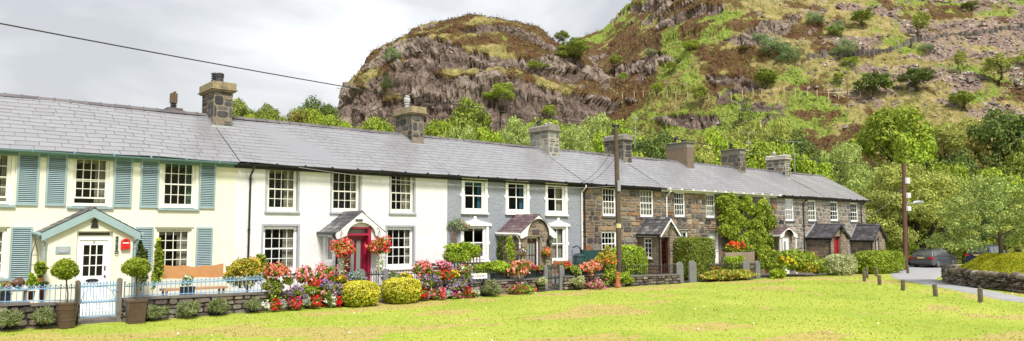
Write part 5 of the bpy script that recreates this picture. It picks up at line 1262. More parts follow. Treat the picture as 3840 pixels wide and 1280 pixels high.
# topiary in pots
def topiary(label, bbc, bbp, us, square, Y=FY-.42):
    c, rx, rz = box_at(*bbc, Y); p, pw, ph = box_at(*bbp, Y); zb = float(gz(p.x, Y))
    t_ = thing('potted_topiary', label, 'potted tree', (p.x, Y, zb), 'clipped trees in pots beside the gate'); zt = p.z+ph
    mb = MB(); potm = paint('glazed_pot', (.085, .052, .038), .35, .2, 3, .05, .5)
    if square:
        for z0, z1, w0, w1 in ((zb, zb+.05, pw*.86, pw*.86), (zb+.05, zt-.07, pw*.80, pw*.92), (zt-.07, zt, pw, pw)):
            mb.add([(p.x+i*w, Y+j*w, z) for z, w in ((z0, w0), (z1, w1)) for i, j in ((-1,-1),(1,-1),(1,1),(-1,1))], [(0,1,2,3),(4,5,6,7),(0,1,5,4),(1,2,6,5),(2,3,7,6),(3,0,4,7)])
        mb.build('pot', potm, t_, bevel=.01)
    else:
        H = zt-zb; mb.lathe([(pw*.68, 0), (pw*.72, .02), (pw*.80, H*.3), (pw*.83, H*.31), (pw*.83, H*.34), (pw*.81, H*.35), (pw*.90, H*.72), (pw*.935, H*.73), (pw*.935, H*.76), (pw*.91, H*.77), (pw*.94, H*.92), (pw, H*.93), (pw, H), (pw*.9, H), (pw*.88, H*.94)], (p.x, Y, zb), 20); mb.build('pot', potm, t_, smooth=False)
    s = MB(); s.tube([(p.x, Y, zt-.1), (p.x+.01, Y, zt+.2), (c.x, Y, c.z)], [.022, .018, .016], 7); s.build('stem', BARK, t_)
    s = MB(); s.lathe([(pw*.85, zt-.04), (.01, zt-.02)], (p.x, Y, 0), 12); s.build('soil', SOIL, t_)
    o0 = ORG[t_.name]; cc = (c.x-o0.x, 0, c.z-o0.z); rr_ = random.Random(5); Lb = [(*cc, rx*.93, rx*.93, rz*1.02)]
    for _ in range(34):
        d_ = Vector((rr_.gauss(0,1), rr_.gauss(0,1), rr_.gauss(0,1))).normalized(); k_ = rr_.uniform(.72, .95); Lb.append((cc[0]+d_.x*rx*k_, d_.y*rx*k_, cc[2]+d_.z*rz*k_, rx*.24, rx*.24, rz*.26))
    me = crown_mesh('crown', Lb, 4200, .033, 3, .75, .4, .5, 1.0); link_mesh('crown', me, LF['fresh'], t_)
topiary('round clipped bay tree in a brown round pot left of the gate', (193, 293, 976, 1047), (205, 293, 1134, 1216), 245, False)
topiary('round clipped bay tree in a square brown pot right of the gate', (458, 561, 970, 1036), (472, 546, 1123, 1197), 509, True)

# bench and furniture
def plank_mat(name, c): return island_mat(name, [(0, tuple(x*.85 for x in c)), (1, c)], .55, 3, .18, .15, .4)
OAK = plank_mat('oiled_oak', lin(198, 146, 95)[:3]); TEAK = plank_mat('teak', lin(165, 105, 70)[:3])
def bench(label, u0, u1, vt, vseat, Y, mat, slab=True, name='garden_bench', cat='bench'):
    a, b = onY(u0, vt, Y), onY(u1, vt, Y); zs = .44; t_ = thing(name, label, cat, ((a.x+b.x)/2, Y, 0)); x0, x1 = a.x, b.x; zt = a.z
    if slab:
        zs = .66; zb_ = onY((u0+u1)/2, 1043, Y).z; mb = MB(); n = 16; top = [(x0+(x1-x0)*i/n, zt+.025*math.sin(i*.5)+.02*math.sin(i*1.3)) for i in range(n+1)]; bot = [(x0+(x1-x0)*i/n, zb_+.015*math.sin(i*.8)) for i in range(n, -1, -1)]
        mb.prism(top+bot, (0, .05, 0), org=(0, Y, 0)); mb.build('backrest', mat, t_)
        mb = MB(); mb.box(x0, x1, Y-.48, Y-.02, zs-.06, zs); mb.build('seat', mat, t_); mb = MB(); mb.box(x0+.1, x1-.1, Y-.44, Y-.4, .16, .24); mb.build('stretcher', mat, t_)
    else:
        for k in range(4): mb = MB(); z = zs+.12+(zt-zs-.12)*k/4; mb.box(x0, x1, Y, Y+.03, z, z+(zt-zs-.12)/4*.75); mb.build('back_slat', mat, t_)
        mb = MB(); 
        for k in range(4): mb.box(x0, x1, Y-.44+.11*k, Y-.44+.11*k+.09, zs-.03, zs)
        mb.build('seat', mat, t_)
    for x in (x0+.08, x1-.14):
        for y in (Y-.42, Y-.02): mb = MB(); mb.box(x, x+.06, y, y+.06, -.05, (zs-.062) if slab or y < Y-.1 else zt); mb.build('leg', mat, t_)
bench('long oiled oak bench with a live edge back under the cream cottage window', 600, 838, 1001, 1080, -1.0, OAK)
bench('slatted teak garden bench beside the grey cottage window', 2076, 2140, 977, 1004, -1.7, TEAK, False)
bench('small teak garden chair in front of the dark green panel', 2214, 2246, 971, 992, -1.5, TEAK, False, 'garden_chair', 'chair')
bench('dark wooden bench top behind the pink flowers', 1600, 1660, 985, 1010, -.9, paint('dark_bench', (.06,.035,.03), .6, .2, 3, .1), False)
c, rx, rz = box_at(2153, 2187, 950, 1010, -.8); t_ = thing('water_butt', 'dark green water butt with a lid beside the black downpipe', 'water butt', (c.x, -.8, 0))
mb = MB(); zt = c.z+rz; mb.lathe([(rx*.8, 0), (rx*.86, .1), (rx*.98, zt*.45), (rx, zt*.7), (rx*.92, zt*.86)], (c.x, -.8, 0), 18); mb.build('barrel', paint('butt_green', (.03,.06,.058), .4, .15, 2, .05), t_)
mb = MB(); mb.lathe([(rx*.95, zt*.862), (rx*.97, zt*.91), (rx*.7, zt*.97), (.05, zt)], (c.x, -.8, 0), 18); mb.build('lid', paint('butt_lid', (.025,.05,.05), .4, .15, 2, .05), t_)
mb = MB(); mb.tube([(c.x+rx*.5, -.8, zt*.9), (c.x+rx*.5, -.75, zt+.25), (c.x+rx*.9, -.4, zt+.33), (c.x+rx*1.1, -.09, zt+.25)], .03, 8); mb.build('hose', M['black'], t_)
c, rx, rz = box_at(2189, 2335, 938, 1010, -.9); t_ = thing('fence_panel', 'dark green boarded fence panel below the brown cottage window', 'fence panel', (c.x, -.9, 0)); n = 16; gp = paint('bottle_green', (.016,.065,.06), .6, .15, 2, .1); mb = MB()
for i in range(n): mb.box(c.x-rx+2*rx*i/n+.004, c.x-rx+2*rx*(i+1)/n-.004, -.9, -.87-.008*(i % 2), -.2, c.z+rz)
mb.build('boards', gp, t_)
for x in (c.x-rx, c.x+rx): mb = MB(); mb.box(x-.05, x+.05, -.868, -.77, -.2, c.z+rz+.04); mb.build('post', gp, t_)
# boarded fence at the creeper house
c, rx, rz = box_at(2722, 2830, 946, 1000, -1.6); t_ = thing('fence_panel', 'weathered close boarded fence panel under the climber', 'fence panel', (c.x, -1.6, -.3)); mb = MB(); n = 14
for i in range(n): mb.box(c.x-rx+2*rx*i/n+.005, c.x-rx+2*rx*(i+1)/n-.005, -1.6, -1.57-.01*(i % 2), -.4, c.z+rz)
mb.build('boards', plank_mat('weathered_boards', (.34,.27,.19)), t_)
for x in (c.x-rx, c.x+rx): mb = MB(); mb.box(x-.05, x+.05, -1.568, -1.47, -.4, c.z+rz+.05); mb.build('post', WOODPOST, t_)
# picket and trellis by the grey cottage
c, rx, rz = box_at(1668, 1800, 950, 1030, -2.2); t_ = thing('picket_fence', 'brown picket fence under the honeysuckle', 'fence', (c.x, -2.2, 0)); pk = paint('brown_pickets', (.20,.12,.065), .8, .25, 4, .2); mb = MB(); n = 11
for i in range(n+1): x = c.x-rx+2*rx*i/n; mb.prism([(-.022,0),(.022,0),(.022,c.z+rz-.05),(0,c.z+rz+.02),(-.022,c.z+rz-.05)], (0,.02,0), org=(x,-2.2,0))
mb.build('pickets', pk, t_)
for z in (.25, c.z+rz-.18): mb = MB(); mb.box(c.x-rx, c.x+rx, -2.178, -2.14, z, z+.06); mb.build('rail', pk, t_)
for (bb, Y, lab, nx) in (((1682, 1722, 838, 912), -.06, 'brown lattice trellis narrowing downwards on the grey cottage wall', 4), ((1899, 1926, 880, 985), -1.75, 'pale lattice trellis at the left corner of the stone porch', 3)):
    c, rx, rz = box_at(*bb, Y); t_ = thing('trellis', lab, 'trellis', (c.x, Y, c.z-rz)); mb = MB()
    for i in range(-3, 9):
        for sg in (1, -1):
            pts = []
            for k in range(7):
                f = k/6; x = (-1+(i/nx*2))+sg*f*1.4
                if -1 <= x <= 1: pts.append((c.x+x*rx*(.55+.45*f if bb[0] < 1700 else 1), Y-.01*(sg+1), c.z-rz+2*rz*f))
            if len(pts) > 1: mb.bar(pts[0], pts[-1], .02, .012, (0,1,0))
    mb.build('lattice', paint('trellis_wood', (.16,.09,.055) if bb[0] < 1700 else (.34,.26,.16), .8, .2, 4, .1), t_)

# clipped and loose shrubs ------------------------------------------------
def cushion(label, bb, Y):
    c, rx, rz = box_at(*bb, Y); zb = float(gz(c.x, Y)); t_ = thing('privet_bush', label, 'bush', (c.x, Y, zb), 'golden privet cushions')
    r = np.random.default_rng(int(bb[0])); n = 6500; d = r.normal(size=(n, 3)); d /= np.linalg.norm(d, axis=1)[:, None]
    q = d/(np.abs(d)**3.2).sum(1)[:, None]**(1/3.2); k = (1-.14*r.random(n)**1.5+.10*fbm(d[:,0]*4, d[:,1]*4, d[:,2]*4, 3))[:, None]
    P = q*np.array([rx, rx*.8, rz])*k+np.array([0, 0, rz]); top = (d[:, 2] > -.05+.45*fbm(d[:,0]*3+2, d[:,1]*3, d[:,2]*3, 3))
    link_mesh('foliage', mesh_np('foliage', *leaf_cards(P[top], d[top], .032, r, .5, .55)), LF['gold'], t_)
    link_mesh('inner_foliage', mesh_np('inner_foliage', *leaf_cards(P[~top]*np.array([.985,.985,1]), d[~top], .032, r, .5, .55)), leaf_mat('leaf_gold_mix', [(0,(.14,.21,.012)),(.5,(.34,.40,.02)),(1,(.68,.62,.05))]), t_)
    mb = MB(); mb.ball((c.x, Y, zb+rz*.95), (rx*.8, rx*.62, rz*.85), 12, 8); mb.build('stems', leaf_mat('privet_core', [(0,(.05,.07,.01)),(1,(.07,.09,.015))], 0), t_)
cushion('golden clipped privet cushion left of the black gate', (1288, 1412, 1058, 1152), FY-.55)
cushion('golden clipped privet cushion right of the black gate', (1442, 1566, 1050, 1144), FY-.55)
def hedge(name, label, bb, Y, ry, leaf, n, size, power=5, rough=.04, core=(.02,.035,.008)):
    c, rx, rz = box_at(*bb, Y); zb = float(gz(c.x, Y)); rz = (c.z+rz-zb)/2; t_ = thing(name, label, 'hedge' if name == 'hedge' else 'bush', (c.x, Y, zb))
    r = np.random.default_rng(int(bb[0])); d = r.normal(size=(n, 3)); d /= np.linalg.norm(d, axis=1)[:, None]; q = d/(np.abs(d)**power).sum(1)[:, None]**(1/power)
    k = (1-.10*r.random(n)**1.5+rough*fbm(q[:,0]*3, q[:,1]*3, q[:,2]*3, 3))[:, None]; P = q*np.array([rx, ry, rz])*k+np.array([0, 0, rz])
    link_mesh('foliage', mesh_np('foliage', *leaf_cards(P, d, size, r, .4, .55)), LF[leaf], t_)
    mb = MB(); n_ = 14; base = []
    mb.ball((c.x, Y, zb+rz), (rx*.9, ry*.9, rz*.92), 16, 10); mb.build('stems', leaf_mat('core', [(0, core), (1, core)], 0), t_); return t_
hedge('hedge', 'tall square clipped dark green hedge beside the white glazed door', (2556, 2650, 892, 1030), FY+1.3, .62, 'mid', 20000, .045, 9, .03)
hedge('hedge', 'long rounded green hedge in front of the last porch', (3232, 3356, 942, 1022), FY-.6, .9, 'fresh', 11000, .07, 4, .07)
hedge('bush', 'cream variegated bush before the red door porch', (3108, 3192, 955, 1016), FY-.5, .6, 'cream', 7000, .06, 3.2, .09, (.12,.12,.06))
hedge('bush', 'yellow green rounded bush behind the wooden pole', (2306, 2398, 922, 1035), FY+1.9, .8, 'lime', 6500, .05, 3, .10, (.06,.09,.015))
plant('shrub', 'rounded bright green shrub between railing and boarded fence', 'shrub', (2715, 2796, 955, 1025), FY+.7, 'lime', None, 3200, .05, lobes=14)
plant('shrub', 'yellow leaved maple shrub at the end of the blue railing', 'shrub', (830, 1000, 962, 1105), FY+.9, 'acer', None, 3000, .055, lobes=16, lsize=.34, ry=.55)
plant('shrub', 'fresh green shrub behind the yellow maple by the downpipe', 'shrub', (950, 1008, 940, 1040), FY+1.6, 'fresh', None, 900, .05, ry=.35)
plant('shrub', 'dark green shrub in the corner right of the cream porch', 'shrub', (508, 550, 905, 1100), -1.0, 'dark', None, 1300, .05, ry=.3)
plant('climbing_plant', 'twining leafy climber against the cream cottage window', 'climber', (572, 612, 892, 1110), -1.6, 'fresh', 'white', 650, .07, 16, .04, lobes=18, lsize=.34, ry=.2)
plant('shrub', 'yellow green honeysuckle mounded over the picket fence', 'shrub', (1662, 1795, 908, 1000), -2.1, 'lime', None, 3000, .05, lobes=16, ry=.5)
plant('shrub', 'spreading lime leaved shrub behind the dark planters', 'shrub', (1780, 1920, 976, 1030), FY+.45, 'lime', None, 2600, .055, lobes=14, ry=.45)
plant('climbing_plant', 'sprawling climber on the brown lattice of the grey cottage', 'climber', (1672, 1772, 815, 880), -.16, 'sage', 'pink', 330, .05, 12, .04, lobes=22, lsize=.30, ry=.12)
plant('climbing_plant', 'thin green climber on the pale lattice of the stone porch', 'climber', (1898, 1930, 880, 1000), -1.85, 'lime', None, 420, .05, lobes=12, ry=.15)
plant('climbing_plant', 'narrow dark ivy column left of the stone porch', 'climber', (1866, 1888, 885, 1000), -.9, 'dark', None, 700, .045, lobes=12, ry=.2)
plant('shrub', 'tall loose yellow green shrub left of the wooden pole', 'shrub', (2232, 2312, 915, 1040), FY+.5, 'acer', None, 1200, .05, lobes=16, lsize=.30, ry=.5)
plant('shrub', 'leafy green shrub at the foot of the wooden pole', 'shrub', (2262, 2316, 998, 1070), FY-.1, 'fresh', None, 1400, .05, ry=.4)
plant('shrub', 'pale green ferny plant right of the wooden pole', 'shrub', (2326, 2372, 1022, 1072), FY-.1, 'lime', None, 900, .05, ry=.35)
plant('ground_cover', 'low rusty leaved ground cover spilling onto the grass', 'ground cover', (2610, 2842, 1008, 1056), FY-.15, 'ycreep', None, 5000, .07, lobes=26, lsize=.22, ry=.6)
plant('shrub', 'green leafy shrub right of the slate gatepost', 'shrub', (2838, 2925, 932, 1030), FY+.4, 'fresh', None, 3000, .065, lobes=16, ry=.7)
plant('shrub', 'large flowering shrub with pale mauve blooms below the canopy', 'shrub', (2912, 3056, 928, 1034), FY+.2, 'fresh', ['blue', 'yellow'], 5500, .075, 60, .06, lobes=20, ry=1.0)
plant('flowering_plant', 'yellow daisies in the large shrub below the canopy', 'flowers', (2925, 2958, 966, 990), FY-.5, 'mid', 'yellow', 300, .05, 110, .05, base=False)
plant('shrub', 'small yellow edged shrub at the right of the flowering shrub', 'shrub', (3006, 3056, 975, 1034), FY-.4, 'acer', 'yellow', 1300, .06, 40, .05)
plant('shrub', 'small rounded green shrub left of the variegated bush', 'shrub', (3056, 3092, 984, 1034), FY-.4, 'mid', None, 1300, .06)
plant('shrub', 'large leaved lime plant at the lawn edge near the small gate', 'shrub', (2894, 2936, 1004, 1048), FY-.5, 'lime', None, 500, .11, ry=.4)
plant('flowering_plant', 'orange blooms over the boarded fence under the climber', 'flowers', (2740, 2788, 906, 940), -1.35, 'mid', ['orange', 'red'], 300, .06, 150, .07, base=False)
# the big climber on the stone cottage
c, rx, rz = box_at(2705, 2912, 727, 985, -.25); t_ = thing('climbing_plant', 'big green climber in two tall columns over the stone cottage front', 'climber', (c.x, -.3, -.3)); o0 = ORG[t_.name]; Ls = []
rnd = random.Random(8)
for (ua, ub, va, vb, k) in ((2708, 2795, 728, 800, 9), (2712, 2790, 770, 900, 14), (2800, 2880, 738, 800, 9), (2812, 2905, 790, 940, 16), (2730, 2860, 870, 950, 16)):
    for i in range(k):
        u, v = rnd.uniform(ua, ub), rnd.uniform(va+10, vb); p = onY(u, v, -.2-rnd.uniform(0, .35)); s = rnd.uniform(.32, .55); Ls.append((p.x-o0.x, p.y-o0.y, p.z-o0.z, s*1.1, s*.6, s*.75))
link_mesh('foliage', crown_mesh('foliage', Ls, 15000, .075, 4, .5, .45, .5, .5), LF['fresh'], t_)
mb = MB()
for u in (2735, 2842): a = onY(u, 970, -.12); mb.tube([(a.x, -.12, -.4), (a.x+.05, -.15, 1.5), (a.x-.05, -.12, 3.2)], [.06, .045, .02], 7)
mb.build('stems', BARK, t_)

# flowers ------------------------------------------------------------------
G1 = 'flowers massed along the garden walls'
def fl(label, bb, Y, petal, leaf='mid', n=1000, npet=140, ps=.036, size=.045, **k):
    bb = (bb[0]-3, bb[1]+3, bb[2]+3, bb[3]+6); k.setdefault('lobes', 16); k.setdefault('lsize', .30)
    return plant('flowering_plant', label, 'flowers', bb, Y, leaf, petal, n, size, npet, ps, G1, base=False, **k)
fl('coral begonias spilling over the wall by the blue railing end', (985, 1085, 985, 1045), FY-.05, 'coral', npet=300)
fl('yellow marigolds beside the coral begonias', (1066, 1098, 1034, 1066), FY-.1, 'yellow', npet=70)
fl('dark leaved trailing plants below the coral begonias', (985, 1062, 1035, 1098), FY-.08, 'mauve', 'mid', npet=60, trail=120)
fl('salmon geraniums behind the yellow marigolds', (1100, 1175, 995, 1066), FY, ['coral', 'pink'], npet=240)
fl('tall pink begonias left of the claret door', (1186, 1258, 984, 1066), FY+.05, ['pink', 'coral'], npet=300, n=700)
fl('deep red geraniums in the middle of the left flower bed', (1155, 1200, 1036, 1088), FY-.15, 'red', npet=110)
fl('pale purple lobelia under the tall pink begonias', (1196, 1234, 1046, 1090), FY-.2, 'purple', npet=170, ps=.03)
fl('rounded mauve lobelia mound over the left flower bed', (1078, 1148, 1070, 1130), FY-.3, ['mauve', 'purple'], npet=330, ps=.03, trail=60)
fl('mauve lobelia beside the left golden privet', (1238, 1290, 1062, 1118), FY-.25, ['purple', 'mauve'], npet=230, ps=.03)
fl('cream snapdragon greenery tumbling down the left bed', (1130, 1200, 1060, 1112), FY-.2, 'white', 'fresh', npet=40, ps=.025, trail=60)
fl('trailing green foliage with pink dots below the tall begonias', (1195, 1245, 1080, 1120), FY-.22, 'pink', 'mid', npet=40)
fl('white alyssum clump at the lawn edge by the left privet', (1224, 1258, 1108, 1146), FY-.45, 'white', npet=170, ps=.025, n=250)
fl('low scarlet begonias before the left flower bed', (1158, 1206, 1112, 1150), FY-.45, 'red', npet=130, ps=.035, n=300)
fl('low magenta begonias under the mauve lobelia mound', (1068, 1128, 1116, 1156), FY-.42, ['magenta', 'red'], npet=170, ps=.035, n=300)
fl('low scarlet begonias at the left end of the flower bed', (1008, 1054, 1124, 1160), FY-.4, 'red', npet=120, ps=.035, n=260)
fl('white alyssum clump at the left end of the flower bed', (982, 1008, 1132, 1160), FY-.4, 'white', npet=110, ps=.025, n=160)
fl('scarlet begonias squeezed beside the left golden privet', (1250, 1284, 1108, 1140), FY-.42, 'red', npet=90, ps=.035, n=220)
plant('silver_plant', 'silver leaved ragwort between magenta and scarlet begonias', 'foliage plant', (1132, 1162, 1106, 1150), FY-.42, 'silver', None, 420, .05, group='silver foliage plants', narrow=.3)
plant('silver_plant', 'silver leaved ragwort near the left end of the bed', 'foliage plant', (1042, 1072, 1120, 1158), FY-.42, 'silver', None, 380, .05, group='silver foliage plants', narrow=.3)
fl('orange and yellow marigolds behind the left golden privet', (1246, 1300, 1032, 1062), FY, ['yellow', 'orange'], npet=110)
fl('blue flowered bush between railing and left gatepost', (1302, 1368, 1006, 1070), FY+.1, 'blue', 'sage', npet=160, ps=.03)
fl('pale trailing plant behind the right golden privet', (1455, 1500, 1012, 1060), FY+.1, ['mauve', 'pink'], 'sage', npet=90, ps=.03)
fl('yellow marigolds in a pot behind the right golden privet', (1500, 1545, 1022, 1048), FY, 'yellow', npet=80)
fl('wide pink geraniums over the right hand bed', (1540, 1622, 974, 1040), FY, ['pink', 'coral'], npet=360, n=800)
fl('grey mauve lobelia right of the golden privet', (1556, 1600, 1030, 1088), FY-.2, ['mauve', 'purple'], npet=220, ps=.03)
fl('purple lobelia below the wide pink geraniums', (1602, 1652, 1024, 1080), FY-.15, 'purple', npet=240, ps=.03)
fl('trailing green leaves in the middle of the right bed', (1585, 1625, 1040, 1085), FY-.1, 'white', 'mid', npet=20, ps=.02, trail=60)
fl('bright pink hydrangea heads above the right bed', (1640, 1684, 976, 1010), FY+.05, ['pink', 'magenta'], npet=170)
fl('crimson begonias under the bright pink heads', (1648, 1690, 1002, 1060), FY-.1, 'red', npet=130)
fl('orange blooms among the crimson begonias', (1622, 1652, 1014, 1042), FY-.12, 'orange', npet=50)
fl('yellow pansies above the big lobelia mound', (1690, 1722, 1014, 1052), FY-.12, 'yellow', npet=80)
fl('big mauve lobelia mound near the white street sign', (1676, 1748, 1040, 1094), FY-.3, ['mauve', 'purple'], npet=360, ps=.03)
fl('white and scarlet geraniums behind the street sign', (1712, 1768, 990, 1030), FY+.05, ['white', 'red'], npet=160)
fl('violet lobelia behind the street sign', (1722, 1766, 1018, 1056), FY-.05, 'purple', npet=150, ps=.03)
fl('low scarlet begonias right of the golden privet', (1562, 1604, 1084, 1122), FY-.42, 'red', npet=120, ps=.035, n=260)
fl('low red and pink begonias in the right bed', (1608, 1668, 1080, 1120), FY-.42, ['red', 'pink'], npet=190, ps=.035, n=330)
fl('low dusky pink begonias before the lobelia mound', (1692, 1734, 1086, 1122), FY-.42, ['magenta', 'pink'], npet=120, ps=.035, n=260)
fl('low scarlet begonias under the street sign', (1732, 1772, 1078, 1114), FY-.42, 'red', npet=130, ps=.035, n=260)
fl('white alyssum clump under the street sign', (1756, 1794, 1080, 1120), FY-.45, 'white', npet=190, ps=.025, n=240)
plant('silver_plant', 'silver leaved ragwort in the right bed before the lobelia mound', 'foliage plant', (1664, 1698, 1082, 1118), FY-.42, 'silver', None, 420, .05, group='silver foliage plants', narrow=.3)
plant('silver_plant', 'silver leaved ragwort beside the right golden privet', 'foliage plant', (1592, 1618, 1092, 1122), FY-.44, 'silver', None, 320, .045, group='silver foliage plants', narrow=.3)
fl('peach begonias in a basket on the dark green railing', (1908, 1984, 976, 1036), FY-.05, ['peach', 'coral'], npet=330, ps=.045)
fl('peach and orange begonias on the railing by the pole', (2172, 2244, 978, 1026), FY-.05, ['peach', 'coral'], npet=330, ps=.045)
fl('scarlet geraniums in the planter right of the green gate', (2096, 2134, 982, 1006), FY+.2, 'red', npet=110)
fl('scarlet geraniums in the planter left of the green gate', (1990, 2034, 992, 1014), FY+.2, ['red', 'magenta'], npet=70)
fl('rusty orange flowers behind the railing near the pole', (2252, 2300, 962, 1008), FY+.2, ['orange', 'red'], npet=130)
fl('white trailing flowers on the railing right of the green gate', (2140, 2172, 990, 1030), FY, 'white', 'fresh', npet=40, ps=.03)
fl('low pink and white busy lizzies left of the green gate', (1890, 2010, 1058, 1102), FY-.3, ['magenta', 'red', 'white'], npet=150, ps=.035, n=1000)
fl('low pink busy lizzies right of the green gate', (2192, 2270, 1048, 1080), FY-.3, ['magenta', 'pink'], npet=160, ps=.04, n=500)
plant('shrub', 'small golden rounded shrub left of the dark green gate', 'shrub', (2010, 2052, 1040, 1072), FY-.2, 'cream', None, 900, .04)
plant('shrub', 'small golden rounded shrub right of the tall slate gatepost', 'shrub', (2144, 2192, 1036, 1080), FY-.3, 'cream', None, 1100, .04)
for lab, bb in (('grey green lavender clump at the far left of the stone wall', (-10, 78, 1158, 1226)), ('grey green lavender clump left of the round pot', (122, 212, 1160, 1220)), ('grey green lavender clump right of the square pot', (532, 640, 1142, 1200)), ('grey green lavender clump below the oak bench', (662, 762, 1130, 1188)), ('grey green lavender clump at the middle of the long stone wall', (792, 866, 1118, 1176)), ('small grey green lavender clump near the white alyssum', (925, 975, 1120, 1162))):
    plant('lavender', lab, 'lavender', bb, FY-.35, 'lav', None, 700, .10, group='lavender clumps along the stone wall', narrow=.12, flat=.1, lsize=.5)
plant('lavender', 'wide mauve flowering lavender bush below the street sign', 'lavender', (1800, 1888, 1056, 1116), FY-.35, 'lav', 'mauve', 1300, .09, 60, .03, narrow=.14, flat=.1)
# pots and odds behind the blue railing
def pot(label, bb, Y, mat, leaf='fresh', petal=None, square=False, n=350, frac=.5, name='plant_pot', size=.05):
    c, rx, rz = box_at(*bb, Y); zt = c.z+rz; zb = c.z-rz; t_ = thing(name, label, 'plant pot', (c.x, Y, zb), None); zm = zb+(zt-zb)*frac
    mb = MB(); w_ = rx*.7
    if square: mb.box(c.x-rx, c.x+rx, Y-.13, Y+.13, zb, zm-.03); mb.box(c.x-rx-.015, c.x+rx+.015, Y-.145, Y+.145, zm-.028, zm)
    else: mb.lathe([(w_*.7, 0), (w_*.95, (zm-zb)*.85), (w_*1.05, (zm-zb)*.86), (w_*1.05, zm-zb), (w_*.9, zm-zb), (w_*.85, (zm-zb)*.9)], (c.x, Y, zb), 14)
    mb.build('pot', mat, t_); o0 = ORG[t_.name]
    L = lobes_ball(rx*1.05, min(rx, .25), (zt-zm)*.6, 8, int(bb[0]), .45, (0, 0, (zm+zt)/2-o0.z)); link_mesh('foliage', crown_mesh('foliage', L, n, size, 2, .3), LF[leaf], t_)
    if petal: r = np.random.default_rng(3); P, N = lobe_points(L, 60, r, .9); link_mesh('blossom', mesh_np('blossom', *leaf_cards(P, N, .04, r, .6, .85)), PT[petal], t_)
BPL = paint('black_planter', (.02,.021,.023), .5, .2, 4, .05)
for k, (bb, lab, pt) in enumerate((((1846, 1906, 1014, 1052), 'black trough planter at the left of the peach begonias', None), ((1972, 2004, 1006, 1046), 'black trough planter right of the peach begonias', None), ((2008, 2036, 1004, 1043), 'black trough planter next to the left slate gatepost', 'red'), ((2120, 2158, 998, 1036), 'black trough planter right of the tall slate gatepost', None), ((2162, 2196, 1000, 1032), 'black trough planter under the peach and orange begonias', 'orange'), ((2222, 2262, 998, 1028), 'black trough planter nearest the wooden pole', 'red'))):
    pot(lab, bb, FY+.32, BPL, 'mid', pt, True, 160, .72, 'planter')
pot('black square planter of white flowers behind the blue railing', (680, 726, 1036, 1112), -2.2, BPL, 'fresh', 'white', True, 420, .48)
pot('black trough of white flowers at the far left behind the railing', (-10, 42, 1062, 1136), -2.6, BPL, 'fresh', 'pink', True, 300, .5)
pot('terracotta pot with a fern left of the cream porch', (128, 172, 985, 1080), -1.5, M['terracotta'], 'fresh', None, False, 260, .4, size=.09)
pot('brown pot with yellow green bush behind the left railing', (98, 140, 1030, 1125), -2.3, M['brown'], 'lime', None, False, 600, .35)
pot('terracotta pot of red leaves beside the white glazed door', (2664, 2702, 998, 1028), FY+.6, M['terracotta'], 'fresh', 'red', False, 200, .55)
pot('large brown pot in shade left of the cream porch', (140, 178, 1056, 1125), -1.9, M['brown'], 'dark', None, False, 200, .75)
c, rx, rz = box_at(48, 80, 1042, 1074, -2.5); t_ = thing('urn', 'brown earthenware urn lying on its side on a stand', 'urn', (c.x, -2.5, 0)); mb = MB(); mb.tube([(c.x-.12, -2.5, c.z+.02), (c.x-.10, -2.5, c.z), (c.x-.03, -2.48, c.z-.02), (c.x+.08, -2.45, c.z-.04), (c.x+.16, -2.43, c.z-.05)], [.05, .075, .13, .15, .06], 14); mb.build('jar', paint('earthenware', (.10,.045,.025), .4, .2, 3, .1), t_); mb = MB(); mb.box(c.x-.22, c.x+.25, -2.6, -2.3, c.z-.24, c.z-.19)
for x in (c.x-.2, c.x+.17):
    for y in (-2.58, -2.36): mb.box(x, x+.05, y, y+.05, -.02, c.z-.242)
mb.build('stand', WOODPOST, t_)
c, rx, rz = box_at(112, 146, 893, 1062, -1.4); t_ = thing('obelisk', 'thin black wire obelisk plant support left of the cream porch', 'plant support', (c.x, -1.4, c.z-rz)); mb = MB(); zt, zb = c.z+rz, c.z-rz
for a, b in ((-1,-1),(1,-1),(1,1),(-1,1)): mb.tube([(c.x+a*rx, -1.4+b*rx, zb), (c.x+a*rx*.7, -1.4+b*rx*.7, zb+(zt-zb)*.65), (c.x, -1.4, zt-.1), (c.x, -1.4, zt)], .007, 4)
for f in (.15, .4, .62): w_ = rx*(1-.46*f); mb.tube([(c.x+a*w_, -1.4+b*w_, zb+(zt-zb)*f) for a, b in ((-1,-1),(1,-1),(1,1),(-1,1),(-1,-1))], .006, 4)
mb.build('wires', M['black'], t_)
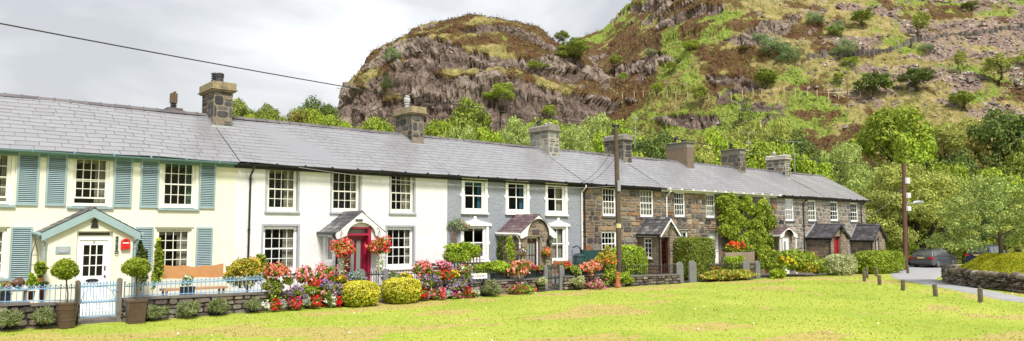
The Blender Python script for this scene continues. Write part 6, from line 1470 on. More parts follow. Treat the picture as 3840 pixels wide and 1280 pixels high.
# hanging baskets
def basket(label, u, v, Y, r, petals, leaf='fresh', trail=140, npet=190, hang=.25, ps=.048):
    c = onY(u, v, Y); t_ = thing('hanging_basket', label, 'hanging basket', c, 'hanging baskets by the cottage doors'); mb = MB()
    mb.lathe([(.02, -r*.55), (r*.3, -r*.5), (r*.48, -r*.3), (r*.55, 0)], c, 14); mb.build('basket', paint('coir_liner', (.11,.07,.04), .95, .3, 8, .4), t_)
    mb = MB()
    for a in range(3): mb.tube([(c.x+r*.5*math.cos(a*2.1), Y+r*.5*math.sin(a*2.1), c.z), (c.x, Y, c.z+r*.9+hang)], .006, 4)
    mb.tube([(c.x, Y, c.z+r*.9+hang), (c.x, Y+.08, c.z+r*.95+hang+.05), (c.x, Y+.22, c.z+r*.9+hang+.02)], .012, 5); mb.build('chain', M['black'], t_)
    L = lobes_ball(r, r*.9, r*.75, 14, int(u), .42, (0, 0, r*.15), -.8); link_mesh('foliage', crown_mesh('foliage', L, 750, .05, 5, .3, .3, .5, .7), LF[leaf], t_)
    q = np.random.default_rng(int(u)); 
    for pm in petals:
        P, N = lobe_points(L, npet//len(petals), q, .9, .6); P = np.repeat(P, 3, 0)+q.normal(0, .04, (len(P)*3, 3)); link_mesh('blossom', mesh_np('blossom', *leaf_cards(P, np.repeat(N, 3, 0), ps, q, .5, .8)), PT[pm], t_)
    if trail:
        P = np.stack([q.normal(0, r*.18, trail), q.normal(-r*.3, r*.12, trail), -q.random(trail)*r*2.1], 1); link_mesh('trailing_stem', mesh_np('trailing_stem', *leaf_cards(P, np.tile([[0,-1.,0]], (trail, 1)), .045, q, .5, .6)), LF['cream'], t_)
basket('big red begonia basket left of the claret door', 1281, 938, -1.62, .44, ['red', 'coral'])
basket('big red begonia basket right of the claret door', 1422, 928, -1.62, .42, ['red', 'coral'])
basket('small pink and purple basket left of the stone porch door', 1957, 950, -1.68, .22, ['magenta', 'purple', 'white'], trail=30, npet=60, hang=.1, ps=.04)
basket('small pink and yellow basket right of the stone porch door', 2051, 952, -1.68, .22, ['magenta', 'orange'], trail=30, npet=60, hang=.1, ps=.04)
# street sign on posts
a, b = onY(1751, 1037, FY-.12), onY(1826, 1037, FY-.12); t_ = thing('street_sign', 'white street name sign standing at the flower bed end', 'sign', ((a.x+b.x)/2, FY-.12, 0)); zc = a.z; mb = MB(); mb.box(a.x, b.x, FY-.13, FY-.105, zc-.105, zc+.085); mb.build('board', M['joinery'], t_)
for x in (a.x+.12, b.x-.12): mb = MB(); mb.box(x-.025, x+.025, FY-.104, FY-.05, -.1, zc+.07); mb.build('post', M['black'], t_)
text_mesh('lettering', 'TAI SYGUN', .13, ((a.x+b.x)/2, FY-.133, zc-.01), M['black'], t_, spacing=1.05)
# terracotta chimney pot by the pole
c = onY(2316, 1058, FY-.25); t_ = None; mb = MB(); mb.lathe([(.15,0),(.15,.09),(.115,.11),(.10,.34),(.12,.36),(.115,.40),(.095,.42),(.09,.55),(.13,.57),(.13,.62),(.09,.63)], (c.x, FY-.25, 0), 16); tag(mb.build('terracotta_pot', M['terracotta'], loc=(c.x, FY-.25, 0)), 'tall orange terracotta chimney pot beside the wooden pole', 'chimney pot')
# ================================================================== POLES, WIRES, AERIALS
POLEW = island_mat('pole_timber', [(0,(.095,.072,.052)),(1,(.12,.092,.068))], .9, 3, .35, .5, .15); POLER = island_mat('creosoted_pole', [(0,(.12,.06,.045)),(1,(.15,.08,.06))], .9, 3, .35, .5, .15)
GALV = paint('galvanised', (.42,.43,.45), .45, .15, 4, .05, .5, .6)
Pb = onZ(2325, 1070, -.08); PY1 = Pb.y
def onPl(p, u, v):                       # point seen at u, v in the upright plane through p facing along the terrace
    return onY(u, v, p.y)
pt = onPl(Pb, 2309, 474); t_ = thing('telegraph_pole', 'weathered grey brown wooden telegraph pole among the flowers', 'pole', Pb)
mb = MB(); mb.tube([Pb-Vector((0,0,.3)), Pb.lerp(pt, .5), pt], [.135, .115, .095], 12); mb.build('post', POLEW, t_)
mb = MB(); mb.tube([pt+Vector((-.22,0,-.05)), pt+Vector((.22,0,-.05))], .03, 6)
for s in (-.2, .2): mb.lathe([(.02,0),(.05,.02),(.05,.08),(.03,.10),(.045,.12),(.02,.15)], (pt.x+s, pt.y, pt.z-.04), 8)
mb.lathe([(.11,0),(.11,.05),(.02,.09)], pt, 10); mb.build('insulator_bracket', M['black'], t_)
b = Pb.lerp(pt, .62); mb = MB(); mb.box(b.x-.14, b.x+.04, b.y-.17, b.y-.11, b.z-.25, b.z+.25); mb.build('cable_guard', GALV, t_)
b = Pb.lerp(pt, .37); mb = MB(); mb.tube([b-Vector((0,0,.10)), b+Vector((0,0,.10))], .128, 12); mb.build('number_plate', paint('pale_yellow_plate', (.55,.5,.25), .6, .1, 4, .05), t_)
mb = MB()
for k in range(5): q = Pb.lerp(pt, .45+.1*k); mb.bar(q+Vector((-.18,0,0)), q+Vector((.18,0,0)), .02)
mb.build('step_irons', M['black'], t_)
Rb = onZ(3396, 1010, -.38); rt = onY(3389, 612, Rb.y); t_ = thing('telegraph_pole', 'red brown wooden pole with street light at the end of the terrace', 'pole', Rb)
mb = MB(); mb.tube([Rb-Vector((0,0,.3)), Rb.lerp(rt, .5), rt], [.17, .155, .135], 12); mb.build('post', POLER, t_)
mb = MB(); mb.tube([Rb+Vector((.05,-.15,0)), Rb.lerp(rt,.55)+Vector((.02,-.14,0))], .035, 6); mb.build('cable_duct', M['black'], t_)
for (u, v0, v1) in ((3401, 667, 690), (3404, 723, 743), (3405, 773, 792)):
    a, b = onY(u-6, v0, Rb.y-.15), onY(u+7, v1, Rb.y-.15); mb = MB(); mb.box(a.x, b.x, Rb.y-.26, Rb.y-.12, b.z, a.z); mb.build('equipment_box', paint('pale_box', (.60,.60,.62), .5, .1, 3, .05), t_, bevel=.01)
a = onY(3396, 764, Rb.y); e = onY(3464, 761, Rb.y-.6); mb = MB(); mb.tube([a, a.lerp(e, .45)+Vector((0,0,.03))], .035, 8); mb.build('lamp_arm', GALV, t_)
m_ = a.lerp(e, .38); mb = MB(); d_ = (e-m_); mb.tube([m_, m_+d_*.15+Vector((0,0,.05)), m_+d_*.5+Vector((0,0,.07)), m_+d_*.9+Vector((0,0,.03)), e], [.04, .11, .15, .12, .04], 10); mb.build('street_lamp', GALV, t_, smooth=True)
WIRE = paint('cable_black', (.03,.03,.032), .6, .1, 3, 0); WIREP = paint('cable_pale', (.38,.37,.36), .6, .1, 3, 0)
def cable(label, a, b, sag, r, mat=WIRE, n=30):
    mb = MB(); pts = [a.lerp(b, i/n)-Vector((0, 0, sag*4*(i/n)*(1-i/n))) for i in range(n+1)]; mb.tube(pts, r, 5); o = mb.build('cable', mat, loc=a); return tag(o, label, 'cable', 'overhead cables')
ptop = pt+Vector((0, 0, .05))
A0 = onD(0, 46, 12.0); A0 = ptop+(A0-ptop)*1.25
cable('thick black overhead cable crossing the sky to the grey brown pole', A0, ptop, .30, .013)
rtop = rt+Vector((0, 0, -.05)); cable('overhead cable along the roofs between the two poles', ptop, rtop, .55, .017)
w2 = onD(3840, 722, 62); cable('overhead cable running right from the red brown pole over the trees', rtop, rtop+(w2-rtop)*1.6, .8, .016)
for i, (u, v, lab) in enumerate(((2190, 688, 'thin service cable dropping to the corner of the grey cottage'), (2172, 692, 'second thin service cable dropping to the grey cottage eaves'))):
    cable(lab, Pb.lerp(pt, .80+.07*i)+Vector((-.1,0,0)), onY(u, v, -.35), .25, .010)
cable('pale thin cable low along the white cottage eaves to the pole', onY(1120, 628, -.45), Pb.lerp(pt, .62), .35, .007, WIREP)
e2 = onY(3242, 815, -.3); cable('thin upper cable from the red brown pole to the end cottage gutter', Rb.lerp(rt, .78), onY(3241, 762, -.3), .2, .012); cable('thin lower cable from the red brown pole to the end cottage', Rb.lerp(rt, .77), e2, .3, .010, WIREP)
def aerial(label, u0, v0, u1, v1, Y, arms):
    a, b = onY(u0, v0, Y), onY(u1, v1, Y); t_ = thing('television_aerial', label, 'aerial', a, 'television aerials on the chimneys'); mb = MB(); mb.tube([a, b], .022, 6); mb.build('mast', GALV, t_)
    for (f, ln, ang, n) in arms:
        c = a.lerp(b, f); d = Vector((math.cos(ang), math.sin(ang), .06))*ln; mb = MB(); mb.bar(c-d*.5, c+d*.5, .02)
        s = Vector((-math.sin(ang), math.cos(ang), 0))
        for k in range(n): q = c+d*(k/(n-1)-.5); w_ = .18 if k else .22; mb.bar(q-s*w_+Vector((0,0,-.05 if k == 0 else 0)), q+s*w_+Vector((0,0,.05 if k == 0 else 0)), .012)
        mb.build('antenna', GALV, t_)
aerial('short aerial mast right of the bent chimney cowl behind the pole', 2380, 558, 2384, 440, 3.2, ((.97, .5, .5, 4),))
aerial('tall aerial with two antennas right of the ribbed chimney pot', 2808, 585, 2806, 494, 3.9, ((.98, 1.5, -.1, 9), (.55, .9, .5, 5)))
aerial('aerial with long crossing antenna beside the pale stone chimney', 2983, 660, 2975, 530, 3.2, ((.99, 2.6, .0, 8), (.62, .8, .9, 5)))

# ================================================================== BOLLARDS, STONE WALL, CARS
BOLM = island_mat('weathered_bollard', [(0,(.10,.085,.06)),(1,(.15,.125,.09))], .95, 6, .45, .7, .1, ((.36,.37,.33), 7, .56, .66))
bol = [(3242,1018,1056,'leftmost wooden bollard standing before the long green hedge'),(3252,1005,1045,'paler wooden bollard close behind the leftmost one'),(3287,1003,1036,'dark wooden bollard before the right end of the long hedge'),(3299,1032,1069,'wooden bollard on the lawn midway between hedge and path'),(3310,990,1020,'partly hidden wooden bollard at the hedge end'),(3319,998,1027,'dark wooden bollard at the far end of the hedge'),(3405,995,1027,'wooden bollard beside the foot of the red brown pole'),(3386,1049,1090,'wooden bollard at the bend of the path'),(3510,1066,1113,'wooden bollard on the lawn before the curving path'),(3677,1080,1134,'nearest wooden bollard at the right of the lawn')]
proto = None
for i, (u, v0, v1, lab) in enumerate(bol):
    z = 0.0
    for _ in range(6): p = onZ(u, v1, z); z = float(gz(p.x, p.y))
    h_ = onY(u, v0, p.y).z-z
    mb = MB(); w_ = .068; rr = random.Random(i); lx, ly = rr.uniform(-.03, .03), rr.uniform(-.03, .03)
    mb.add([(p.x+a*w_+k*lx, p.y+b_*w_+k*ly, z-.1+k*(h_+.1-(.02 if a < 0 else 0))) for k in (0, 1) for a, b_ in ((-1,-1),(1,-1),(1,1),(-1,1))], [(0,1,2,3),(4,5,6,7),(0,1,5,4),(1,2,6,5),(2,3,7,6),(3,0,4,7)])
    tag(mb.build('bollard', BOLM, loc=(p.x, p.y, z), bevel=.012), lab, 'bollard', 'wooden bollards round the green')

# curved dry stone wall with a turfed mound behind it
def wall_pts():
    out = []
    for (u, v) in ((3548, 1058), (3562, 1066), (3600, 1071), (3660, 1079), (3720, 1086), (3780, 1092), (3840, 1099), (3930, 1110), (4100, 1128)):
        z = -.1
        for _ in range(6): p = onZ(u, v, z); z = float(gz(p.x, p.y))
        out.append(Vector((p.x, p.y, z)))
    return out
WP = wall_pts(); e0 = WP[0]; dv = Vector((e0.x-CAM.x, e0.y-CAM.y, 0)).normalized(); dr = Vector((dv.y, -dv.x, 0)); WP = [e0+dv*6.0+dr*3.0, e0+dv*3.2+dr*1.0, e0+dv*1.2+dr*.12]+WP
def field_wall():
    mb = MB(); rr = random.Random(4); P = []
    for a, b in zip(WP[:-1], WP[1:]):
        n = max(1, int((b-a).length/.2))
        for i in range(n): P.append(a.lerp(b, i/n))
    P.append(WP[-1]); H = .66
    def stone(c, ax, sx, sy, sz_):
        n0 = len(mb.v); bm = bmesh.new(); bmesh.ops.create_icosphere(bm, subdivisions=2, radius=1)
        ph = rr.uniform(0, 99); ax = ax.normalized(); ay = Vector((-ax.y, ax.x, 0)); tilt = rr.uniform(-.25, .25)
        for v in bm.verts:
            q = v.co; m_ = max(abs(q.x), abs(q.y), abs(q.z))
            d = q.lerp(q/m_, .62)*(1+.16*math.sin(q.x*3.1+ph)*math.cos(q.y*2.7+q.z*3.3+ph*1.3)); d.z += d.x*tilt*.6
            mb.v.append(tuple(c+ax*d.x*sx+ay*d.y*sy+Vector((0,0,1))*d.z*sz_))
        for f in bm.faces: mb.f.append([n0+v.index for v in f.verts]); mb.m.append(0)
        bm.free()
    L = [0]; 
    for a, b in zip(P[:-1], P[1:]): L.append(L[-1]+(b-a).length)
    def at(s): 
        s = max(0, min(s, L[-1]-1e-4)); i = max(k for k in range(len(L)) if L[k] <= s); i = min(i, len(P)-2); f = (s-L[i])/(L[i+1]-L[i]); return P[i].lerp(P[i+1], f), (P[i+1]-P[i])
    z = .02; row = 0
    while z < H-.2:
        hh = rr.uniform(.055, .115)*(1.5 if row == 0 else 1); s = -rr.uniform(0, .3)
        while s < L[-1]:
            w_ = rr.uniform(.14, .42); c, ax = at(s+w_/2); stone(c+Vector((0,0,z+hh/2+rr.uniform(-.015,.015)))+Vector((-ax.y,ax.x,0)).normalized()*rr.uniform(-.03,.05), ax, w_*.52, .2, hh*.56); s += w_
        z += hh; row += 1
    s = 0
    while s < L[-1]:
        w_ = rr.uniform(.16, .34); hh = rr.uniform(.2, .3); c, ax = at(s+w_/2); stone(c+Vector((0,0,z+hh*.42)), ax, w_*.52, .2, hh*.52); s += w_
    stonem = island_mat('field_stone', [(0,(.055,.045,.038)),(.3,(.12,.095,.075)),(.6,(.20,.16,.13)),(.85,(.27,.235,.20)),(1,(.36,.33,.29))], .95, 5, .5, .8, .12, ((.38,.36,.10), 2.2, .62, .72))
    o = mb.build('stone_wall', stonem, loc=WP[2], smooth=True); tag(o, 'rough dry stone wall with upright cap stones round the grassy mound', 'wall', kind='thing')
field_wall()
def mound():
    """hummock of low gold green cover retained by the wall"""
    nn = [Vector((-(WP[min(i+1,len(WP)-1)]-WP[max(i-1,0)]).y, (WP[min(i+1,len(WP)-1)]-WP[max(i-1,0)]).x, 0)).normalized() for i in range(len(WP))]
    V, n_in = [], 26; idx = []
    P = []
    for (a, na), (b, nb_) in zip(list(zip(WP, nn))[:-1], list(zip(WP, nn))[1:]):
        for i in range(10): P.append((a.lerp(b, i/10), na.lerp(nb_, i/10)))
    X, Y, Z = [], [], []
    for i, (p, n_) in enumerate(P):
        for j in range(n_in):
            k = j/(n_in-1); dd = .12+4.8*k; q = p+n_*dd; hgt = .64+.80*sstep(0, .34, k)*(1-.35*sstep(.62, 1, k))-(.0 if k < .8 else 1.4*sstep(.8, 1, k))
            hgt += -.12*math.exp(-(k*5-.1)**2)
            X.append(q.x); Y.append(q.y); Z.append(p.z+hgt-.05)
    X, Y, Z = map(np.array, (X, Y, Z)); Z = Z+.16*fbm(X*.5, Y*.5, 2., 3)+.06*fbm(X*2, Y*2, 1., 3)
    F = np.arange(len(X)).reshape(len(P), n_in); F = np.stack([F[:-1,:-1], F[1:,:-1], F[1:,1:], F[:-1,1:]], -1).reshape(-1, 4)
    base = np.stack([X, Y, Z], 1); c0 = Vector((float(X.mean()), float(Y.mean()), float(Z.min())))
    t_ = thing('ground_cover_mound', 'rounded golden green ground cover mound behind the dry stone wall', 'ground cover', c0)
    mm = leaf_mat('mound_base', [(0,(.33,.36,.015)),(1,(.34,.37,.016))], 0, .9, 1.5, .25)
    link_mesh('turf', mesh_np('turf', base-np.array(c0), F, True), mm, t_)
    r = np.random.default_rng(2); n = 42000; f = F[r.integers(0, len(F), n)]; w_ = r.random((n, 2, 1)); a, b, c, d = (base[f[:, k]] for k in range(4))
    Q = (a*(1-w_[:,0])+b*w_[:,0])*(1-w_[:,1])+(d*(1-w_[:,0])+c*w_[:,0])*w_[:,1]; Q[:, 2] += .01+.05*r.random(n)
    link_mesh('foliage', mesh_np('foliage', *leaf_cards(Q-np.array(c0), np.tile([[0,0,1.]], (n,1)), .045, r, .35, .4)), leaf_mat('mound_leaf', [(0,(.22,.29,.012)),(.4,(.40,.43,.018)),(.8,(.55,.52,.03)),(1,(.58,.48,.07))], .3, .7, .5, .2), t_)
mound()

# cars ----------------------------------------------------------------------
CARP = paint('dark_grey_metallic', (.10,.105,.12), .25, .06, 1, 0, .6, .4); CARB = paint('dark_blue_metallic', (.03,.042,.09), .25, .06, 1, 0, .6, .4)
t = NT('car_glass'); t.col((.09,.10,.10)); t.rough(.05, 1.0); CARG = t.m
RUB = paint('tyre_rubber', (.018,.018,.019), .85, .2, 5, .1); ALLOY = paint('alloy', (.45,.46,.48), .3, .1, 4, 0, .5, .8)
t = NT('tail_lamp'); t.col((.42,.015,.02)); t.rough(.15, .6); TAIL = t.m
PLATE = paint('yellow_number_plate', (.70,.52,.16), .5, .15, 3, 0)
def car(label, loc, heading, L, W, H, paintm, suv=False):
    """estate car; built along +X (front), then turned and moved"""
    t_ = thing('parked_car', label, 'car', loc); t_.rotation_euler = (0, 0, heading); ORG[t_.name] = Vector((0, 0, 0))
    gc = .20 if suv else .16; wb = .86*H if suv else .585*H/.585*.63
    belt = H*.62; sill = gc+.10; hw = W/2; wr = .36 if suv else .325; xf, xr_ = L*.31, -L*.29
    # body: side profile with wheel arches, skinned across the width with rounded shoulders
    def arch(xc): return [(xc+wr*1.12*math.cos(a), wr+wr*1.12*math.sin(a)) for a in [math.pi*k/8 for k in range(9)]]
    low = [(L/2-.05, gc+.12), (L/2-.25, gc)]+[p for p in arch(xf) if p[1] > gc]+[(xf-wr*1.3, gc)]+[(xr_+wr*1.3, gc)]+[p for p in arch(xr_) if p[1] > gc]+[(-L/2+.22, gc+.02), (-L/2+.03, gc+.16)]
    up = [(-L/2-.0, .55), (-L/2+.02, .62*H*.9), (-L/2+.10, belt+.02)]+[(-L*.2, belt+.03), (L*.1, belt), (L*.27, belt-.03), (L*.40, belt-.12), (L/2-.06, belt-.30), (L/2, .45)]
    prof = low+up; n = len(prof); mb = MB(); secs = ((-1, .90, .02), (-.985, 1, 0), (.985, 1, 0), (1, .90, .02)); 
    lay = []
    for yk in (-hw, -hw*.96, hw*.96, hw):
        inset = .035 if abs(yk) == hw else 0
        cx, cz = 0, (gc+belt)/2
        lay.append([(p[0]*(1-inset*.6), yk*(1-.05*max(0, (p[1]-belt+.12))/.2 if p[1] > belt-.12 else 1)*(1-.06*sstep(.36, .5, abs(p[0])/L)), p[1]+(-inset*.6 if p[1] > cz else 0)) for p in prof])
    for k in range(3): mb.add(lay[k]+lay[k+1], [(i, (i+1)%n, (i+1)%n+n, i+n) for i in range(n)])
    mb.add(lay[0], [tuple(range(n))]); mb.add(lay[3], [tuple(range(n))]); mb.build('body', paintm, t_, bevel=0)
    # greenhouse
    zr = H-.03; rb = .10 if suv else .30
    g0 = [(-L/2+.12, belt), (-L/2+.12+rb, zr-.08), (-L/2+.30+rb, zr), (L*.02, zr+.01), (L*.10, zr-.03), (L*.28, belt-.02)]
    def hwz(z): return hw*(.93-.17*max(0, z-belt)/(zr-belt))
    c = MB(); a = [(p[0], -hwz(p[1]), p[1]) for p in g0]; b = [(p[0], hwz(p[1]), p[1]) for p in g0]; m = len(g0)
    c.add(a+b, [tuple(range(m)), tuple(range(2*m-1, m-1, -1))]+[(i, i+1, i+1+m, i+m) for i in range(m-1)]); c.build('cabin', paintm, t_, bevel=.03)
    def side_glass(x0, x1, xt0, xt1, name='side_window'):
        for s in (-1, 1):
            q = MB(); e_ = .006; zb, zt = belt+.05, zr-.10; q.add([(x0, s*(hwz(zb)+e_), zb), (x1, s*(hwz(zb)+e_), zb), (xt1, s*(hwz(zt)+e_), zt), (xt0, s*(hwz(zt)+e_), zt)], [(0,1,2,3)]); q.build(name, CARG, t_)
    side_glass(-L/2+.34, -L*.27, -L/2+.38+rb*.8, -L*.26); side_glass(-L*.25, -L*.02, -L*.24, -L*.02); side_glass(L*.0, L*.215, L*.0, L*.105)
    q = MB(); zb, zt = belt+.04, zr-.12; xb, xt = -L/2+.12+rb*.09-.012, -L/2+.12+rb*.86-.014; q.add([(xb, -hwz(zb)*.88, zb), (xb, hwz(zb)*.88, zb), (xt, hwz(zt)*.86, zt), (xt, -hwz(zt)*.86, zt)], [(0,1,2,3)]); q.build('rear_window', CARG, t_)
    q = MB(); zb, zt = belt+.03, zr-.07; q.add([(L*.262, -hwz(zb)*.9, zb), (L*.262, hwz(zb)*.9, zb), (L*.123, hwz(zt)*.9, zt), (L*.123, -hwz(zt)*.9, zt)], [(0,1,2,3)]); q.build('windscreen', CARG, t_)
    # lamps, bumper, plate, rails, mirrors, handles
    for s in (-1, 1):
        q = MB(); q.prism([(0,0),(.30,.02),(.27,.20),(.02,.17)], (0, s*.02, 0), org=(-L/2-.008, s*hw*.945, belt-.24)); q.add([(-L/2-.014, s*hw*.60, belt-.20), (-L/2-.014, s*hw*.95, belt-.24), (-L/2-.006, s*hw*.955, belt-.07), (-L/2-.006, s*hw*.66, belt-.06)], [(0,1,2,3)]); q.build('tail_lamp', TAIL, t_)
        q = MB(); q.ball((L*.18, s*(hw+.08), belt+.06), (.07, .10, .06), 8, 6); q.build('wing_mirror', paintm, t_)
        q = MB(); q.tube([(-L/2+.5+rb, s*hw*.70, zr+.03), (-L/2+.6+rb, s*hw*.71, zr+.055), (-L*.05, s*hw*.71, zr+.06), (L*.02, s*hw*.70, zr+.035)], .018, 6); q.build('roof_rail', ALLOY if not suv else M['black'], t_)
        for xh in (-L*.20, L*.03): q = MB(); q.box(xh, xh+.18, s*hw*.995-.012, s*hw*.995+.012, belt-.10, belt-.075); q.build('door_handle', ALLOY, t_)
    q = MB(); q.prism([(-hw*.94,0),(hw*.94,0),(hw*.97,.12),(hw*.97,.24),(-hw*.97,.24),(-hw*.97,.12)], (.16, 0, 0), org=(-L/2-.05, 0, .34), U=(0,1,0), V=(0,0,1)); q.build('bumper', paintm, t_, bevel=.025)
    q = MB(); q.box(-L/2-.02, -L/2-.008, -.27, .27, belt-.19, belt-.08); q.build('number_plate', PLATE, t_)
    q = MB(); q.box(-L/2-.03, -L/2-.002, -.35, .35, belt-.06, belt-.035); q.build('tailgate_trim', ALLOY, t_)
    q = MB(); xw = -L/2+.12; q.tube([(xw-.03, -.0, belt+.07), (xw-.0, .35, belt+.09)], .014, 5); q.build('wiper', M['black'], t_)
    for x in (xf, xr_):
        for s in (-1, 1):
            w_ = MB(); yw = s*(hw-.11); w_.tube([(x, yw-s*.11, wr), (x, yw-s*.09, wr), (x, yw+s*.09, wr), (x, yw+s*.11, wr)], [wr*.9, wr, wr, wr*.9], 22); o = w_.build('wheel', RUB, t_)
            r_ = MB(); yy = yw+s*.113
            for k in range(7):
                a = k*2*math.pi/7; r_.bar((x+.05*math.cos(a), yy, wr+.05*math.sin(a)), (x+wr*.68*math.cos(a), yy, wr+wr*.68*math.sin(a)), .05, .02, (0,1,0))
            r_.tube([(x+wr*.68*math.cos(a), yy, wr+wr*.68*math.sin(a)) for a in [k*.2618 for k in range(25)]], .02, 5); r_.tube([(x, yy-.01, wr), (x, yy+.012, wr)], .06, 10); r_.build('rim', ALLOY, o)
    return t_
c1 = onZ(3475, 1000, -.40); lookd = math.atan2((c1-CAM).y, (c1-CAM).x)
rear = onZ(3455, 1001, -.40); hd = lookd-R(24)
car('dark grey estate car seen from behind with yellow plate on the car park', (rear.x+math.cos(hd)*2.25, rear.y+math.sin(hd)*2.25, float(gz(rear.x, rear.y))+.05), hd, 4.55, 1.80, 1.46, CARP)
rear = onZ(3668, 996, -.40); hd2 = lookd-R(24); dd = (rear-CAM); rear = CAM+dd*.97
car('dark blue off road car half hidden behind the mound and young tree', (rear.x+math.cos(hd2)*2.2, rear.y+math.sin(hd2)*2.2, -.42), hd2, 4.5, 1.86, 1.72, CARB, True)
# ================================================================== TREES
def trunk_mesh(name, h, r, seed, limbs=5, lean=.08, spread=.35, start=.4):
    rr = random.Random(seed); mb = MB(); pts = [(0, 0, -.4), (0, 0, .15)]; x = y = 0
    for k in range(1, 6): x += rr.gauss(0, lean*h*.1); y += rr.gauss(0, lean*h*.1); pts.append((x, y, h*.16*k))
    mb.tube(pts, [r*1.35, r]+[r*(1-.14*k) for k in range(1, 6)], 8)
    for i in range(limbs):
        f = start+(.85-start)*i/max(1, limbs-1); z = h*.8*f; a = i*2.4+rr.uniform(-.4, .4); k = min(5, int(f*5)+1); b = pts[k]; z = b[2]
        l = spread*h*rr.uniform(.7, 1.1); mb.tube([(b[0], b[1], z), (b[0]+math.cos(a)*l*.45, b[1]+math.sin(a)*l*.45, z+l*.35), (b[0]+math.cos(a)*l, b[1]+math.sin(a)*l, z+l*.62)], [r*.5, r*.34, r*.1], 6)
    me = bpy.data.meshes.new(name); me.from_pydata(mb.v, [], mb.f); me.polygons.foreach_set('use_smooth', [True]*len(me.polygons)); me.materials.append(BARK); return me
TT = {}
def template(kind, leafm, n, size, lobes, trunk, seed, shell=.5, flat=.62, narrow=.5, under=.35):
    me = crown_mesh('crown', lobes, n, size, seed, shell, flat, narrow, under); me.materials.append(leafm); TT[kind] = (trunk, me)
def broad(seed, rx=.5, low=.22, n=14, sz=.36, top=1.0):
    rr = random.Random(seed); return lobes_ball(rx, rx, (top-low)/2, n, seed, sz, (0, 0, (top+low)/2), -.6)
# unit trees: height 1, to be scaled
def ut(seed, r=.028, limbs=6, spread=.34, start=.35): return trunk_mesh('trunk', 1.0, r, seed, limbs, .25, spread, start)
T1, T2, T3 = ut(1), ut(2, .02, 5, .25, .4), ut(3, .04, 7, .38, .25)
template('oak', LF['mid'], 6500, .020, broad(1, .5, .18, 26, .30), T1, 1)
template('oakdark', LF['dark'], 7500, .020, broad(2, .52, .12, 28, .30), T1, 2)
template('limetree', LF['lime'], 6500, .022, broad(3, .46, .12, 22, .32), T1, 3)
template('fresh', LF['fresh'], 6500, .021, broad(4, .5, .10, 24, .32), T1, 4)
template('willow', LF['willow'], 9000, .022, broad(5, .58, .08, 34, .26), T3, 5, .5, .6, .34)
template('willowpale', leaf_mat('leaf_sallow', [(0,(.20,.28,.06)),(.5,(.34,.43,.10)),(1,(.48,.56,.17))]), 8000, .022, broad(6, .56, .05, 34, .24), T3, 6, .5, .6, .34)
template('birch', LF['willow'], 2600, .020, broad(7, .27, .2, 18, .20), T2, 7, .3, .5, .45)
template('thorn', LF['mid'], 2200, .028, broad(8, .46, .16, 20, .26), ut(8, .03, 6, .36, .3), 8, .4, .55, .55)
template('thorndark', LF['dark'], 2300, .028, broad(9, .46, .18, 20, .26), ut(9, .03, 6, .36, .3), 9, .4, .55, .55)
template('bluebush', LF['sage'], 2600, .028, broad(10, .6, .02, 20, .30), T2, 10, .4, .55, .5)
template('bush', LF['fresh'], 2400, .030, broad(11, .62, .0, 18, .32), T2, 11, .4, .35, .55)
template('yellowbush', LF['olive'], 2400, .030, broad(12, .5, .02, 18, .30), T2, 12, .4, .55, .5)
cl = [(0, 0, .08+.9*k/11, .30*(1-k/11.5)+.02, .30*(1-k/11.5)+.02, .07) for k in range(12)]
for k in range(40):
    rr = random.Random(k); f = rr.random()**1.3; a = rr.uniform(0, 6.28); w_ = .27*(1-f)+.02; cl.append((math.cos(a)*w_, math.sin(a)*w_, .08+.88*f, .11*(1-f)+.03, .11*(1-f)+.03, .05))
template('conifer', LF['dark'], 4200, .020, cl, T2, 13, .4, .3, .3)
template('yew', leaf_mat('leaf_shade', [(0,(.018,.035,.008)),(.6,(.04,.075,.014)),(1,(.07,.12,.02))]), 7000, .022, broad(22, .52, .05, 28, .30), T1, 22)  # near-black leaf colour stands for shade under the big willow, no real yew
USED = {}
def tree(kind, label, u, vtop, wpx, dist=None, vbase=None, cat='tree', group=None, squash=None, name=None):
    u, vtop, wpx = u*1.4907, vtop*1.4907, wpx*1.4907
    if vbase is not None: b = onHill(u, vbase*1.4907)
    else: p = onD(u, 860, dist); b = Vector((p.x, p.y, max(hz(p.x, p.y), -.5)))
    s, d = cs(b.x, b.y); top = onD(u, vtop, d).z; h = max(top-b.z, 1.0); w_ = wpx/FPX*d*1.03
    tr, cr = TT[kind]; L = USED.setdefault(kind, 0); USED[kind] += 1
    t_ = thing(name or {'bush': 'bush', 'bluebush': 'bush', 'yellowbush': 'bush', 'conifer': 'conifer_tree'}.get(kind, 'tree'), label, cat, b, group)
    ext = {'birch': .56, 'conifer': .62}.get(kind) or (2*max(abs(v.co.x) for v in list(cr.vertices)[::40]))
    w_ = max(w_, .62*h)
    t_.scale = (w_/ext, w_/ext, h); t_.rotation_euler = (0, 0, (u*7.3+vtop) % 6.28)
    o = bpy.data.objects.new('trunk', tr); link(o); o.parent = t_; o = bpy.data.objects.new('crown', cr); link(o); o.parent = t_
    return t_
GB = 'trees behind the cottage roofs'; GH = 'trees on the rocky hillside'; GR = 'trees beyond the car park'
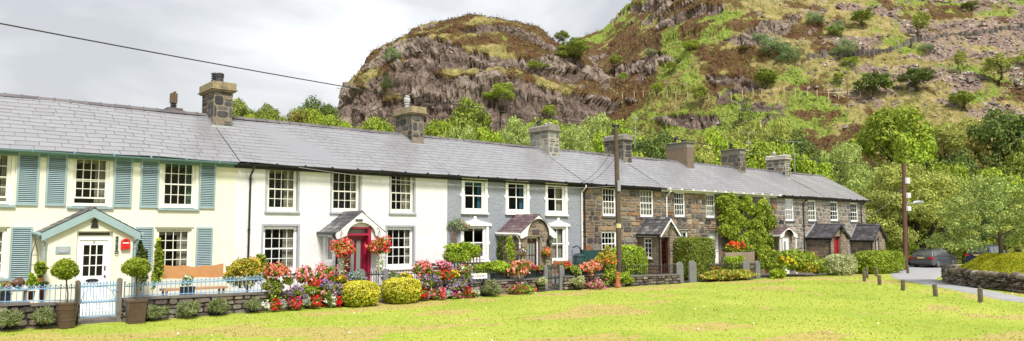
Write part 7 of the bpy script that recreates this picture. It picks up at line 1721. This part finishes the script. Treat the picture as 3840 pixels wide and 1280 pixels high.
for (k, u, vt, w_, d, lab) in (
    ('oak', 598, 250, 80, 105, 'bushy green tree just right of the first chimney'), ('oak', 652, 262, 95, 100, 'rounded mid green tree right of the first chimney group'),
    ('fresh', 626, 276, 70, 92, 'low green scrub between the two trees right of the first chimney'), ('oak', 684, 274, 60, 98, 'low green scrub left of the bare rocky rise'), ('yellowbush', 742, 268, 70, 104, 'olive brown scrub on the low rise left of the dark skyline tree'), ('fresh', 764, 256, 56, 112, 'light green scrub against the dark skyline tree'),
    ('fresh', 712, 296, 60, 90, 'small green bush top at the ridge of the white cottage'), ('oakdark', 792, 232, 95, 118, 'taller dark green tree on the skyline left of the rocky mound'),
    ('fresh', 832, 276, 80, 96, 'light green tree below the left foot of the rocky mound'), ('limetree', 878, 305, 70, 84, 'yellow green tree at the ridge left of the second chimney'),
    ('fresh', 948, 280, 88, 90, 'bright green tree left of the second chimney under dark crags'), ('oak', 1180, 248, 80, 128, 'round bright green tree on the lower crag above the white ridge'),
    ('fresh', 1098, 283, 96, 92, 'tall fresh green tree right of the second chimney'), ('willowpale', 1160, 300, 120, 86, 'pale feathery sallow behind the white cottage ridge'),
    ('limetree', 1232, 315, 80, 80, 'yellow green sallow left of the third chimney'), ('willowpale', 1300, 282, 88, 95, 'tall feathery pale tree left of the third chimney'),
    ('willowpale', 1345, 318, 70, 82, 'short pale bush tops directly behind the third chimney'), ('fresh', 1375, 278, 56, 100, 'slim bright green tree beside the bare reddish sapling'),
    ('willowpale', 1440, 298, 110, 90, 'wide pale green sallow right of the third chimney'), ('willowpale', 1508, 272, 110, 104, 'large pale sallow left of the wooden pole'),
    ('limetree', 1562, 300, 90, 94, 'yellow green tree behind the wooden pole'), ('oakdark', 1652, 312, 120, 82, 'dark green broadleaf tree right of the bent cowl'),
    ('willow', 1725, 322, 90, 86, 'grey green tree behind the pebbledashed chimney'), ('limetree', 1808, 318, 70, 96, 'golden green tree left of the ribbed chimney pot'),
    ('willow', 1862, 292, 80, 104, 'loose grey green tree above the ribbed chimney pot'), ('conifer', 1888, 240, 66, 124, 'dark green conifer standing above the stone cottages'),
    ('fresh', 1912, 330, 80, 80, 'vivid dark green tree left of the pale stone chimney'), ('willow', 1958, 290, 84, 110, 'grey green feathery tree right of the conifer'),
    ('oakdark', 1992, 312, 80, 108, 'dark green yew like tree below the scree'), ('limetree', 1982, 360, 100, 78, 'pale lime tree directly behind the pale stone chimney'),
    ('limetree', 2050, 385, 90, 76, 'pale lime tree behind the last chimney aerial'), ('willowpale', 2125, 340, 165, 88, 'broad pale green willow right of the scree'),
    ('oakdark', 1725, 362, 70, 70, 'low dark tree top behind the pebbledashed chimney ridge'), ('fresh', 1590, 360, 80, 70, 'low green tree tops behind the fourth chimney')):
    tree(k, lab, u, vt, w_, d, group=GB)
for (k, u, vt, w_, d, lab) in (
    ('fresh', 2248, 250, 215, 108, 'large rounded deep green tree high among the pale willows'), ('willow', 2395, 298, 190, 112, 'wide grey green willow right of the deep green tree'),
    ('limetree', 2312, 330, 165, 96, 'bright lime green maple in front of the deep green tree'), ('oakdark', 2400, 362, 90, 92, 'dark green tree below the lime maple'),
    ('fresh', 2378, 388, 130, 84, 'green tree above the street light'), ('oakdark', 2548, 248, 150, 100, 'tall dark green tree at the right edge'),
    ('yellowbush', 2462, 340, 120, 100, 'olive brown tinted tree left of the tall dark tree'), ('oak', 2585, 360, 120, 90, 'olive green tree at the far right edge'),
    ('limetree', 2515, 420, 190, 78, 'yellow green tree tops behind the young tree'), ('willowpale', 2200, 405, 170, 78, 'pale willow crown behind the end gable'),
    ('willowpale', 2440, 428, 150, 74, 'pale willow crown between pole and young tree'), ('willow', 2128, 470, 90, 70, 'low grey green willow at the end gable'),
    ('willow', 2560, 480, 170, 72, 'shaded willow behind the young tree'), ('oakdark', 2440, 520, 140, 70, 'shaded dark tree behind the parked cars'),
    ('oakdark', 2200, 520, 110, 72, 'shaded dark tree beside the last porch'), ('yew', 2292, 470, 215, 68, 'added near black tree standing for the shade under the willow crown'), ('yew', 2420, 520, 130, 66, 'added near black tree standing for shade between the willow and the young tree'), ('willow', 2520, 560, 150, 68, 'shaded undergrowth tree behind the dark blue car')):  # both 'yew' entries are added trees that carry the willow's shade in their colour
    tree(k, lab, u, vt, w_, d, group=GR)
# the big spreading willow with the dark forked trunk
p = onD(2300*1.4907, 985, 62); b = Vector((p.x, p.y, hz(p.x, p.y))); t_ = thing('tree', 'huge spreading willow with dark forked trunk behind the red brown pole', 'tree', b, GR); s, d = cs(b.x, b.y)
mb = MB()
for (pts, rad) in ((((0,0,-.5),(0,0,1.0),(.15,0,2.0)), (.5,.4,.36)), (((.15,0,1.8),(-.7,.3,3.4),(-1.7,.6,5.6)), (.30,.22,.06)), (((.1,0,.8),(1.1,-.2,2.4),(2.3,-.5,4.8)), (.28,.2,.06)), (((.15,0,1.8),(.5,.2,3.8),(.3,.4,6.8)), (.27,.2,.05)), (((-.7,.3,3.2),(-2.2,-.4,4.4),(-3.6,-.8,5.2)), (.16,.1,.03)), (((1.0,-.2,2.3),(2.9,0,3.2),(4.2,.3,3.8)), (.16,.1,.03))):
    mb.tube([b+Vector(q[0]*Rt.xyz)+Vector((0,0,q[2]))+Fh*q[1] if False else b+Rt*q[0]+Fh*q[1]+Vector((0,0,q[2])) for q in pts], rad, 9)
mb.build('trunk', island_mat('dark_bark', [(0,(.035,.028,.022)),(1,(.05,.04,.03))], .95, 6, .5, .8, .1), t_, smooth=True)  # much darker than the common bark
rr = random.Random(31); Ls = []
for i in range(95):
    a = rr.uniform(0, 6.283); k = rr.random()**.5; x, y = 4.6*k*math.cos(a), 4.4*k*math.sin(a); zt = 8.3*(1-.55*k**2.4); z = zt-rr.random()**1.6*(2.6+1.6*k); z = max(z, 2.3+2.6*(1-k)+(1.7 if y < 1 and -1.6 < x < 3.2 else 0)); w_ = rr.uniform(.7, 1.25)
    q = Rt*x+Fh*y; Ls.append((q.x, q.y, z, w_, w_, w_*.75))
link_mesh('crown', crown_mesh('crown', Ls, 38000, .12, 9, .5, .65, .38, .2), LF['willow'], t_)
# young tree on the mound
b = onD(3755, 968, 34.5); b.z = onD(3755, 968, 34.5).z-.1; t_ = thing('tree', 'young light green tree with slim trunk growing from the mound', 'tree', b, GR)
mb = MB(); mb.tube([b-Vector((0,0,.3)), b+Vector((.02,0,.6)), b+Vector((-.05,0,1.4)), b+Vector((.05,.05,3.0))], [.12, .10, .085, .03], 8)
for i in range(9): a = i*2.4; z = .75+.2*i; l = 1.5-.09*i; mb.tube([b+Vector((0,0,z)), b+Vector((math.cos(a)*l*.5, math.sin(a)*l*.5, z+.35)), b+Vector((math.cos(a)*l, math.sin(a)*l, z+.55))], [.045, .03, .01], 6)
mb.build('trunk', BARK, t_); rr = random.Random(12); Ls = []
for i in range(80):
    a = rr.uniform(0, 6.283); k = rr.random()**.5; x, y = 2.45*k*math.cos(a), 2.2*k*math.sin(a); zt = 4.1*(1-.5*k**2); z = max(zt-rr.random()**1.2*2.6, .55+.2*rr.random()+.5*(1-k)); w_ = rr.uniform(.28, .6)
    q = Rt*(x-.35)+Fh*y; Ls.append((q.x, q.y, z, w_, w_, w_*.7))
link_mesh('crown', crown_mesh('crown', Ls, 13000, .055, 19, .3, .5, .6, .5), leaf_mat('leaf_young', [(0,(.12,.19,.04)),(.5,(.25,.34,.085)),(.9,(.42,.50,.17)),(1,(.55,.45,.08))]), t_)
# hillside trees and bushes, each standing where it is seen
for (k, u, vt, w_, vb, lab) in (
    ('oak', 1414, 78, 44, 108, 'small dark oak on the saddle right of the mound top'), ('oak', 1446, 97, 88, 166, 'round oak on the saddle just right of the mound'), ('thorn', 1412, 125, 40, 158, 'low green bush left of the saddle oak'),
    ('birch', 1547, 134, 50, 178, 'small rounded birch on the green gully slope'), ('bush', 1568, 182, 26, 204, 'tiny bush below the gully birch'), ('bluebush', 990, 118, 50, 160, 'grey green bush near the left shoulder of the mound'),
    ('conifer', 974, 180, 34, 228, 'small dark fir on the left flank of the mound'), ('bush', 1262, 205, 66, 268, 'green bush growing in the cleft of the mound crags'), ('bush', 1345, 154, 54, 178, 'bright green bush on the upper right ledge of the mound'),
    ('bush', 1232, 230, 44, 262, 'lime bush at the left of the mound cleft'), ('bush', 1380, 262, 40, 300, 'small green bush at the right foot of the mound'),
    ('bluebush', 1945, 88, 76, 150, 'largest grey green rowan on the dark knoll'), ('bluebush', 1988, 112, 66, 165, 'grey green bush right of the largest knoll rowan'), ('thorn', 1925, 168, 66, 232, 'bright green thorn beside the knoll rock wall'),
    ('bluebush', 1908, 80, 40, 110, 'pale bush at the upper left of the knoll rowans'), ('bluebush', 2130, 95, 66, 150, 'pale grey willow bush in the valley between knoll and slope'), ('bluebush', 2050, 25, 46, 70, 'grey bush high on the right of the knoll'),
    ('bush', 2098, 60, 40, 96, 'green bush below the high grey bush'), ('thorn', 2172, 18, 62, 76, 'yellow green hawthorn at the top of the bright bracken'), ('bluebush', 2108, 50, 46, 92, 'pale bush next to the valley hawthorn'),
    ('birch', 2318, 24, 60, 100, 'slender birch high on the right slope'), ('thorndark', 2196, 178, 92, 254, 'dark spreading hawthorn on the scree'), ('thorndark', 2306, 166, 84, 236, 'dark hawthorn with visible trunk on the right slope'),
    ('birch', 2416, 122, 38, 186, 'thin sparse birch in the middle of the right slope'), ('birch', 2512, 130, 86, 218, 'full pale birch near the right edge of the slope'), ('thorn', 2420, 224, 62, 284, 'open small hawthorn above the dark right tree'),
    ('bush', 2568, 138, 44, 170, 'green thicket at the right edge of the slope'), ('bluebush', 2330, 108, 40, 134, 'dark bush beside the pale fallen tree'), ('thorn', 2440, 3, 44, 26, 'bush at the top edge of the right slope'),
    ('birch', 1690, 150, 36, 186, 'dim small birch left of the knoll cliffs'), ('birch', 1762, 205, 60, 276, 'thin young birch above the pebbledashed chimney'), ('bush', 1738, 100, 44, 130, 'low bush on the lower knoll slope'),
    ('bush', 2140, 142, 46, 170, 'small green bush in the bracken of the valley'), ('birch', 2112, 178, 34, 222, 'young birch left of the dark spreading hawthorn'), ('yellowbush', 1872, 112, 30, 130, 'rusty bush on the dark knoll'),
    ('bluebush', 1640, 120, 38, 146, 'pale bush at the left foot of the second hill'), ('bush', 1652, 206, 34, 236, 'small bush under the gully slope'), ('bush', 2590, 290, 60, 330, 'thicket low at the right edge of the slope')):
    tree(k, lab, u, vt, w_, vbase=vb, group=GH)
# bushes on the far side of the car park
for (k, u, vt, w_, d, lab) in (('bush', 2268, 588, 62, 60, 'rounded green bush between end cottage and red brown pole'), ('bush', 2420, 590, 60, 66, 'tall tufted green bush behind the grey car'), ('bush', 2470, 600, 50, 66, 'green bush between the two cars'), ('bush', 2230, 600, 40, 62, 'small shaded bush beside the last porch')):
    tree(k, lab, u, vt, w_, d, cat='bush', group='bushes round the car park')
# dead trees
def bare(label, u, vt, vb, lean, mat, seed):
    b = onHill(u*1.4907, vb*1.4907); s, d = cs(b.x, b.y); h = onD(u*1.4907, vt*1.4907, d).z-b.z; mb = MB(); rr = random.Random(seed); top = b+Vector((0,0,h))+Rt*lean*h
    mb.tube([b-Vector((0,0,.3)), b.lerp(top, .5), top], [h*.022, h*.015, h*.004], 6)
    for i in range(22): f = .2+.75*i/22; q = b.lerp(top, f); a = i*2.4; l = h*.17*(1.15-f); mb.tube([q, q+Vector((math.cos(a)*l, math.sin(a)*l, l*.45))], [h*.006, h*.002], 4)
    o = mb.build('dead_tree', mat, loc=b); return tag(o, label, 'dead tree')
bare('bare brown dead larch standing on the scree', 2133, 190, 268, .0, paint('dead_larch', (.22,.11,.06), .95, .2, 5, 0), 3)
bare('pale fallen dead tree with white branches on the right slope', 2380, 108, 138, -1.2, paint('bleached_wood', (.62,.57,.48), .9, .1, 5, 0), 4)
bare('bare reddish sapling at the foot of the mound crags', 1368, 255, 300, .05, paint('red_twig', (.24,.10,.06), .95, .2, 5, 0), 5)

# ------------------------------------------------------------------ the slope's small growth and loose rock
X_, Y_, P_, rock_, heath_, green_, scree_, slope_, s_, d_, qq_, Nn_ = TER
def scatter(name, wgt, n, size, mat, seed, dist=(.9, 1.15), up=.25, flat=.25, narrow=.5, clump=5, spread=.5):
    r = np.random.default_rng(seed); rad = np.hypot(s_, d_); w_ = wgt*(rad > 70)*(rad < 290)*rad*(P_[:, 2] > 3); w_ = np.clip(w_, 0, None); w_ /= w_.sum()
    i = r.choice(len(w_), n, p=w_); Q = np.repeat(P_[i], clump, 0)+r.normal(0, spread, (n*clump, 3))*np.array([1, 1, .25]); Q[:, 2] += up*r.random(len(Q)); N = np.repeat(Nn_[i], clump, 0)
    o = link_mesh(name, mesh_np(name, *leaf_cards(Q, N, size, r, flat, narrow)), mat); o['kind'] = 'stuff'; return o
hm = leaf_mat('heather_leaf', [(0,(.035,.022,.015)),(.35,(.085,.042,.025)),(.6,(.135,.065,.035)),(.75,(.11,.10,.03)),(.92,(.19,.18,.05)),(1,(.28,.15,.10))], .15, .8, .15, .35)
scatter('heather', heath_**2*(1-rock_*.6), 15000, .19, hm, 1, up=.25)
gm = leaf_mat('tussock_leaf', [(0,(.11,.11,.035)),(.35,(.20,.185,.06)),(.65,(.31,.25,.10)),(1,(.44,.33,.18))], .2, .8, .12, .3)
scatter('tussock_grass', (1-heath_)*(1-rock_*.85)*(1-scree_*.9), 11000, .18, gm, 2, up=.3, narrow=.3)
bm_ = leaf_mat('bracken_leaf', [(0,(.06,.11,.022)),(.5,(.14,.20,.04)),(1,(.25,.31,.08))], .25, .7, .12, .3)
scatter('bracken', sstep(.5, .9, green_)*(1-rock_)*(1-heath_*.7), 9000, .26, bm_, 3, up=.5)
def rubble():
    r = np.random.default_rng(8); w_ = (scree_**1.5+.10*rock_+.06*(s_ > 55))*(P_[:, 2] > 4)*np.hypot(s_, d_)*(np.hypot(s_, d_) < 290); w_ /= w_.sum(); n = 7500; i = r.choice(len(w_), n, p=w_); C_ = P_[i]
    base = np.array([(-1,-1,-1),(1,-1,-1),(1,1,-1),(-1,1,-1),(-.8,-.7,1),(.8,-.8,1),(.7,.8,1),(-.7,.7,1)], float); S = (r.lognormal(-1.75, .45, n))[:, None, None]
    V = base[None]*(1+r.normal(0, .22, (n, 8, 3)))*np.array([1.2, 1, .6])*S; a = r.uniform(0, 6.28, n)[:, None]; x = V[..., 0]*np.cos(a)-V[..., 1]*np.sin(a); y = V[..., 0]*np.sin(a)+V[..., 1]*np.cos(a)
    V = np.stack([x, y, V[..., 2]+x*r.normal(0, .35, (n, 1))], -1)+C_[:, None]+np.array([0, 0, .1]); f = np.array([(3,2,1,0),(4,5,6,7),(0,1,5,4),(1,2,6,5),(2,3,7,6),(3,0,4,7)])
    o = link_mesh('rubble', mesh_np('rubble', V.reshape(-1, 3), (f[None]+8*np.arange(n)[:, None, None]).reshape(-1, 4)), island_mat('scree_rock', [(0,(.12,.095,.09)),(.4,(.22,.18,.165)),(.75,(.34,.28,.24)),(1,(.50,.45,.41))], .95, 2, .4, .6, .1)); o['kind'] = 'stuff'
rubble()
def long_wall():
    mb = MB(); uv = [(2040,150),(2120,146),(2200,140),(2270,122),(2340,104),(2420,92),(2500,84),(2576,76),(2640,70)]; P = [onHill(a*1.4907, b*1.4907) for a, b in uv]; rr = random.Random(2)
    for a, b in zip(P[:-1], P[1:]):
        n = max(2, int((b-a).length/.9))
        for i in range(n): q = a.lerp(b, i/n); q = Vector((q.x, q.y, hz(q.x, q.y))); w_ = rr.uniform(.45, .7); h_ = rr.uniform(.7, 1.25); mb.prism([(-w_,-.5),(w_,-.5),(w_*rr.uniform(.5,.95),h_),(-w_*rr.uniform(.5,.95),h_*rr.uniform(.8,1))], (0,.5,0), org=q)
    tag(mb.build('field_wall', island_mat('far_wall_stone', [(0,(.08,.07,.065)),(1,(.22,.19,.17))], .95, 2, .4, .5), loc=P[0]), 'ruined dark field wall climbing across the right slope', 'wall', kind='thing')
long_wall()
def posts():
    t_ = thing('wire_fence', 'line of pale wooden fence posts below the dark knoll', 'fence', onHill(1600*1.4907, 250*1.4907)); pm = paint('new_post', (.55,.42,.26), .9, .2, 4, 0); rr = random.Random(3); q0 = None
    for i in range(24):
        u = 1568+27*i+rr.uniform(-4, 4); v = 252-6*math.sin(i*.55)-(.35*i)+rr.uniform(-2, 2); b = onHill(u*1.4907, v*1.4907); mb = MB(); mb.tube([b-Vector((0,0,.3)), b+Vector((rr.uniform(-.1,.1), 0, 1.5))], .09, 5); mb.build('post', pm, t_)
        if q0 is not None: mb = MB(); mb.tube([q0+Vector((0,0,1.2)), b+Vector((0,0,1.2))], .012, 3); mb.build('wire', GALV, t_)
        q0 = b
posts()
